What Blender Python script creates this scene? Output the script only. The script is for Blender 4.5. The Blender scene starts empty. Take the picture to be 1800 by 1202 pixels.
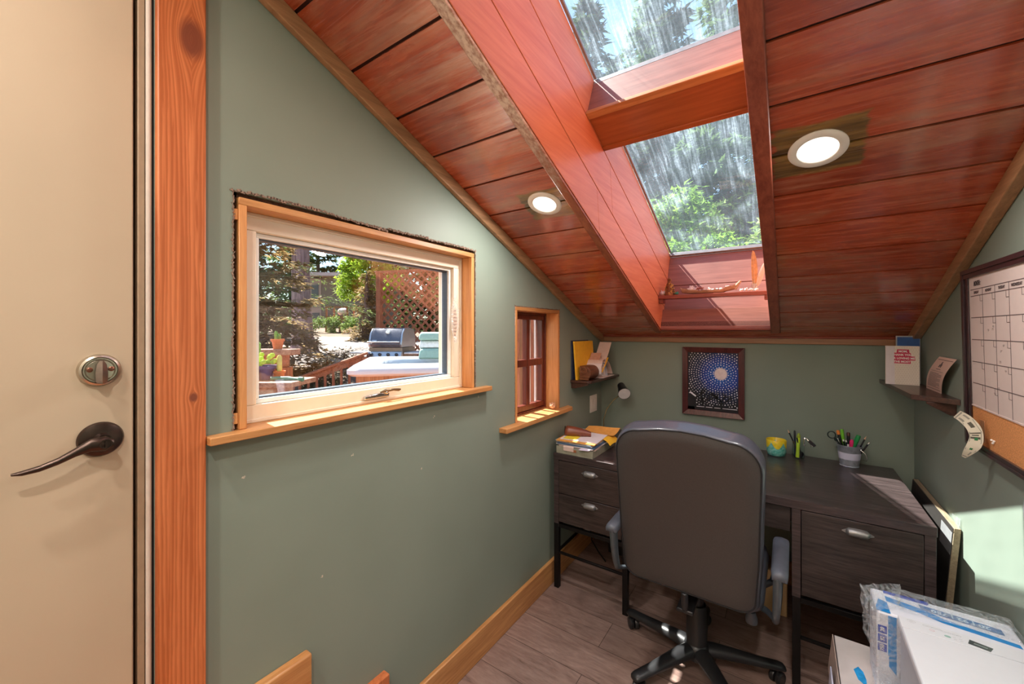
import bpy, bmesh, math, random
from mathutils import Vector, Matrix, Euler, noise as mnoise

scene = bpy.context.scene
C = scene.collection
R_ = math.radians

# ---------------------------------------------------------------- camera
cam_data = bpy.data.cameras.new('camera')
cam = bpy.data.objects.new('camera', cam_data)
C.objects.link(cam)
cam.location = (1.144, 0.0, 1.45)
cam.rotation_euler = (R_(90), 0, R_(34.76))
cam_data.sensor_width = 36
cam_data.lens = 707.0 / 1800 * 36
cam_data.shift_y = -20.2 / 1800
cam_data.clip_start = 0.02
cam_data.clip_end = 300
scene.camera = cam

# ---------------------------------------------------------------- view, sky, sun
scene.view_settings.view_transform = 'Standard'
scene.view_settings.look = 'None'
scene.view_settings.gamma = 1
scene.view_settings.use_curve_mapping = False
scene.view_settings.exposure = 0.0

SUN = Vector((1.0, -0.12, -1.43)).normalized()
world = bpy.data.worlds.new('sky')
scene.world = world
world.use_nodes = True
wn = world.node_tree.nodes
sky = wn.new('ShaderNodeTexSky')
sky.sky_type = 'NISHITA'
sky.sun_disc = False
sky.sun_elevation = R_(55)
sky.sun_rotation = R_(-83)
sky.altitude = 1800
sky.air_density = 1.4
world.node_tree.links.new(sky.outputs[0], wn['Background'].inputs[0])
wn['Background'].inputs[1].default_value = 0.30

sd = bpy.data.lights.new('sun', 'SUN')
sd.energy = 21.0
sd.angle = R_(0.6)
sd.color = (1.0, 0.95, 0.88)
so = bpy.data.objects.new('sun', sd)
so.rotation_euler = SUN.to_track_quat('-Z', 'Y').to_euler()
so.location = (-12, 3, 18)
C.objects.link(so)

CAN_POWER = 6.5       # the two recessed lights in view
FILL_POWER = 25.0     # each unseen fill light added behind the viewer

# ---------------------------------------------------------------- helpers
def lin(c):
    c = c / 255.0
    return c / 12.92 if c <= 0.04045 else ((c + 0.055) / 1.055) ** 2.4

def rgb(r, g, b):
    return (lin(r), lin(g), lin(b), 1)

MATS = {}

class N:
    """small node-building helper"""
    def __init__(self, name):
        self.m = bpy.data.materials.new(name)
        self.m.use_nodes = True
        self.t = self.m.node_tree
        self.b = self.t.nodes['Principled BSDF']
        self.out = self.t.nodes['Material Output']
    def n(self, typ, **kw):
        x = self.t.nodes.new(typ)
        for k, v in kw.items():
            if hasattr(x, k):
                setattr(x, k, v)
            else:
                x.inputs[k].default_value = v
        return x
    def l(self, a, b):
        self.t.links.new(a, b)
    def coord(self, scale=(1, 1, 1), rot=(0, 0, 0)):
        tc = self.n('ShaderNodeTexCoord')
        mp = self.n('ShaderNodeMapping')
        mp.inputs['Scale'].default_value = scale
        mp.inputs['Rotation'].default_value = rot
        self.l(tc.outputs['Object'], mp.inputs['Vector'])
        return mp.outputs[0]
    def noise(self, vec, scale, detail=4, rough=0.55, dist=0.0):
        x = self.n('ShaderNodeTexNoise')
        x.inputs['Scale'].default_value = scale
        x.inputs['Detail'].default_value = detail
        x.inputs['Roughness'].default_value = rough
        x.inputs['Distortion'].default_value = dist
        if vec is not None:
            self.l(vec, x.inputs['Vector'])
        return x.outputs[0]
    def ramp(self, fac, stops):
        x = self.n('ShaderNodeValToRGB')
        cr = x.color_ramp
        while len(cr.elements) < len(stops):
            cr.elements.new(0.5)
        for e, (p, c) in zip(cr.elements, stops):
            e.position = p
            e.color = c
        self.l(fac, x.inputs[0])
        return x.outputs[0]
    def mix(self, fac, a, b, mode='MIX'):
        x = self.n('ShaderNodeMix')
        x.data_type = 'RGBA'
        x.blend_type = mode
        for sock, v in ((x.inputs[0], fac), (x.inputs[6], a), (x.inputs[7], b)):
            if hasattr(v, 'is_linked'):
                self.l(v, sock)
            else:
                sock.default_value = v
        return x.outputs[2]
    def math(self, op, a, b=0.0, c=0.0):
        x = self.n('ShaderNodeMath')
        x.operation = op
        for i, v in enumerate((a, b, c)):
            if hasattr(v, 'is_linked'):
                self.l(v, x.inputs[i])
            else:
                x.inputs[i].default_value = v
        return x.outputs[0]
    def sep(self, v):
        x = self.n('ShaderNodeSeparateXYZ')
        self.l(v, x.inputs[0])
        return x.outputs
    def bump(self, h, strength=0.2, dist=0.01):
        x = self.n('ShaderNodeBump')
        x.inputs['Strength'].default_value = strength
        x.inputs['Distance'].default_value = dist
        self.l(h, x.inputs['Height'])
        self.l(x.outputs[0], self.b.inputs['Normal'])

def plain(name, col, rough=0.5, metal=0.0, coat=0.0, var=0.06, bump=0.0, scale=40):
    if name in MATS:
        return MATS[name]
    k = N(name)
    v = k.noise(k.coord(), scale, 3)
    c0 = tuple(max(0, x * (1 - var * 2)) for x in col[:3]) + (1,)
    c1 = tuple(min(1, x * (1 + var * 2)) for x in col[:3]) + (1,)
    k.l(k.ramp(v, [(0.3, c0), (0.7, c1)]), k.b.inputs['Base Color'])
    k.b.inputs['Roughness'].default_value = rough
    k.b.inputs['Metallic'].default_value = metal
    k.b.inputs['Coat Weight'].default_value = coat
    if bump:
        k.bump(v, bump, 0.002)
    MATS[name] = k.m
    return k.m

def wood(name, dark, light, axis='Y', scale=1.0, rough=0.45, coat=0.0, var=0.5, bump=0.08, knots=False, spec=0.5):
    """grain running along the given axis"""
    if name in MATS:
        return MATS[name]
    k = N(name)
    s = {'X': (0.9, 14, 14), 'Y': (14, 0.9, 14), 'Z': (14, 14, 0.9)}[axis]
    s = tuple(x * scale for x in s)
    v = k.coord(s)
    n1 = k.noise(v, 2.2, 6, 0.6, 1.2)
    n2 = k.noise(v, 9.0, 3, 0.6, 0.3)
    f = k.math('ADD', k.math('MULTIPLY', n1, 0.65), k.math('MULTIPLY', n2, 0.35))
    mid = tuple((a + b) / 2 for a, b in zip(dark, light))
    col = k.ramp(f, [(0.36, dark), (0.5, mid), (0.64, light)])
    broad = k.noise(k.coord((1.3, 1.3, 1.3)), 2.0, 2)
    col = k.mix(var, col, k.ramp(broad, [(0.3, (0.75, 0.75, 0.75, 1)), (0.7, (1.2, 1.2, 1.2, 1))]), 'MULTIPLY')
    if knots:
        vo = k.n('ShaderNodeTexVoronoi')
        s2 = {'X': (0.8, 3, 3), 'Y': (3, 0.8, 3), 'Z': (3, 3, 0.8)}[axis]
        k.l(k.coord(s2), vo.inputs['Vector'])
        vo.inputs['Scale'].default_value = 2.2
        kn = k.ramp(vo.outputs['Distance'], [(0.05, (0.25, 0.16, 0.1, 1)), (0.12, (1, 1, 1, 1))])
        col = k.mix(0.8, col, kn, 'MULTIPLY')
    k.l(col, k.b.inputs['Base Color'])
    k.b.inputs['Roughness'].default_value = rough
    k.b.inputs['Coat Weight'].default_value = coat
    k.b.inputs['Coat Roughness'].default_value = 0.15
    k.b.inputs['Specular IOR Level'].default_value = spec
    k.bump(f, bump, 0.003)
    MATS[name] = k.m
    return k.m

def tagp(o, label=None, cat=None, group=None, kind=None):
    if label: o['label'] = label
    if cat: o['category'] = cat
    if group: o['group'] = group
    if kind: o['kind'] = kind
    return o

def thing(name, label, cat, loc=(0, 0, 0), rotz=0.0, group=None):
    o = bpy.data.objects.new(name, None)
    o.empty_display_size = 0.05
    o.location = loc
    o.rotation_euler = (0, 0, rotz)
    C.objects.link(o)
    return tagp(o, label, cat, group)

def wmat(o):
    m = o.matrix_basis.copy()
    p = o.parent
    while p:
        m = p.matrix_basis @ m
        p = p.parent
    return m

class MB:
    """collects shapes (world coordinates, or the local space of M) and links them as ONE mesh object"""
    def __init__(self, M=None):
        self.v = []; self.f = []; self.mi = []; self.cur = 0
        self.M = M
    def add(self, vs, fs):
        b = len(self.v)
        for p in vs:
            p = Vector(p)
            self.v.append(self.M @ p if self.M else p)
        for q in fs:
            self.f.append([b + i for i in q]); self.mi.append(self.cur)
        return self
    def box(self, a, b):
        x0, y0, z0 = a; x1, y1, z1 = b
        if x0 > x1: x0, x1 = x1, x0
        if y0 > y1: y0, y1 = y1, y0
        if z0 > z1: z0, z1 = z1, z0
        vs = [(x0, y0, z0), (x1, y0, z0), (x1, y1, z0), (x0, y1, z0), (x0, y0, z1), (x1, y0, z1), (x1, y1, z1), (x0, y1, z1)]
        return self.add(vs, [(0, 3, 2, 1), (4, 5, 6, 7), (0, 1, 5, 4), (1, 2, 6, 5), (2, 3, 7, 6), (3, 0, 4, 7)])
    def obox(self, c, half, rot):
        """box of half-sizes about c, turned by rot (Euler tuple or 3x3)"""
        Rm = rot if isinstance(rot, Matrix) else Euler(rot).to_matrix()
        c = Vector(c); vs = []
        for sz in (-1, 1):
            for sx, sy in ((-1, -1), (1, -1), (1, 1), (-1, 1)):
                vs.append(c + Rm @ Vector((sx * half[0], sy * half[1], sz * half[2])))
        return self.add(vs, [(0, 3, 2, 1), (4, 5, 6, 7), (0, 1, 5, 4), (1, 2, 6, 5), (2, 3, 7, 6), (3, 0, 4, 7)])
    def hexa(self, p):
        """8 corners: bottom 4 (ccw) then top 4"""
        return self.add(p, [(0, 3, 2, 1), (4, 5, 6, 7), (0, 1, 5, 4), (1, 2, 6, 5), (2, 3, 7, 6), (3, 0, 4, 7)])
    def prism(self, poly, axis, a, b):
        """poly: 2-D points in the plane across axis; extruded from a to b"""
        def P(u, v, w):
            return {'X': (w, u, v), 'Y': (u, w, v), 'Z': (u, v, w)}[axis]
        n = len(poly)
        vs = [P(u, v, a) for u, v in poly] + [P(u, v, b) for u, v in poly]
        fs = [tuple(range(n))[::-1], tuple(range(n, 2 * n))]
        for i in range(n):
            j = (i + 1) % n
            fs.append((i, j, n + j, n + i))
        return self.add(vs, fs)
    def rings(self, rings, cap0=True, cap1=True):
        n = len(rings[0]); vs = [p for r in rings for p in r]; fs = []
        for k in range(len(rings) - 1):
            for i in range(n):
                j = (i + 1) % n
                fs.append((k * n + i, k * n + j, (k + 1) * n + j, (k + 1) * n + i))
        if cap0: fs.append(tuple(range(n))[::-1])
        if cap1: fs.append(tuple(range((len(rings) - 1) * n, len(rings) * n)))
        return self.add(vs, fs)
    def tube(self, path, r, n=10, cap=True):
        path = [Vector(p) for p in path]
        rr = r if isinstance(r, (list, tuple)) else [r] * len(path)
        rings = []; prev = None
        for i, p in enumerate(path):
            a = path[max(0, i - 1)]; b = path[min(len(path) - 1, i + 1)]
            t = (b - a).normalized()
            if prev is None:
                u = t.cross(Vector((0, 0, 1)))
                if u.length < 1e-3: u = t.cross(Vector((1, 0, 0)))
                u.normalize()
            else:
                u = (prev - t * prev.dot(t)).normalized()
            prev = u; w = t.cross(u)
            rings.append([p + (u * math.cos(2 * math.pi * k / n) + w * math.sin(2 * math.pi * k / n)) * rr[i] for k in range(n)])
        return self.rings(rings, cap, cap)
    def cyl(self, a, b, r, n=24, r2=None):
        return self.tube([a, b], [r, r if r2 is None else r2], n)
    def lathe(self, prof, c=(0, 0, 0), axis=(0, 0, 1), n=28, cap0=True, cap1=True):
        """prof: (radius, height) pairs"""
        q = Vector((0, 0, 1)).rotation_difference(Vector(axis).normalized()).to_matrix()
        c = Vector(c)
        rings = [[c + q @ Vector((r * math.cos(2 * math.pi * k / n), r * math.sin(2 * math.pi * k / n), h)) for k in range(n)] for r, h in prof]
        return self.rings(rings, cap0, cap1)
    def ball(self, c, r, n=14, sc=(1, 1, 1), rot=None):
        m = n // 2 + 1; rings = []
        Rm = Euler(rot).to_matrix() if rot else Matrix.Identity(3)
        c = Vector(c)
        for k in range(1, m):
            t = math.pi * k / m
            rings.append([c + Rm @ Vector((r * sc[0] * math.sin(t) * math.cos(2 * math.pi * i / n), r * sc[1] * math.sin(t) * math.sin(2 * math.pi * i / n), -r * sc[2] * math.cos(t))) for i in range(n)])
        return self.rings(rings)
    def sheet(self, grid, th=0.0006):
        """thin curved sheet from a grid of points (rows of Vectors), with thickness"""
        nr = len(grid); nc = len(grid[0]); top = []; bot = []
        for i in range(nr):
            for j in range(nc):
                p = Vector(grid[i][j])
                a = Vector(grid[min(i + 1, nr - 1)][j]) - Vector(grid[max(i - 1, 0)][j])
                b = Vector(grid[i][min(j + 1, nc - 1)]) - Vector(grid[i][max(j - 1, 0)])
                nn = a.cross(b); nn.normalize()
                top.append(p + nn * th / 2); bot.append(p - nn * th / 2)
        vs = top + bot; o = nr * nc; fs = []
        for i in range(nr - 1):
            for j in range(nc - 1):
                a, b, c, d = i * nc + j, i * nc + j + 1, (i + 1) * nc + j + 1, (i + 1) * nc + j
                fs.append((a, d, c, b)); fs.append((o + a, o + b, o + c, o + d))
        for i in range(nr - 1):
            for j in (0, nc - 1):
                a, b = i * nc + j, (i + 1) * nc + j
                fs.append((a, b, o + b, o + a))
        for j in range(nc - 1):
            for i in (0, nr - 1):
                a, b = i * nc + j, i * nc + j + 1
                fs.append((a, b, o + b, o + a))
        return self.add(vs, fs)
    def build(self, name, mats, parent=None, bevel=0.0, seg=2, smooth=35, flat=False, recalc=True):
        me = bpy.data.meshes.new(name)
        o = bpy.data.objects.new(name, me)
        C.objects.link(o)
        if parent is not None:
            o.parent = parent
            inv = wmat(parent).inverted()
            vs = [inv @ p for p in self.v]
        else:
            vs = self.v
        me.from_pydata([tuple(p) for p in vs], [], self.f)
        if not isinstance(mats, (list, tuple)): mats = [mats]
        for m in mats: me.materials.append(m)
        for i, p in enumerate(me.polygons):
            p.material_index = self.mi[i]
        if recalc and len(self.f) < 20000:
            bm = bmesh.new(); bm.from_mesh(me)
            bmesh.ops.recalc_face_normals(bm, faces=bm.faces)
            bm.to_mesh(me); bm.free()
        if not flat:
            me.polygons.foreach_set('use_smooth', [True] * len(me.polygons))
            me.set_sharp_from_angle(angle=R_(smooth))
        if bevel:
            md = o.modifiers.new('bevel', 'BEVEL')
            md.width = bevel; md.segments = seg; md.limit_method = 'ANGLE'; md.angle_limit = R_(40)
            md.harden_normals = False
        return o

def rest(o, base):
    """move the origin of a top-level mesh to its base point, geometry unchanged"""
    b = Vector(base)
    o.data.transform(Matrix.Translation(-b))
    o.location = b
    return o

def txt(name, s, size, M, mat, parent, th=0.0003, align='CENTER', sx=1.0, bold=0.0):
    cu = bpy.data.curves.new(name, 'FONT')
    cu.body = s; cu.size = size; cu.align_x = align; cu.align_y = 'CENTER'
    cu.extrude = th; cu.offset = bold; cu.resolution_u = 3
    tmp = bpy.data.objects.new('tmp', cu)
    C.objects.link(tmp)
    dg = bpy.context.evaluated_depsgraph_get()
    me = bpy.data.meshes.new_from_object(tmp.evaluated_get(dg))
    bpy.data.objects.remove(tmp)
    me.name = name
    me.transform(M @ Matrix.Diagonal((sx, 1, 1, 1)))
    o = bpy.data.objects.new(name, me)
    C.objects.link(o)
    if parent is not None:
        o.parent = parent
        me.transform(wmat(parent).inverted())
    me.materials.clear(); me.materials.append(mat)
    return o

def frame_mat(o, xa, ya):
    """matrix whose x axis is xa, y axis is ya, placed at o"""
    xa = Vector(xa).normalized(); ya = Vector(ya); ya = (ya - xa * ya.dot(xa)).normalized()
    za = xa.cross(ya)
    m = Matrix((xa, ya, za)).transposed().to_4x4()
    m.translation = Vector(o)
    return m

def copy_tree(o, parent=None):
    c = o.copy(); C.objects.link(c); c.parent = parent
    for ch in [x for x in bpy.data.objects if x.parent == o]:
        copy_tree(ch, c)
    return c

# ---------------------------------------------------------------- room frame
ROOM_X = 1.65; ROOM_Y = 2.80; REAR = -1.6
SL = 0.4114
def zc(y): return 1.41 + SL * (ROOM_Y - y)
LL = math.hypot(1, SL)
SD = Vector((0, -1, SL)) / LL      # up the slope
HD = Vector((0, SL, 1)) / LL       # away from the room, across the slope
P0 = Vector((0, ROOM_Y, 1.41))
def sp(x, s, h): return P0 + SD * s + HD * h + Vector((x, 0, 0))
def sbox(mb, x0, x1, s0, s1, h0, h1):
    """box aligned with the roof slope"""
    c = [sp(x, s, h) for h in (h0, h1) for x, s in ((x0, s0), (x1, s0), (x1, s1), (x0, s1))]
    return mb.hexa(c)
# ---------------------------------------------------------------- materials
def m_wall():
    k = N('sage_wall_paint')
    v = k.coord()
    n1 = k.noise(v, 1.6, 3)
    n2 = k.noise(v, 260, 2)
    k.l(k.ramp(n1, [(0.3, rgb(129, 142, 130)), (0.7, rgb(138, 151, 139))]), k.b.inputs['Base Color'])
    k.b.inputs['Roughness'].default_value = 0.55
    k.b.inputs['Specular IOR Level'].default_value = 0.35
    k.bump(n2, 0.06, 0.001)
    return k.m
WALL = m_wall()
REARW = plain('pale_rear_wall', rgb(225, 215, 200), 0.8, var=0.02)

def m_ceiling():
    k = N('stained_ceiling_boards')
    tc = k.n('ShaderNodeTexCoord')
    pos = tc.outputs['Object']
    x, y, z = k.sep(pos)
    idx = k.math('FLOOR', k.math('DIVIDE', k.math('SUBTRACT', y, 0.744), 0.1737))
    wnz = k.n('ShaderNodeTexWhiteNoise'); wnz.noise_dimensions = '1D'
    k.l(idx, wnz.inputs['W'])
    # grain offset per board
    cmb = k.n('ShaderNodeCombineXYZ')
    k.l(k.math('MULTIPLY', k.math('ADD', x, k.math('MULTIPLY', idx, 3.7)), 1.1), cmb.inputs[0])
    k.l(k.math('MULTIPLY', y, 16), cmb.inputs[1])
    k.l(k.math('MULTIPLY', z, 16), cmb.inputs[2])
    g1 = k.noise(cmb.outputs[0], 2.0, 6, 0.62, 1.6)
    g2 = k.noise(cmb.outputs[0], 11.0, 3, 0.6, 0.2)
    f = k.math('ADD', k.math('MULTIPLY', g1, 0.7), k.math('MULTIPLY', g2, 0.3))
    col = k.ramp(f, [(0.28, rgb(132, 50, 28)), (0.5, rgb(176, 80, 48)), (0.72, rgb(204, 112, 74))])
    # each board its own tone
    tone = k.ramp(wnz.outputs['Value'], [(0.0, (0.80, 0.72, 0.68, 1)), (0.5, (1.0, 0.95, 0.95, 1)), (1.0, (1.15, 1.10, 1.05, 1))])
    col = k.mix(1.0, col, tone, 'MULTIPLY')
    # thin finish worn pale in streaks and patches
    wear = k.noise(cmb.outputs[0], 0.55, 5, 0.62, 0.9)
    wear2 = k.noise(k.coord((1.6, 5, 5)), 2.4, 4, 0.6, 0.6)
    wf = k.ramp(k.math('MULTIPLY', wear, wear2), [(0.24, (0, 0, 0, 1)), (0.38, (0.7, 0.7, 0.7, 1))])
    # left bay by the shaft: milky lacquer streaks plus painted-in window glare
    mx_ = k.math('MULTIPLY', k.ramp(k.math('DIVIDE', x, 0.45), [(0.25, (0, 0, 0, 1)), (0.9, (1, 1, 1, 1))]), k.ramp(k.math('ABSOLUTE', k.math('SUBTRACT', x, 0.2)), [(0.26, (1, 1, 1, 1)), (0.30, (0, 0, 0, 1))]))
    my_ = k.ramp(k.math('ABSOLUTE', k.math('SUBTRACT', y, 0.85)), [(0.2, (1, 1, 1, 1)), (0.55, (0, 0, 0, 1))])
    blush_glare = k.ramp(k.noise(cmb.outputs[0], 1.1, 6, 0.7, 1.4), [(0.42, (0, 0, 0, 1)), (0.62, (0.75, 0.75, 0.75, 1))])
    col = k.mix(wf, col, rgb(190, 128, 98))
    col = k.mix(k.math('MULTIPLY', k.math('MULTIPLY', mx_, my_), blush_glare), col, rgb(214, 184, 166))
    # patches of bare, unstained wood around the two recessed lights
    bare = k.ramp(k.noise(cmb.outputs[0], 3.0, 4), [(0.35, rgb(96, 74, 44)), (0.65, rgb(158, 122, 66))])
    ns = k.noise(k.coord((9, 40, 40)), 1.0, 3)
    for cx, cy, hx, hy in ((0.33, 1.44, 0.115, 0.085), (1.205, 1.44, 0.11, 0.095)):
        dx = k.math('DIVIDE', k.math('ABSOLUTE', k.math('SUBTRACT', x, cx)), hx)
        dy = k.math('DIVIDE', k.math('ABSOLUTE', k.math('SUBTRACT', y, cy)), hy)
        d = k.math('ADD', k.math('MAXIMUM', dx, dy), k.math('MULTIPLY', k.math('SUBTRACT', ns, 0.5), 0.5))
        mk = k.ramp(d, [(0.92, (1, 1, 1, 1)), (1.03, (0, 0, 0, 1))])
        col = k.mix(mk, col, bare)
    k.l(col, k.b.inputs['Base Color'])
    rr = k.ramp(g1, [(0.3, (0.16, 0.16, 0.16, 1)), (0.7, (0.34, 0.34, 0.34, 1))])
    k.l(rr, k.b.inputs['Roughness'])
    k.b.inputs['Specular IOR Level'].default_value = 0.6
    k.b.inputs['Coat Weight'].default_value = 0.9
    k.b.inputs['Coat Roughness'].default_value = 0.14
    hb = k.math('ADD', f, k.math('MULTIPLY', k.noise(k.coord((3, 8, 8)), 5, 3), 0.8))
    k.bump(hb, 0.22, 0.004)
    return k.m
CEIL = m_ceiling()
SHAFT = wood('orange_stained_boards', rgb(208, 120, 84), rgb(226, 146, 106), 'Y', 0.8, 0.45, 0.1, 0.2, 0.03)
SHAFTX = wood('rose_stained_boards', rgb(132, 84, 74), rgb(160, 106, 94), 'X', 0.8, 0.45, 0.1, 0.25, 0.03)
def m_strip():
    k = N('half_worn_strip')
    n1 = k.noise(k.coord((14, 1.2, 14)), 2.4, 6, 0.65, 1.2)
    n2 = k.noise(k.coord((60, 30, 60)), 1.5, 3, 0.6)
    y = k.sep(k.coord())[1]
    red = k.ramp(n1, [(0.35, rgb(128, 66, 46)), (0.65, rgb(172, 104, 74))])
    pale = k.ramp(n2, [(0.35, rgb(168, 132, 114)), (0.6, rgb(224, 208, 194))])
    yy = k.math('DIVIDE', k.math('ADD', y, k.math('MULTIPLY', k.math('SUBTRACT', n1, 0.5), 0.9)), 2.8)
    w = k.ramp(yy, [(0.36, (1, 1, 1, 1)), (0.50, (0, 0, 0, 1))])
    k.l(k.mix(w, red, pale), k.b.inputs['Base Color'])
    k.b.inputs['Roughness'].default_value = 0.42
    k.bump(n2, 0.25, 0.003)
    return k.m
HALFWORN = m_strip()
def m_knotty():
    k = N('knotty_fir_casing')
    x, y, z = k.sep(k.coord())
    dsum = None; dark = None
    for ky, kz, a, b in ((0.098, 1.775, 0.030, 0.055), (0.101, 0.957, 0.010, 0.013), (0.04, -0.05, 0.012, 0.016)):
        dy = k.math('DIVIDE', k.math('SUBTRACT', y, ky), a); dz = k.math('DIVIDE', k.math('SUBTRACT', z, kz), b)
        r = k.math('SQRT', k.math('ADD', k.math('MULTIPLY', dy, dy), k.math('MULTIPLY', dz, dz)))
        # grain bends round the knot
        e = k.math('MULTIPLY', k.math('DIVIDE', a * 1.1, k.math('ADD', k.math('MULTIPLY', r, r), 0.6)), k.math('SIGN', dy))
        dsum = e if dsum is None else k.math('ADD', dsum, e)
        m = k.ramp(r, [(0.55, (1, 1, 1, 1)), (1.0, (0, 0, 0, 1))])
        dark = m if dark is None else k.math('MAXIMUM', dark, m)
    yw = k.math('SUBTRACT', y, dsum)
    cmb = k.n('ShaderNodeCombineXYZ')
    k.l(k.math('MULTIPLY', yw, 22), cmb.inputs[0]); k.l(k.math('MULTIPLY', z, 0.9), cmb.inputs[1])
    n1 = k.noise(cmb.outputs[0], 2.2, 5, 0.6, 0.6)
    wv = k.math('SINE', k.math('ADD', k.math('MULTIPLY', yw, 760), k.math('MULTIPLY', n1, 16)))
    f = k.math('ADD', k.math('MULTIPLY', n1, 0.75), k.math('MULTIPLY', k.math('ADD', wv, 1.0), 0.10))
    col = k.ramp(f, [(0.36, rgb(176, 94, 50)), (0.70, rgb(216, 130, 80))])
    col = k.mix(k.math('MULTIPLY', dark, 0.85), col, rgb(112, 56, 40))
    k.l(col, k.b.inputs['Base Color'])
    k.b.inputs['Roughness'].default_value = 0.42
    return k.m
KNOTTY = m_knotty()
BEAMW = wood('amber_beam_wood', rgb(150, 82, 40), rgb(184, 108, 58), 'X', 0.6, 0.35, 0.3, 0.3, 0.03)
STRIPW = wood('worn_trim_wood', rgb(160, 112, 88), rgb(218, 190, 168), 'Y', 1.3, 0.4, 0.2, 0.5, 0.2)
BEAMR = wood('red_brown_trim', rgb(128, 60, 44), rgb(172, 94, 70), 'Y', 1.0, 0.42, 0.2, 0.4, 0.12)
BEAMRX = wood('red_brown_trim_x', rgb(124, 54, 40), rgb(162, 80, 60), 'X', 1.0, 0.42, 0.2, 0.4, 0.12)
DARKGAP = plain('dark_board_gap', rgb(54, 20, 12), 0.8)
FIRY = wood('pale_fir_y', rgb(176, 118, 66), rgb(214, 158, 100), 'Y', 1.2, 0.42, 0.1, 0.25, 0.04)
FIRX = wood('pale_fir_x', rgb(172, 112, 62), rgb(208, 150, 94), 'X', 1.2, 0.42, 0.1, 0.25, 0.04)
FIRZ = wood('pale_fir_z', rgb(196, 130, 74), rgb(226, 164, 104), 'Z', 1.2, 0.42, 0.1, 0.25, 0.04)
CEDARZ = wood('orange_fir_casing', rgb(180, 96, 52), rgb(216, 130, 80), 'Z', 1.0, 0.42, 0.1, 0.3, 0.06, knots=True)
TRIMC = wood('brown_ceiling_trim', rgb(150, 110, 76), rgb(190, 144, 104), 'Y', 1.2, 0.45, 0.1, 0.25, 0.05)
TRIMCX = wood('brown_ceiling_trim_x', rgb(138, 96, 66), rgb(174, 124, 88), 'X', 1.2, 0.45, 0.1, 0.25, 0.05)
MAHOG = wood('mahogany_sash', rgb(78, 30, 20), rgb(124, 56, 40), 'Z', 1.0, 0.35, 0.3, 0.3, 0.04)
VINYL = plain('cream_vinyl', rgb(232, 220, 200), 0.35, var=0.01)
VINYLW = plain('white_vinyl', rgb(240, 240, 236), 0.3, var=0.01)
GASKET = plain('grey_gasket', rgb(70, 82, 96), 0.5)
RAWGAP = plain('raw_plaster_gap', rgb(74, 48, 32), 0.95, bump=0.6, var=0.3, scale=90)
PUTTY = plain('torn_plaster_edge', rgb(140, 118, 104), 0.95, bump=0.8, var=0.2, scale=120)

def m_floor():
    k = N('laminate_floor')
    v = k.coord()
    br = k.n('ShaderNodeTexBrick')
    br.offset = 0.37; br.offset_frequency = 2
    br.inputs['Scale'].default_value = 1.0
    br.inputs['Brick Width'].default_value = 1.22
    br.inputs['Row Height'].default_value = 0.18
    br.inputs['Mortar Size'].default_value = 0.0016
    br.inputs['Mortar Smooth'].default_value = 0.2
    br.inputs['Bias'].default_value = -0.1
    br.inputs['Color1'].default_value = (0.25, 0.25, 0.25, 1)
    br.inputs['Color2'].default_value = (0.85, 0.85, 0.85, 1)
    br.inputs['Mortar'].default_value = (0, 0, 0, 1)
    mp = k.coord((1, 1, 1)); mp.node.inputs['Location'].default_value = (0.35, 0.06, 0)
    k.l(mp, br.inputs['Vector'])
    x, y, z = k.sep(v)
    row = k.math('FLOOR', k.math('DIVIDE', k.math('ADD', y, 0.06), 0.18))
    cmb = k.n('ShaderNodeCombineXYZ')
    k.l(k.math('ADD', k.math('MULTIPLY', x, 1.3), k.math('MULTIPLY', row, 5.3)), cmb.inputs[0])
    k.l(k.math('MULTIPLY', y, 6), cmb.inputs[1])
    g1 = k.noise(cmb.outputs[0], 2.4, 7, 0.66, 2.2)
    g2 = k.noise(cmb.outputs[0], 14, 4, 0.7, 0.4)
    f = k.math('ADD', k.math('MULTIPLY', g1, 0.7), k.math('MULTIPLY', g2, 0.3))
    col = k.ramp(f, [(0.28, rgb(94, 74, 68)), (0.42, rgb(142, 118, 110)), (0.70, rgb(176, 152, 142))])
    tone = k.ramp(br.outputs['Color'], [(0.0, (0.25, 0.22, 0.2, 1)), (0.05, (0.66, 0.64, 0.63, 1)), (1.0, (1.22, 1.16, 1.12, 1))])
    col = k.mix(1.0, col, tone, 'MULTIPLY')
    k.l(col, k.b.inputs['Base Color'])
    k.b.inputs['Roughness'].default_value = 0.42
    k.bump(f, 0.08, 0.002)
    return k.m
FLOOR = m_floor()

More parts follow.
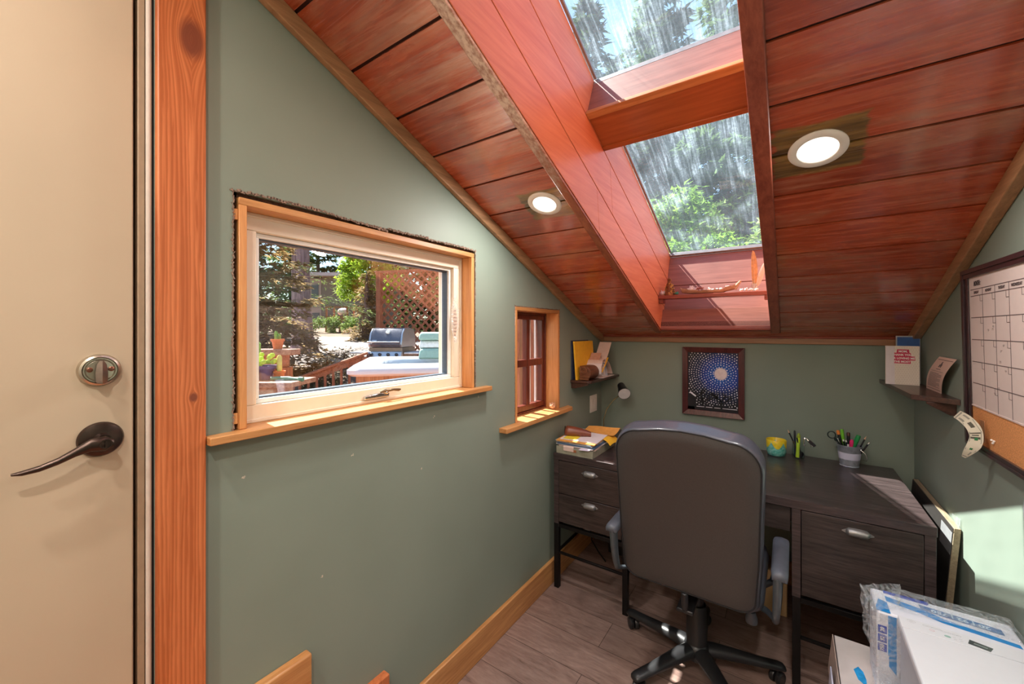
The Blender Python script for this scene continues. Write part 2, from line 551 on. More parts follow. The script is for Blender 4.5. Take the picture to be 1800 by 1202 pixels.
def m_glass(name, tint=(1, 1, 1, 1), dirt=0.0, refl=1.0):
    k = N(name)
    t = k.t; t.nodes.remove(k.b)
    tr = k.n('ShaderNodeBsdfTransparent'); tr.inputs[0].default_value = tint
    gl = k.n('ShaderNodeBsdfGlossy'); gl.inputs['Roughness'].default_value = 0.0
    fr = k.n('ShaderNodeFresnel'); fr.inputs[0].default_value = 1.5
    mx = k.n('ShaderNodeMixShader')
    ge = k.n('ShaderNodeNewGeometry')      # only the outer skin mirrors; the inner side of the pane lets light pass
    k.l(k.math('MULTIPLY', k.math('MULTIPLY', fr.outputs[0], refl), k.math('SUBTRACT', 1.0, ge.outputs['Backfacing'])), mx.inputs[0])
    k.l(tr.outputs[0], mx.inputs[1]); k.l(gl.outputs[0], mx.inputs[2])
    last = mx.outputs[0]
    if dirt:
        # water streaks and a film of dust on the outside of the pane, running down the slope
        v = k.coord((26, 1.6, 1.6))
        st = k.noise(v, 1.6, 5, 0.75, 0.8)
        bl = k.noise(k.coord((1, 1, 1)), 3.1, 3, 0.5, 0.6)
        sk = k.noise(k.coord((1, 1, 1)), 90, 3, 0.7)
        a = k.ramp(st, [(0.46, (0.0, 0.0, 0.0, 1)), (0.68, (1, 1, 1, 1))])
        b = k.ramp(bl, [(0.42, (0.10, 0.10, 0.10, 1)), (0.60, (1, 1, 1, 1))])
        c = k.ramp(sk, [(0.35, (0.5, 0.5, 0.5, 1)), (0.7, (1, 1, 1, 1))])
        d = k.math('MULTIPLY', k.math('MULTIPLY', k.math('ADD', k.math('MULTIPLY', a, 0.82), 0.18), b), k.math('MULTIPLY', c, dirt))
        d = k.math('MULTIPLY', k.math('ADD', d, 0.03), k.math('SUBTRACT', 1.0, ge.outputs['Backfacing']))
        tl = k.n('ShaderNodeBsdfTranslucent'); tl.inputs[0].default_value = (0.72, 0.84, 0.95, 1)
        m2 = k.n('ShaderNodeMixShader')
        k.l(d, m2.inputs[0]); k.l(last, m2.inputs[1]); k.l(tl.outputs[0], m2.inputs[2])
        last = m2.outputs[0]
    k.l(last, k.out.inputs['Surface'])
    return k.m
GLASS = m_glass('window_glass', (0.97, 0.99, 0.98, 1), 0.0, 2.6)
GLASS2 = m_glass('small_window_glass', (0.95, 0.97, 0.97, 1), 0.0, 1.0)
SKYGLASS = m_glass('dusty_skylight_glass', (0.93, 0.97, 0.97, 1), 0.32, 0.8)

def m_film(name, col=(0.85, 0.93, 1.0, 1), a=0.3, rough=0.12):
    k = N(name)
    t = k.t; t.nodes.remove(k.b)
    tr = k.n('ShaderNodeBsdfTransparent')
    gl = k.n('ShaderNodeBsdfGlossy'); gl.inputs['Roughness'].default_value = rough
    df = k.n('ShaderNodeBsdfDiffuse'); df.inputs[0].default_value = col
    n = k.noise(k.coord(), 34, 4, 0.7, 2.5)
    ar = k.ramp(n, [(0.4, (a * 0.3, a * 0.3, a * 0.3, 1)), (0.62, (min(1, a * 1.7),) * 3 + (1,))])
    m1 = k.n('ShaderNodeMixShader'); m1.inputs[0].default_value = 0.5
    k.l(df.outputs[0], m1.inputs[1]); k.l(gl.outputs[0], m1.inputs[2])
    m2 = k.n('ShaderNodeMixShader')
    k.l(ar, m2.inputs[0]); k.l(tr.outputs[0], m2.inputs[1]); k.l(m1.outputs[0], m2.inputs[2])
    bp = k.n('ShaderNodeBump'); bp.inputs['Strength'].default_value = 0.8; bp.inputs['Distance'].default_value = 0.01
    k.l(n, bp.inputs['Height']); k.l(bp.outputs[0], gl.inputs['Normal'])
    k.l(m2.outputs[0], k.out.inputs['Surface'])
    return k.m
FILM = m_film('clear_plastic_film', a=0.16)

def m_lamp(name, col, strength):
    k = N(name)
    k.b.inputs['Base Color'].default_value = (0.9, 0.9, 0.9, 1)
    k.b.inputs['Emission Color'].default_value = col
    k.b.inputs['Emission Strength'].default_value = strength
    return k.m
CANGLOW = m_lamp('lit_lens', (1.0, 0.93, 0.82, 1), 2.2)
WHITEP = plain('white_plastic', rgb(236, 234, 228), 0.4, var=0.01)
DOORP = plain('beige_door_paint', rgb(190, 172, 148), 0.5, var=0.02, scale=3)
JAMBP = plain('taupe_jamb', rgb(164, 140, 116), 0.55, var=0.03)
SEAL = plain('pale_weather_seal', rgb(208, 196, 186), 0.6, var=0.02)
BLACKGAP = plain('black_gap', rgb(18, 12, 10), 0.9)
BRONZE = plain('oil_rubbed_bronze', rgb(74, 60, 54), 0.32, 0.85, var=0.1)
NICKEL = plain('aged_nickel', rgb(190, 180, 164), 0.28, 0.9, var=0.05)
PEWTER = plain('pewter_handle', rgb(150, 150, 150), 0.42, 0.75, var=0.05)
CHROME = plain('chrome', rgb(210, 210, 210), 0.12, 1.0, var=0.02)
ESPRESSO = wood('espresso_oak', rgb(38, 30, 30), rgb(82, 68, 68), 'X', 2.2, 0.30, 0.15, 0.2, 0.2)
ESPRESSOD = wood('espresso_oak_drawer', rgb(34, 27, 26), rgb(72, 60, 57), 'X', 2.0, 0.42, 0.1, 0.2, 0.25)
BLACKM = plain('black_steel', rgb(30, 28, 28), 0.42, 0.6)
LEATHER = plain('black_leather', rgb(78, 80, 90), 0.34, coat=0.3, bump=0.12, scale=320, var=0.05)
LEATHERB = plain('black_vinyl_back', rgb(66, 62, 61), 0.5, bump=0.06, scale=260, var=0.05)
BLACKP = plain('black_plastic', rgb(34, 34, 36), 0.38)
GREYP = plain('grey_arm_plastic', rgb(84, 88, 98), 0.42)
WALNUT = wood('dark_walnut_shelf', rgb(50, 30, 24), rgb(86, 54, 42), 'Y', 1.5, 0.35, 0.2, 0.2, 0.05)
PAPER = plain('white_paper', rgb(226, 218, 220), 0.8, var=0.02)
PAPERP = plain('pinkish_paper', rgb(220, 196, 186), 0.8, var=0.02)
PAPERB = plain('blue_paper', rgb(78, 104, 138), 0.7, var=0.03)
MANILA = plain('manila_envelope', rgb(222, 158, 78), 0.7, var=0.05)
YELLOW = plain('yellow_envelope', rgb(240, 186, 46), 0.6, var=0.03)
STICKY = plain('yellow_note', rgb(238, 214, 60), 0.7, var=0.02)
INK = plain('black_ink', rgb(40, 36, 38), 0.7)
INKG = plain('grey_ink', rgb(110, 102, 102), 0.8)
# ================================================================ THE ROOM
def struct(o, label=None):
    o['kind'] = 'structure'
    if label: o['label'] = label
    return o

# ---- floor
mb = MB(); mb.box((-0.2, REAR - 0.1, -0.06), (1.85, ROOM_Y + 0.1, 0))
struct(mb.build('floor', FLOOR), 'grey-brown wood plank laminate floor')

# ---- left wall with a door opening and two window openings
W1 = (0.428, 1.3627, 1.180, 1.800)      # rough opening y0,y1,z0,z1 (ragged plaster edge)
W2 = (1.674, 2.1457, 0.962, 1.573)
DR = (-0.66, 0.277, 0.0, 2.33)
WT = -0.16
mb = MB()
ys = sorted({REAR - 0.1, DR[0], DR[1], W1[0], W1[1], W2[0], W2[1], ROOM_Y + 0.1})
for a, b in zip(ys[:-1], ys[1:]):
    hole = [w for w in (W1, W2, DR) if w[0] <= a + 1e-6 and w[1] >= b - 1e-6]
    segs = [(0, None)] if not hole else ([(0, hole[0][2])] if hole[0][2] > 0 else []) + [(hole[0][3], None)]
    for z0, z1 in segs:
        ta = z1 if z1 is not None else zc(a) + 0.03
        tb = z1 if z1 is not None else zc(b) + 0.03
        mb.hexa([(WT, a, z0), (0, a, z0), (0, b, z0), (WT, b, z0), (WT, a, ta), (0, a, ta), (0, b, tb), (WT, b, tb)])
struct(mb.build('wall_left', WALL, recalc=True, flat=True), 'sage green painted wall with two windows and the door')

# ---- back, right and rear walls
mb = MB(); mb.box((-0.16, ROOM_Y, 0), (ROOM_X + 0.1, ROOM_Y + 0.12, zc(ROOM_Y) + 0.03))
struct(mb.build('wall_back', WALL, flat=True), 'low sage green knee wall behind the desk')
mb = MB()
a, b = REAR - 0.1, ROOM_Y + 0.12
mb.hexa([(ROOM_X, a, 0), (ROOM_X + 0.12, a, 0), (ROOM_X + 0.12, b, 0), (ROOM_X, b, 0),
         (ROOM_X, a, zc(a) + .03), (ROOM_X + 0.12, a, zc(a) + .03), (ROOM_X + 0.12, b, zc(b) + .03), (ROOM_X, b, zc(b) + .03)])
struct(mb.build('wall_right', WALL, flat=True), 'sage green wall with the calendar board')
mb = MB(); mb.box((-0.16, REAR - 0.12, 0), (ROOM_X + 0.1, REAR, zc(REAR) + 0.05))
struct(mb.build('wall_rear', REARW, flat=True))

# ---- sloped ceiling of lapped boards with the skylight opening
SX0, SX1 = 0.452, 1.050              # shaft inner faces
S_LOW, S_HIGH = 0.1317, 2.62         # shaft along the slope
pitch = 0.1737 * LL
off = (ROOM_Y - 0.744) * LL
mb = MB()
k0 = -14; k1 = 14
s_top = (ROOM_Y - REAR) * LL + 0.1
edges = []
k = -3
while True:
    s = (ROOM_Y - 2.6555) * LL + (k) * pitch
    if s > s_top: break
    edges.append(s); k += 1
segs = []
prev = -0.02
for e in edges:
    if e <= prev: continue
    segs.append((prev, e)); prev = e
for (a, b) in segs:
    for xa, xb in ((-0.16, SX0 - 0.002), (SX0 - 0.002, SX1 + 0.002), (SX1 + 0.002, ROOM_X + 0.12)):
        parts = [(a, b)]
        if xa > 0 and xb < 1.2:
            parts = []
            if a < S_LOW: parts.append((a, min(b, S_LOW)))
            if b > S_HIGH: parts.append((max(a, S_HIGH), b))
        for (p, q) in parts:
            if q - p < 0.002: continue
            sbox(mb, xa, xb, p + 0.0045, q - 0.0045, 0.0, 0.02)
            mb.cur = 1
            sbox(mb, xa, xb, p - 0.0046, p + 0.0046, 0.0065, 0.02)
            mb.cur = 0
mb.cur = 1
for xa, xb, sa, sb in ((-0.16, SX0 - .002, -0.05, s_top), (SX1 + .002, ROOM_X + .12, -0.05, s_top), (SX0 - .002, SX1 + .002, -0.05, S_LOW), (SX0 - .002, SX1 + .002, S_HIGH, s_top)):
    sbox(mb, xa, xb, sa, sb, 0.0201, 0.05)
mb.cur = 0
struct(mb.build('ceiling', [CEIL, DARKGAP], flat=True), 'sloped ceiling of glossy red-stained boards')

# ---- ceiling trims
mb = MB(); sbox(mb, 0.0, 0.022, 0.0, s_top - 0.1, -0.048, 0.0)
struct(mb.build('trim_1', TRIMC, bevel=0.003), 'brown wood trim running up the left wall under the sloped ceiling')
mb = MB(); sbox(mb, ROOM_X - 0.03, ROOM_X, 0.03, s_top - 0.1, -0.052, 0.0)
struct(mb.build('trim_2', TRIMC, bevel=0.003), 'brown wood trim running up the right wall under the sloped ceiling')
mb = MB(); mb.box((0.022, ROOM_Y - 0.016, 1.372), (ROOM_X - 0.005, ROOM_Y, 1.408))
struct(mb.build('trim_3', TRIMCX, bevel=0.003), 'narrow brown trim along the top of the knee wall')
mb = MB(); sbox(mb, 0.413, 0.4495, 0.098, s_top - .6, -0.014, 0.0)
struct(mb.build('trim_4', HALFWORN, bevel=0.004), 'worn pale wood strip along the left edge of the skylight shaft')
mb = MB(); sbox(mb, 1.050, 1.0965, 0.098, s_top - .6, -0.016, 0.0)
struct(mb.build('trim_5', BEAMR, bevel=0.004), 'red-brown wood strip along the right edge of the skylight shaft')
mb = MB(); sbox(mb, 0.4495, 1.050, 0.104, S_LOW, -0.006, 0.0)
struct(mb.build('trim_6', BEAMRX, bevel=0.002), 'thin red trim along the lower edge of the skylight shaft')
mb = MB(); sbox(mb, 0.022, ROOM_X - .03, 0.004, 0.02, -0.012, 0.0)
struct(mb.build('trim_7', BEAMRX, bevel=0.002), 'thin dark red board edge at the foot of the ceiling')

# ---- skylight shaft (window_3): boards, cross beam, two panes
w3 = bpy.data.objects.new('window_3', None); C.objects.link(w3); struct(w3, 'boarded skylight shaft with two dusty glass panes')
w3.location = sp(0.75, 1.3, 0.0)
hs = [0.0, 0.172, 0.375, 0.575]
for i, (h0, h1) in enumerate(zip(hs[:-1], hs[1:])):
    for side, (xa, xb) in enumerate(((SX0 - 0.02, SX0), (SX1, SX1 + 0.02))):
        # boards jointed with a slanting scarf
        mb = MB()
        cut = {0: (1.22, 1.32), 1: (1.12, 1.24), 2: (1.34, 1.48)}[i]
        g = 0.0022
        for s0a, s0b, s1a, s1b in ((0.08, 0.08, cut[0] - 0.0008, cut[1] - 0.0008), (cut[0], cut[1], 2.64, 2.64)):
            if i == 1 and side == 0 and False: pass
            c = []
            for h, sa, sb in ((h0 + (g if i else 0.0), s0a, s1a), (h1 - g, s0b, s1b)):
                c += [sp(xa, sa, h), sp(xb, sa, h), sp(xb, sb, h), sp(xa, sb, h)]
            mb.hexa([c[0], c[1], c[2], c[3], c[4], c[5], c[6], c[7]])
        mb.build('side_board', SHAFT, w3, bevel=0.0015, seg=1)
mb = MB()
for xa, xb in ((SX0 - 0.045, SX0 - 0.02), (SX1 + 0.02, SX1 + 0.045)):
    sbox(mb, xa, xb, 0.04, 2.66, 0.02, 0.585)
sbox(mb, SX0 - 0.02, SX1 + 0.02, 0.04, 0.0758, 0.02, 0.585)
sbox(mb, SX0 - 0.02, SX1 + 0.02, 2.64, 2.66, 0.02, 0.585)
mb.build('shaft_backing', DARKGAP, w3, flat=True)
# lower end
mb = MB(); sbox(mb, SX0, SX1, 0.100, S_LOW, 0.0005, 0.138); mb.build('lower_board', SHAFTX, w3, bevel=0.002)
mb = MB(); sbox(mb, SX0, SX1, 0.076, 0.0975, 0.141, 0.325); mb.build('end_board', SHAFTX, w3, bevel=0.002)
mb = MB(); sbox(mb, SX0, SX1, 0.076, 0.0965, 0.329, 0.548); mb.build('end_board', SHAFTX, w3, bevel=0.002)
mb = MB(); sbox(mb, SX0, SX1, 2.62, 2.64, 0.0, 0.57); mb.build('end_board', SHAFTX, w3, bevel=0.002)
# cross beam between the panes
mb = MB(); sbox(mb, SX0, SX1, 1.335, 1.508, 0.378, 0.55); mb.build('cross_beam', BEAMW, w3, bevel=0.002)
mb = MB(); sbox(mb, SX0, SX1, 1.508, 1.521, 0.395, 0.548); mb.build('beam_facing', SHAFTX, w3, bevel=0.001)
mb = MB(); sbox(mb, SX0, SX1, 1.498, 1.531, 0.371, 0.390); mb.build('beam_trim', FIRX, w3, bevel=0.003)
mb = MB(); sbox(mb, SX0, SX1, 1.318, 1.343, 0.371, 0.390); mb.build('beam_trim', BEAMW, w3, bevel=0.003)
# frames and glass
CURB = plain('grey_skylight_frame', rgb(150, 146, 148), 0.4, 0.3)
for s0, s1 in ((0.098, 1.42), (1.50, 2.62)):
    mb = MB()
    sbox(mb, SX0, SX1, s0, s0 + 0.020, 0.55, 0.575)
    sbox(mb, SX0, SX1, s1 - 0.020, s1, 0.55, 0.575)
    sbox(mb, SX0, SX0 + 0.012, s0 + 0.02, s1 - 0.02, 0.575, 0.588)
    sbox(mb, SX1 - 0.012, SX1, s0 + 0.02, s1 - 0.02, 0.575, 0.588)
    mb.build('pane_frame', CURB, w3, bevel=0.002)
    mb = MB(); sbox(mb, SX0 - 0.01, SX1 + 0.01, s0 + 0.003, s1 - 0.003, 0.589, 0.594)
    mb.build('glass_pane', SKYGLASS, w3, flat=True)

# roof above the boards (keeps the day out; seen only from outside)
ROOFM = plain('grey_roofing', rgb(110, 106, 100), 0.9)
mb = MB()
for xa, xb, sa, sb in ((-0.2, SX0 - .05, -0.1, s_top), (SX1 + .05, ROOM_X + .2, -0.1, s_top), (SX0 - .05, SX1 + .05, -0.1, 0.035), (SX0 - .05, SX1 + .05, 2.665, s_top)):
    sbox(mb, xa, xb, sa, sb, 0.3, 0.34)
for xa, xb in ((-0.2, -0.16), (ROOM_X + .12, ROOM_X + .16)):
    sbox(mb, xa, xb, -0.1, s_top, 0.0, 0.3)
sbox(mb, -0.16, ROOM_X + .12, -0.1, -0.06, 0.0, 0.3)
struct(mb.build('trim_8', ROOFM, flat=True))

# ---- baseboards
mb = MB(); mb.box((0, 0.96, 0), (0.02, ROOM_Y, 0.13))
struct(mb.build('baseboard_left', FIRY, bevel=0.004), 'pale fir baseboard along the window wall')
mb = MB(); mb.box((0.02, ROOM_Y - 0.02, 0), (ROOM_X, ROOM_Y, 0.13))
struct(mb.build('baseboard_back', FIRX, bevel=0.004))
# stepped skirting boards rising with the stair by the door
mb = MB(); mb.box((0, 0.68, 0), (0.03, 0.881, 0.291))
struct(mb.build('trim_9', CEDARZ, bevel=0.003), 'small upright wood skirting end beside the first step')
mb = MB(); mb.box((0, 0.30, 0.1), (0.03, 0.6134, 0.537))
struct(mb.build('trim_10', FIRY, bevel=0.005), 'pale wood skirting end beside the second step')
mb = MB(); mb.box((0.03, 0.2, 0), (0.9, 0.66, 0.17)); mb.box((0.03, -0.7, 0), (0.9, 0.40, 0.34))
struct(mb.build('trim_11', CEDARZ, bevel=0.004), 'wood steps up to the door')

# ---- door
d1 = bpy.data.objects.new('door_1', None); C.objects.link(d1); struct(d1, 'beige flush door with dark lever and deadbolt'); d1.location = (0, 0.24, 0.34)
mb = MB(); mb.box((-0.05, -0.62, 0.345), (-0.008, 0.2445, 2.30)); mb.build('door_slab', DOORP, d1, bevel=0.003)
mb = MB(); mb.box((-0.05, 0.2515, 0.34), (-0.010, 0.2640, 2.31)); mb.box((-0.05, -0.64, 2.302), (-0.01, 0.2515, 2.315)); mb.build('door_jamb', JAMBP, d1, bevel=0.002)
mb = MB(); mb.tube([(-0.006, 0.2685, 0.34), (-0.006, 0.2685, 2.32)], 0.0052, 12); mb.build('weather_seal', SEAL, d1)
mb = MB(); mb.box((-0.05, 0.274, 0.34), (-0.004, 0.277, 2.33)); mb.box((-0.15, -0.66, 0.34), (-0.051, 0.277, 2.33)); mb.build('jamb_backing', BLACKGAP, d1, flat=True)
mb = MB(); mb.box((0.0, 0.277, 0.0), (0.020, 0.3655, 2.44)); mb.build('door_casing', KNOTTY, d1, bevel=0.003)
mb = MB(); mb.box((0.0, -0.75, 2.33), (0.020, 0.277, 2.42)); mb.build('door_casing', FIRY, d1, bevel=0.003)
# deadbolt
def yz(px, py, x):
    f = 707.; yaw = R_(34.76)
    F = Vector((-math.sin(yaw), math.cos(yaw), 0)); Rr = Vector((math.cos(yaw), math.sin(yaw), 0))
    r = F + Rr * ((px - 900) / f) + Vector((0, 0, -(py - 580.8) / f))
    t = (x - 1.144) / r.x
    return (r.y * t, 1.45 + r.z * t)
y0, z0 = 0.1925, 1.3700
db = MB(); db.lathe([(0.0325, 0.0), (0.0325, 0.004), (0.030, 0.010), (0.0265, 0.012), (0.0255, 0.0095), (0.0245, 0.012), (0.0225, 0.012), (0.0215, 0.010), (0.020, 0.0115), (0.002, 0.0125)], (-0.008, y0, z0), (1, 0, 0), 40)
dbo = db.build('deadbolt', NICKEL, d1)
mb = MB()
mb.lathe([(0.0085, 0), (0.008, 0.012)], (0.004, y0, z0), (1, 0, 0), 20)
mb.rings([[Vector((0.004 + dx, y0 + yy * w, z0 + zz)) for dx, yy in ((0, -1), (0.012, -1), (0.018, 0), (0.012, 1), (0, 1))] for zz, w in ((-0.026, 0.0045), (-0.022, 0.0085), (-0.004, 0.009), (0.012, 0.007), (0.02, 0.003))])
mb.build('thumb_turn', plain('dark_nickel', rgb(140, 128, 120), 0.3, 0.9), dbo)
mb = MB()
for dy in (-0.0155, 0.0155): mb.lathe([(0.0048, 0), (0.0048, 0.0035), (0.003, 0.0045)], (0.003, y0 + dy, z0 + 0.002), (1, 0, 0), 14)
mb.build('deadbolt_screw', plain('copper_screw', rgb(150, 104, 86), 0.3, 0.9), dbo)
# lever
y1, z1 = 0.1945, 1.2300
mb = MB(); mb.lathe([(0.0345, 0.0), (0.0345, 0.003), (0.032, 0.0075), (0.024, 0.0105), (0.014, 0.012), (0.0125, 0.022), (0.0125, 0.030)], (-0.008, y1, z1), (1, 0, 0), 40)
rose = mb.build('lever_rose', BRONZE, d1)
mb = MB()
path = []; 
prof = [(0.000, 0.000, 0.0150, 0.0090), (-0.020, 0.001, 0.0125, 0.0085), (-0.040, -0.008, 0.0085, 0.0075), (-0.062, -0.019, 0.0066, 0.0065), (-0.085, -0.0265, 0.0056, 0.006), (-0.105, -0.029, 0.0044, 0.0055), (-0.117, -0.0285, 0.002, 0.004)]
rings = []
n = 16
for dy, dz, hz, hx in [(0.012, -0.002, 0.008, 0.007)] + prof:
    rings.append([Vector((0.030 + hx * math.cos(2 * math.pi * k / n), y1 + dy * 1.0, z1 - 0.003 + dz + hz * math.sin(2 * math.pi * k / n))) for k in range(n)])
mb.rings(rings)
lev = mb.build('door_handle', BRONZE, d1)
mb = MB(); mb.lathe([(0.0095, 0), (0.0095, 0.002), (0.0075, 0.002), (0.0075, 0.0008)], (0.0375, y1 + 0.000, z1 - 0.003), (1, 0, 0), 24)
mb.box((0.038, y1 - 0.0016, z1 - 0.0095), (0.042, y1 + 0.0016, z1 + 0.0035))
mb.build('turn_button', BRONZE, lev)
mb = MB()
for dz in (0.019, -0.022): mb.lathe([(0.0042, 0), (0.0042, 0.003)], (-0.001, y1, z1 + dz), (1, 0, 0), 12)
mb.build('rose_screw', BLACKM, rose)

# ---- window_1: awning window in a raw wood lining
w1 = bpy.data.objects.new('window_1', None); C.objects.link(w1); struct(w1, 'cream vinyl window in a pale unfinished wood lining'); w1.location = (0, 0.9, 1.19)
ya, yb, za, zb = 0.4396, 1.3546, 1.20, 1.787
T = 0.0185
mb = MB(); mb.box((-0.15, ya, zb - T), (0.003, yb, zb)); mb.build('lining_head', FIRY, w1, bevel=0.0015, seg=1)
mb = MB(); mb.box((-0.15, ya, za), (0.003, ya + T, zb - T)); mb.build('lining_side', FIRZ, w1, bevel=0.0015, seg=1)
mb = MB(); mb.box((-0.15, yb - T, za), (0.003, yb, zb - T)); mb.build('lining_side', FIRZ, w1, bevel=0.0015, seg=1)
mb = MB(); mb.prism([(-0.15, 0.428), (-0.15, 1.3627), (0, 1.3627), (0, 1.4430), (0.032, 1.4430), (0.038, 1.4380), (0.038, 0.3672), (0.0, 0.3672), (0.0, 0.428)], 'Z', 1.1805, 1.1995)
mb.build('window_sill', FIRY, w1, bevel=0.002)
# backing behind the ragged gap, ragged plaster lip, two shims
mb = MB(); mb.box((-0.05, 0.424, 1.1995), (-0.012, ya, 1.80)); mb.box((-0.05, 0.424, zb), (-0.012, 1.366, 1.804)); mb.box((-0.05, yb, 1.1995), (-0.008, 1.366, zb)); mb.build('raw_gap', RAWGAP, w1, flat=True)
rnd = random.Random(4)
mb = MB()
for i in range(120):
    t = i / 119.; y = 0.425 + t * 0.94
    z = 1.7985 + 0.004 * math.sin(t * 9) + (0.006 if 0.5 < t < 0.7 else 0) + rnd.uniform(-0.002, 0.002)
    if t < 0.28: z += 0.002
    mb.obox((0.0008, y, z), (0.0012, 0.0052, rnd.uniform(0.0012, 0.004)), (rnd.uniform(-.5, .5), 0, 0))
for i in range(70):
    t = i / 69.
    mb.obox((0.0006, 0.4275 + rnd.uniform(-.0015, .0015), 1.20 + 0.60 * t), (0.001, rnd.uniform(.0008, .0022), 0.005), (rnd.uniform(-.5, .5), 0, 0))
    mb.obox((0.0006, 1.3635 + rnd.uniform(-.0015, .002), 1.20 + 0.60 * t), (0.001, rnd.uniform(.001, .003), 0.005), (rnd.uniform(-.5, .5), 0, 0))
mb.build('torn_edge', PUTTY, w1, flat=True, recalc=False)
for z in (1.742, 1.228):
    mb = MB(); mb.box((-0.04, 0.4275, z - 0.013), (-0.001, 0.4392, z + 0.014)); mb.build('shim', FIRZ, w1, bevel=0.001, seg=1)
# vinyl frame
fa, fb, fz0, fz1 = ya + T, yb - T, 1.1995, zb - T
xf = -0.057
def ringframe(mb, x0, x1, y0, y1, z0, z1, w, wb=None):
    wb = wb or w
    mb.box((x0, y0, z1 - w), (x1, y1, z1)); mb.box((x0, y0, z0), (x1, y1, z0 + wb))
    mb.box((x0, y0, z0 + wb), (x1, y0 + w, z1 - w)); mb.box((x0, y1 - w, z0 + wb), (x1, y1, z1 - w))
mb = MB(); ringframe(mb, -0.15, xf, fa, fb, fz0, fz1, 0.0475, 0.0475); mb.build('window_frame', VINYL, w1, bevel=0.0025)
mb = MB(); ringframe(mb, xf - 0.002, xf + 0.006, fa, fb, fz0, fz1, 0.012, 0.010); mb.build('frame_lip', VINYL, w1, bevel=0.002)
ga, gb, gz0, gz1 = fa + 0.0475, fb - 0.0475, fz0 + 0.0475, fz1 - 0.0475
mb = MB(); ringframe(mb, -0.12, -0.073, ga, gb, gz0, gz1, 0.013); mb.build('sash', VINYLW, w1, bevel=0.002)
mb = MB(); ringframe(mb, -0.112, -0.084, ga + .013, gb - .013, gz0 + .013, gz1 - .013, 0.005); mb.build('gasket', GASKET, w1, bevel=0.001, seg=1)
mb = MB(); mb.box((-0.100, ga + .014, gz0 + .014), (-0.095, gb - .014, gz1 - .014)); mb.build('glass_pane', GLASS, w1, flat=True)
# fold-down crank
mb = MB()
mb.prism([(0.836, 1.2125), (0.838, 1.2245), (0.868, 1.2275), (0.932, 1.2300), (0.938, 1.2265), (0.936, 1.2125)], 'X', xf, xf + 0.014)
mb.rings([[Vector((xf + 0.014 + dx, 0.92 + dy * math.cos(2 * math.pi * k / 14), 1.231 + dz * math.sin(2 * math.pi * k / 14))) for k in range(14)] for dx, dy, dz in ((0, .010, .007), (0.008, .010, .007), (0.012, 0.006, 0.004))])
cr = mb.build('window_crank', CHROME, w1, bevel=0.002)
mb = MB(); mb.tube([(xf + 0.018, 0.895, 1.2335), (xf + 0.021, 0.915, 1.2375), (xf + 0.021, 0.950, 1.2370), (xf + 0.018, 0.975, 1.2330), (xf + 0.016, 0.985, 1.2335)], [0.003, 0.006, 0.0045, 0.0055, 0.003], 12)
mb.build('crank_lever', plain('bronze_crank', rgb(116, 100, 78), 0.3, 0.8), cr)

# ---- window_2: small four-light mahogany sash
w2 = bpy.data.objects.new('window_2', None); C.objects.link(w2); struct(w2, 'small four-light mahogany window in a pale wood lining'); w2.location = (0, 1.9, 0.97)
ya, yb, za, zb = 1.6745, 2.1440, 0.985, 1.571
mb = MB(); mb.box((-0.15, ya, zb - T), (0.003, yb, zb)); mb.build('lining_head', FIRY, w2, bevel=0.0015, seg=1)
mb = MB(); mb.box((-0.15, ya, za), (0.003, ya + T, zb - T)); mb.build('lining_side', FIRZ, w2, bevel=0.0015, seg=1)
mb = MB(); mb.box((-0.15, yb - T, za), (0.003, yb, zb - T)); mb.build('lining_side', FIRZ, w2, bevel=0.0015, seg=1)
mb = MB(); mb.prism([(-0.15, 1.675), (-0.15, 2.1455), (0, 2.1455), (0, 2.262), (0.046, 2.232), (0.046, 1.5400), (0.0, 1.5400), (0.0, 1.675)], 'Z', 0.9625, 0.985)
mb.build('window_sill', FIRY, w2, bevel=0.002)
mb = MB()
for i in range(60):
    t = i / 59.
    mb.obox((0.0006, 2.1465 + rnd.uniform(-.001, .002), 0.985 + 0.59 * t), (0.001, rnd.uniform(.001, .003), 0.006), (rnd.uniform(-.5, .5), 0, 0))
    mb.obox((0.0006, 1.6735, 0.985 + 0.59 * t), (0.001, rnd.uniform(.0008, .002), 0.006), (rnd.uniform(-.5, .5), 0, 0))
    mb.obox((0.0006, 1.674 + 0.47 * t, 1.5735), (0.001, 0.006, rnd.uniform(.0008, .0022)), (rnd.uniform(-.5, .5), 0, 0))
mb.build('torn_edge', PUTTY, w2, flat=True, recalc=False)
sa, sb, sz0, sz1 = ya + T, yb - T, 0.985, zb - T
XS = -0.085
mb = MB(); ringframe(mb, -0.13, XS + 0.008, sa, sb, sz0, sz1, 0.014, 0.010); mb.build('window_frame', MAHOG, w2, bevel=0.002)
ia, ib, iz0, iz1 = sa + .014, sb - .014, sz0 + .012, sz1 - .014
mb = MB(); ringframe(mb, -0.12, XS, ia, ib, iz0, iz1, 0.026, 0.032)
mb.box((-0.115, 1.917, iz0 + .032), (XS - .001, 1.951, iz1 - .026))
mb.box((-0.113, ia + .026, 1.2465), (XS + .001, ib - .026, 1.2855))
mb.build('sash', MAHOG, w2, bevel=0.002)
mb = MB(); mb.box((-0.105, ia + .02, iz0 + .02), (-0.102, ib - .02, iz1 - .02)); mb.build('glass_pane', GLASS2, w2, flat=True)
# outer white storm frame with its own bars
mb = MB(); ringframe(mb, -0.155, -0.142, ya + T, yb - T, sz0, sz1, 0.016); mb.box((-0.155, 1.835, sz0), (-0.142, 1.853, sz1)); mb.box((-0.155, 2.035, sz0), (-0.142, 2.053, sz1))
mb.build('storm_frame', VINYLW, w2, bevel=0.001, seg=1)

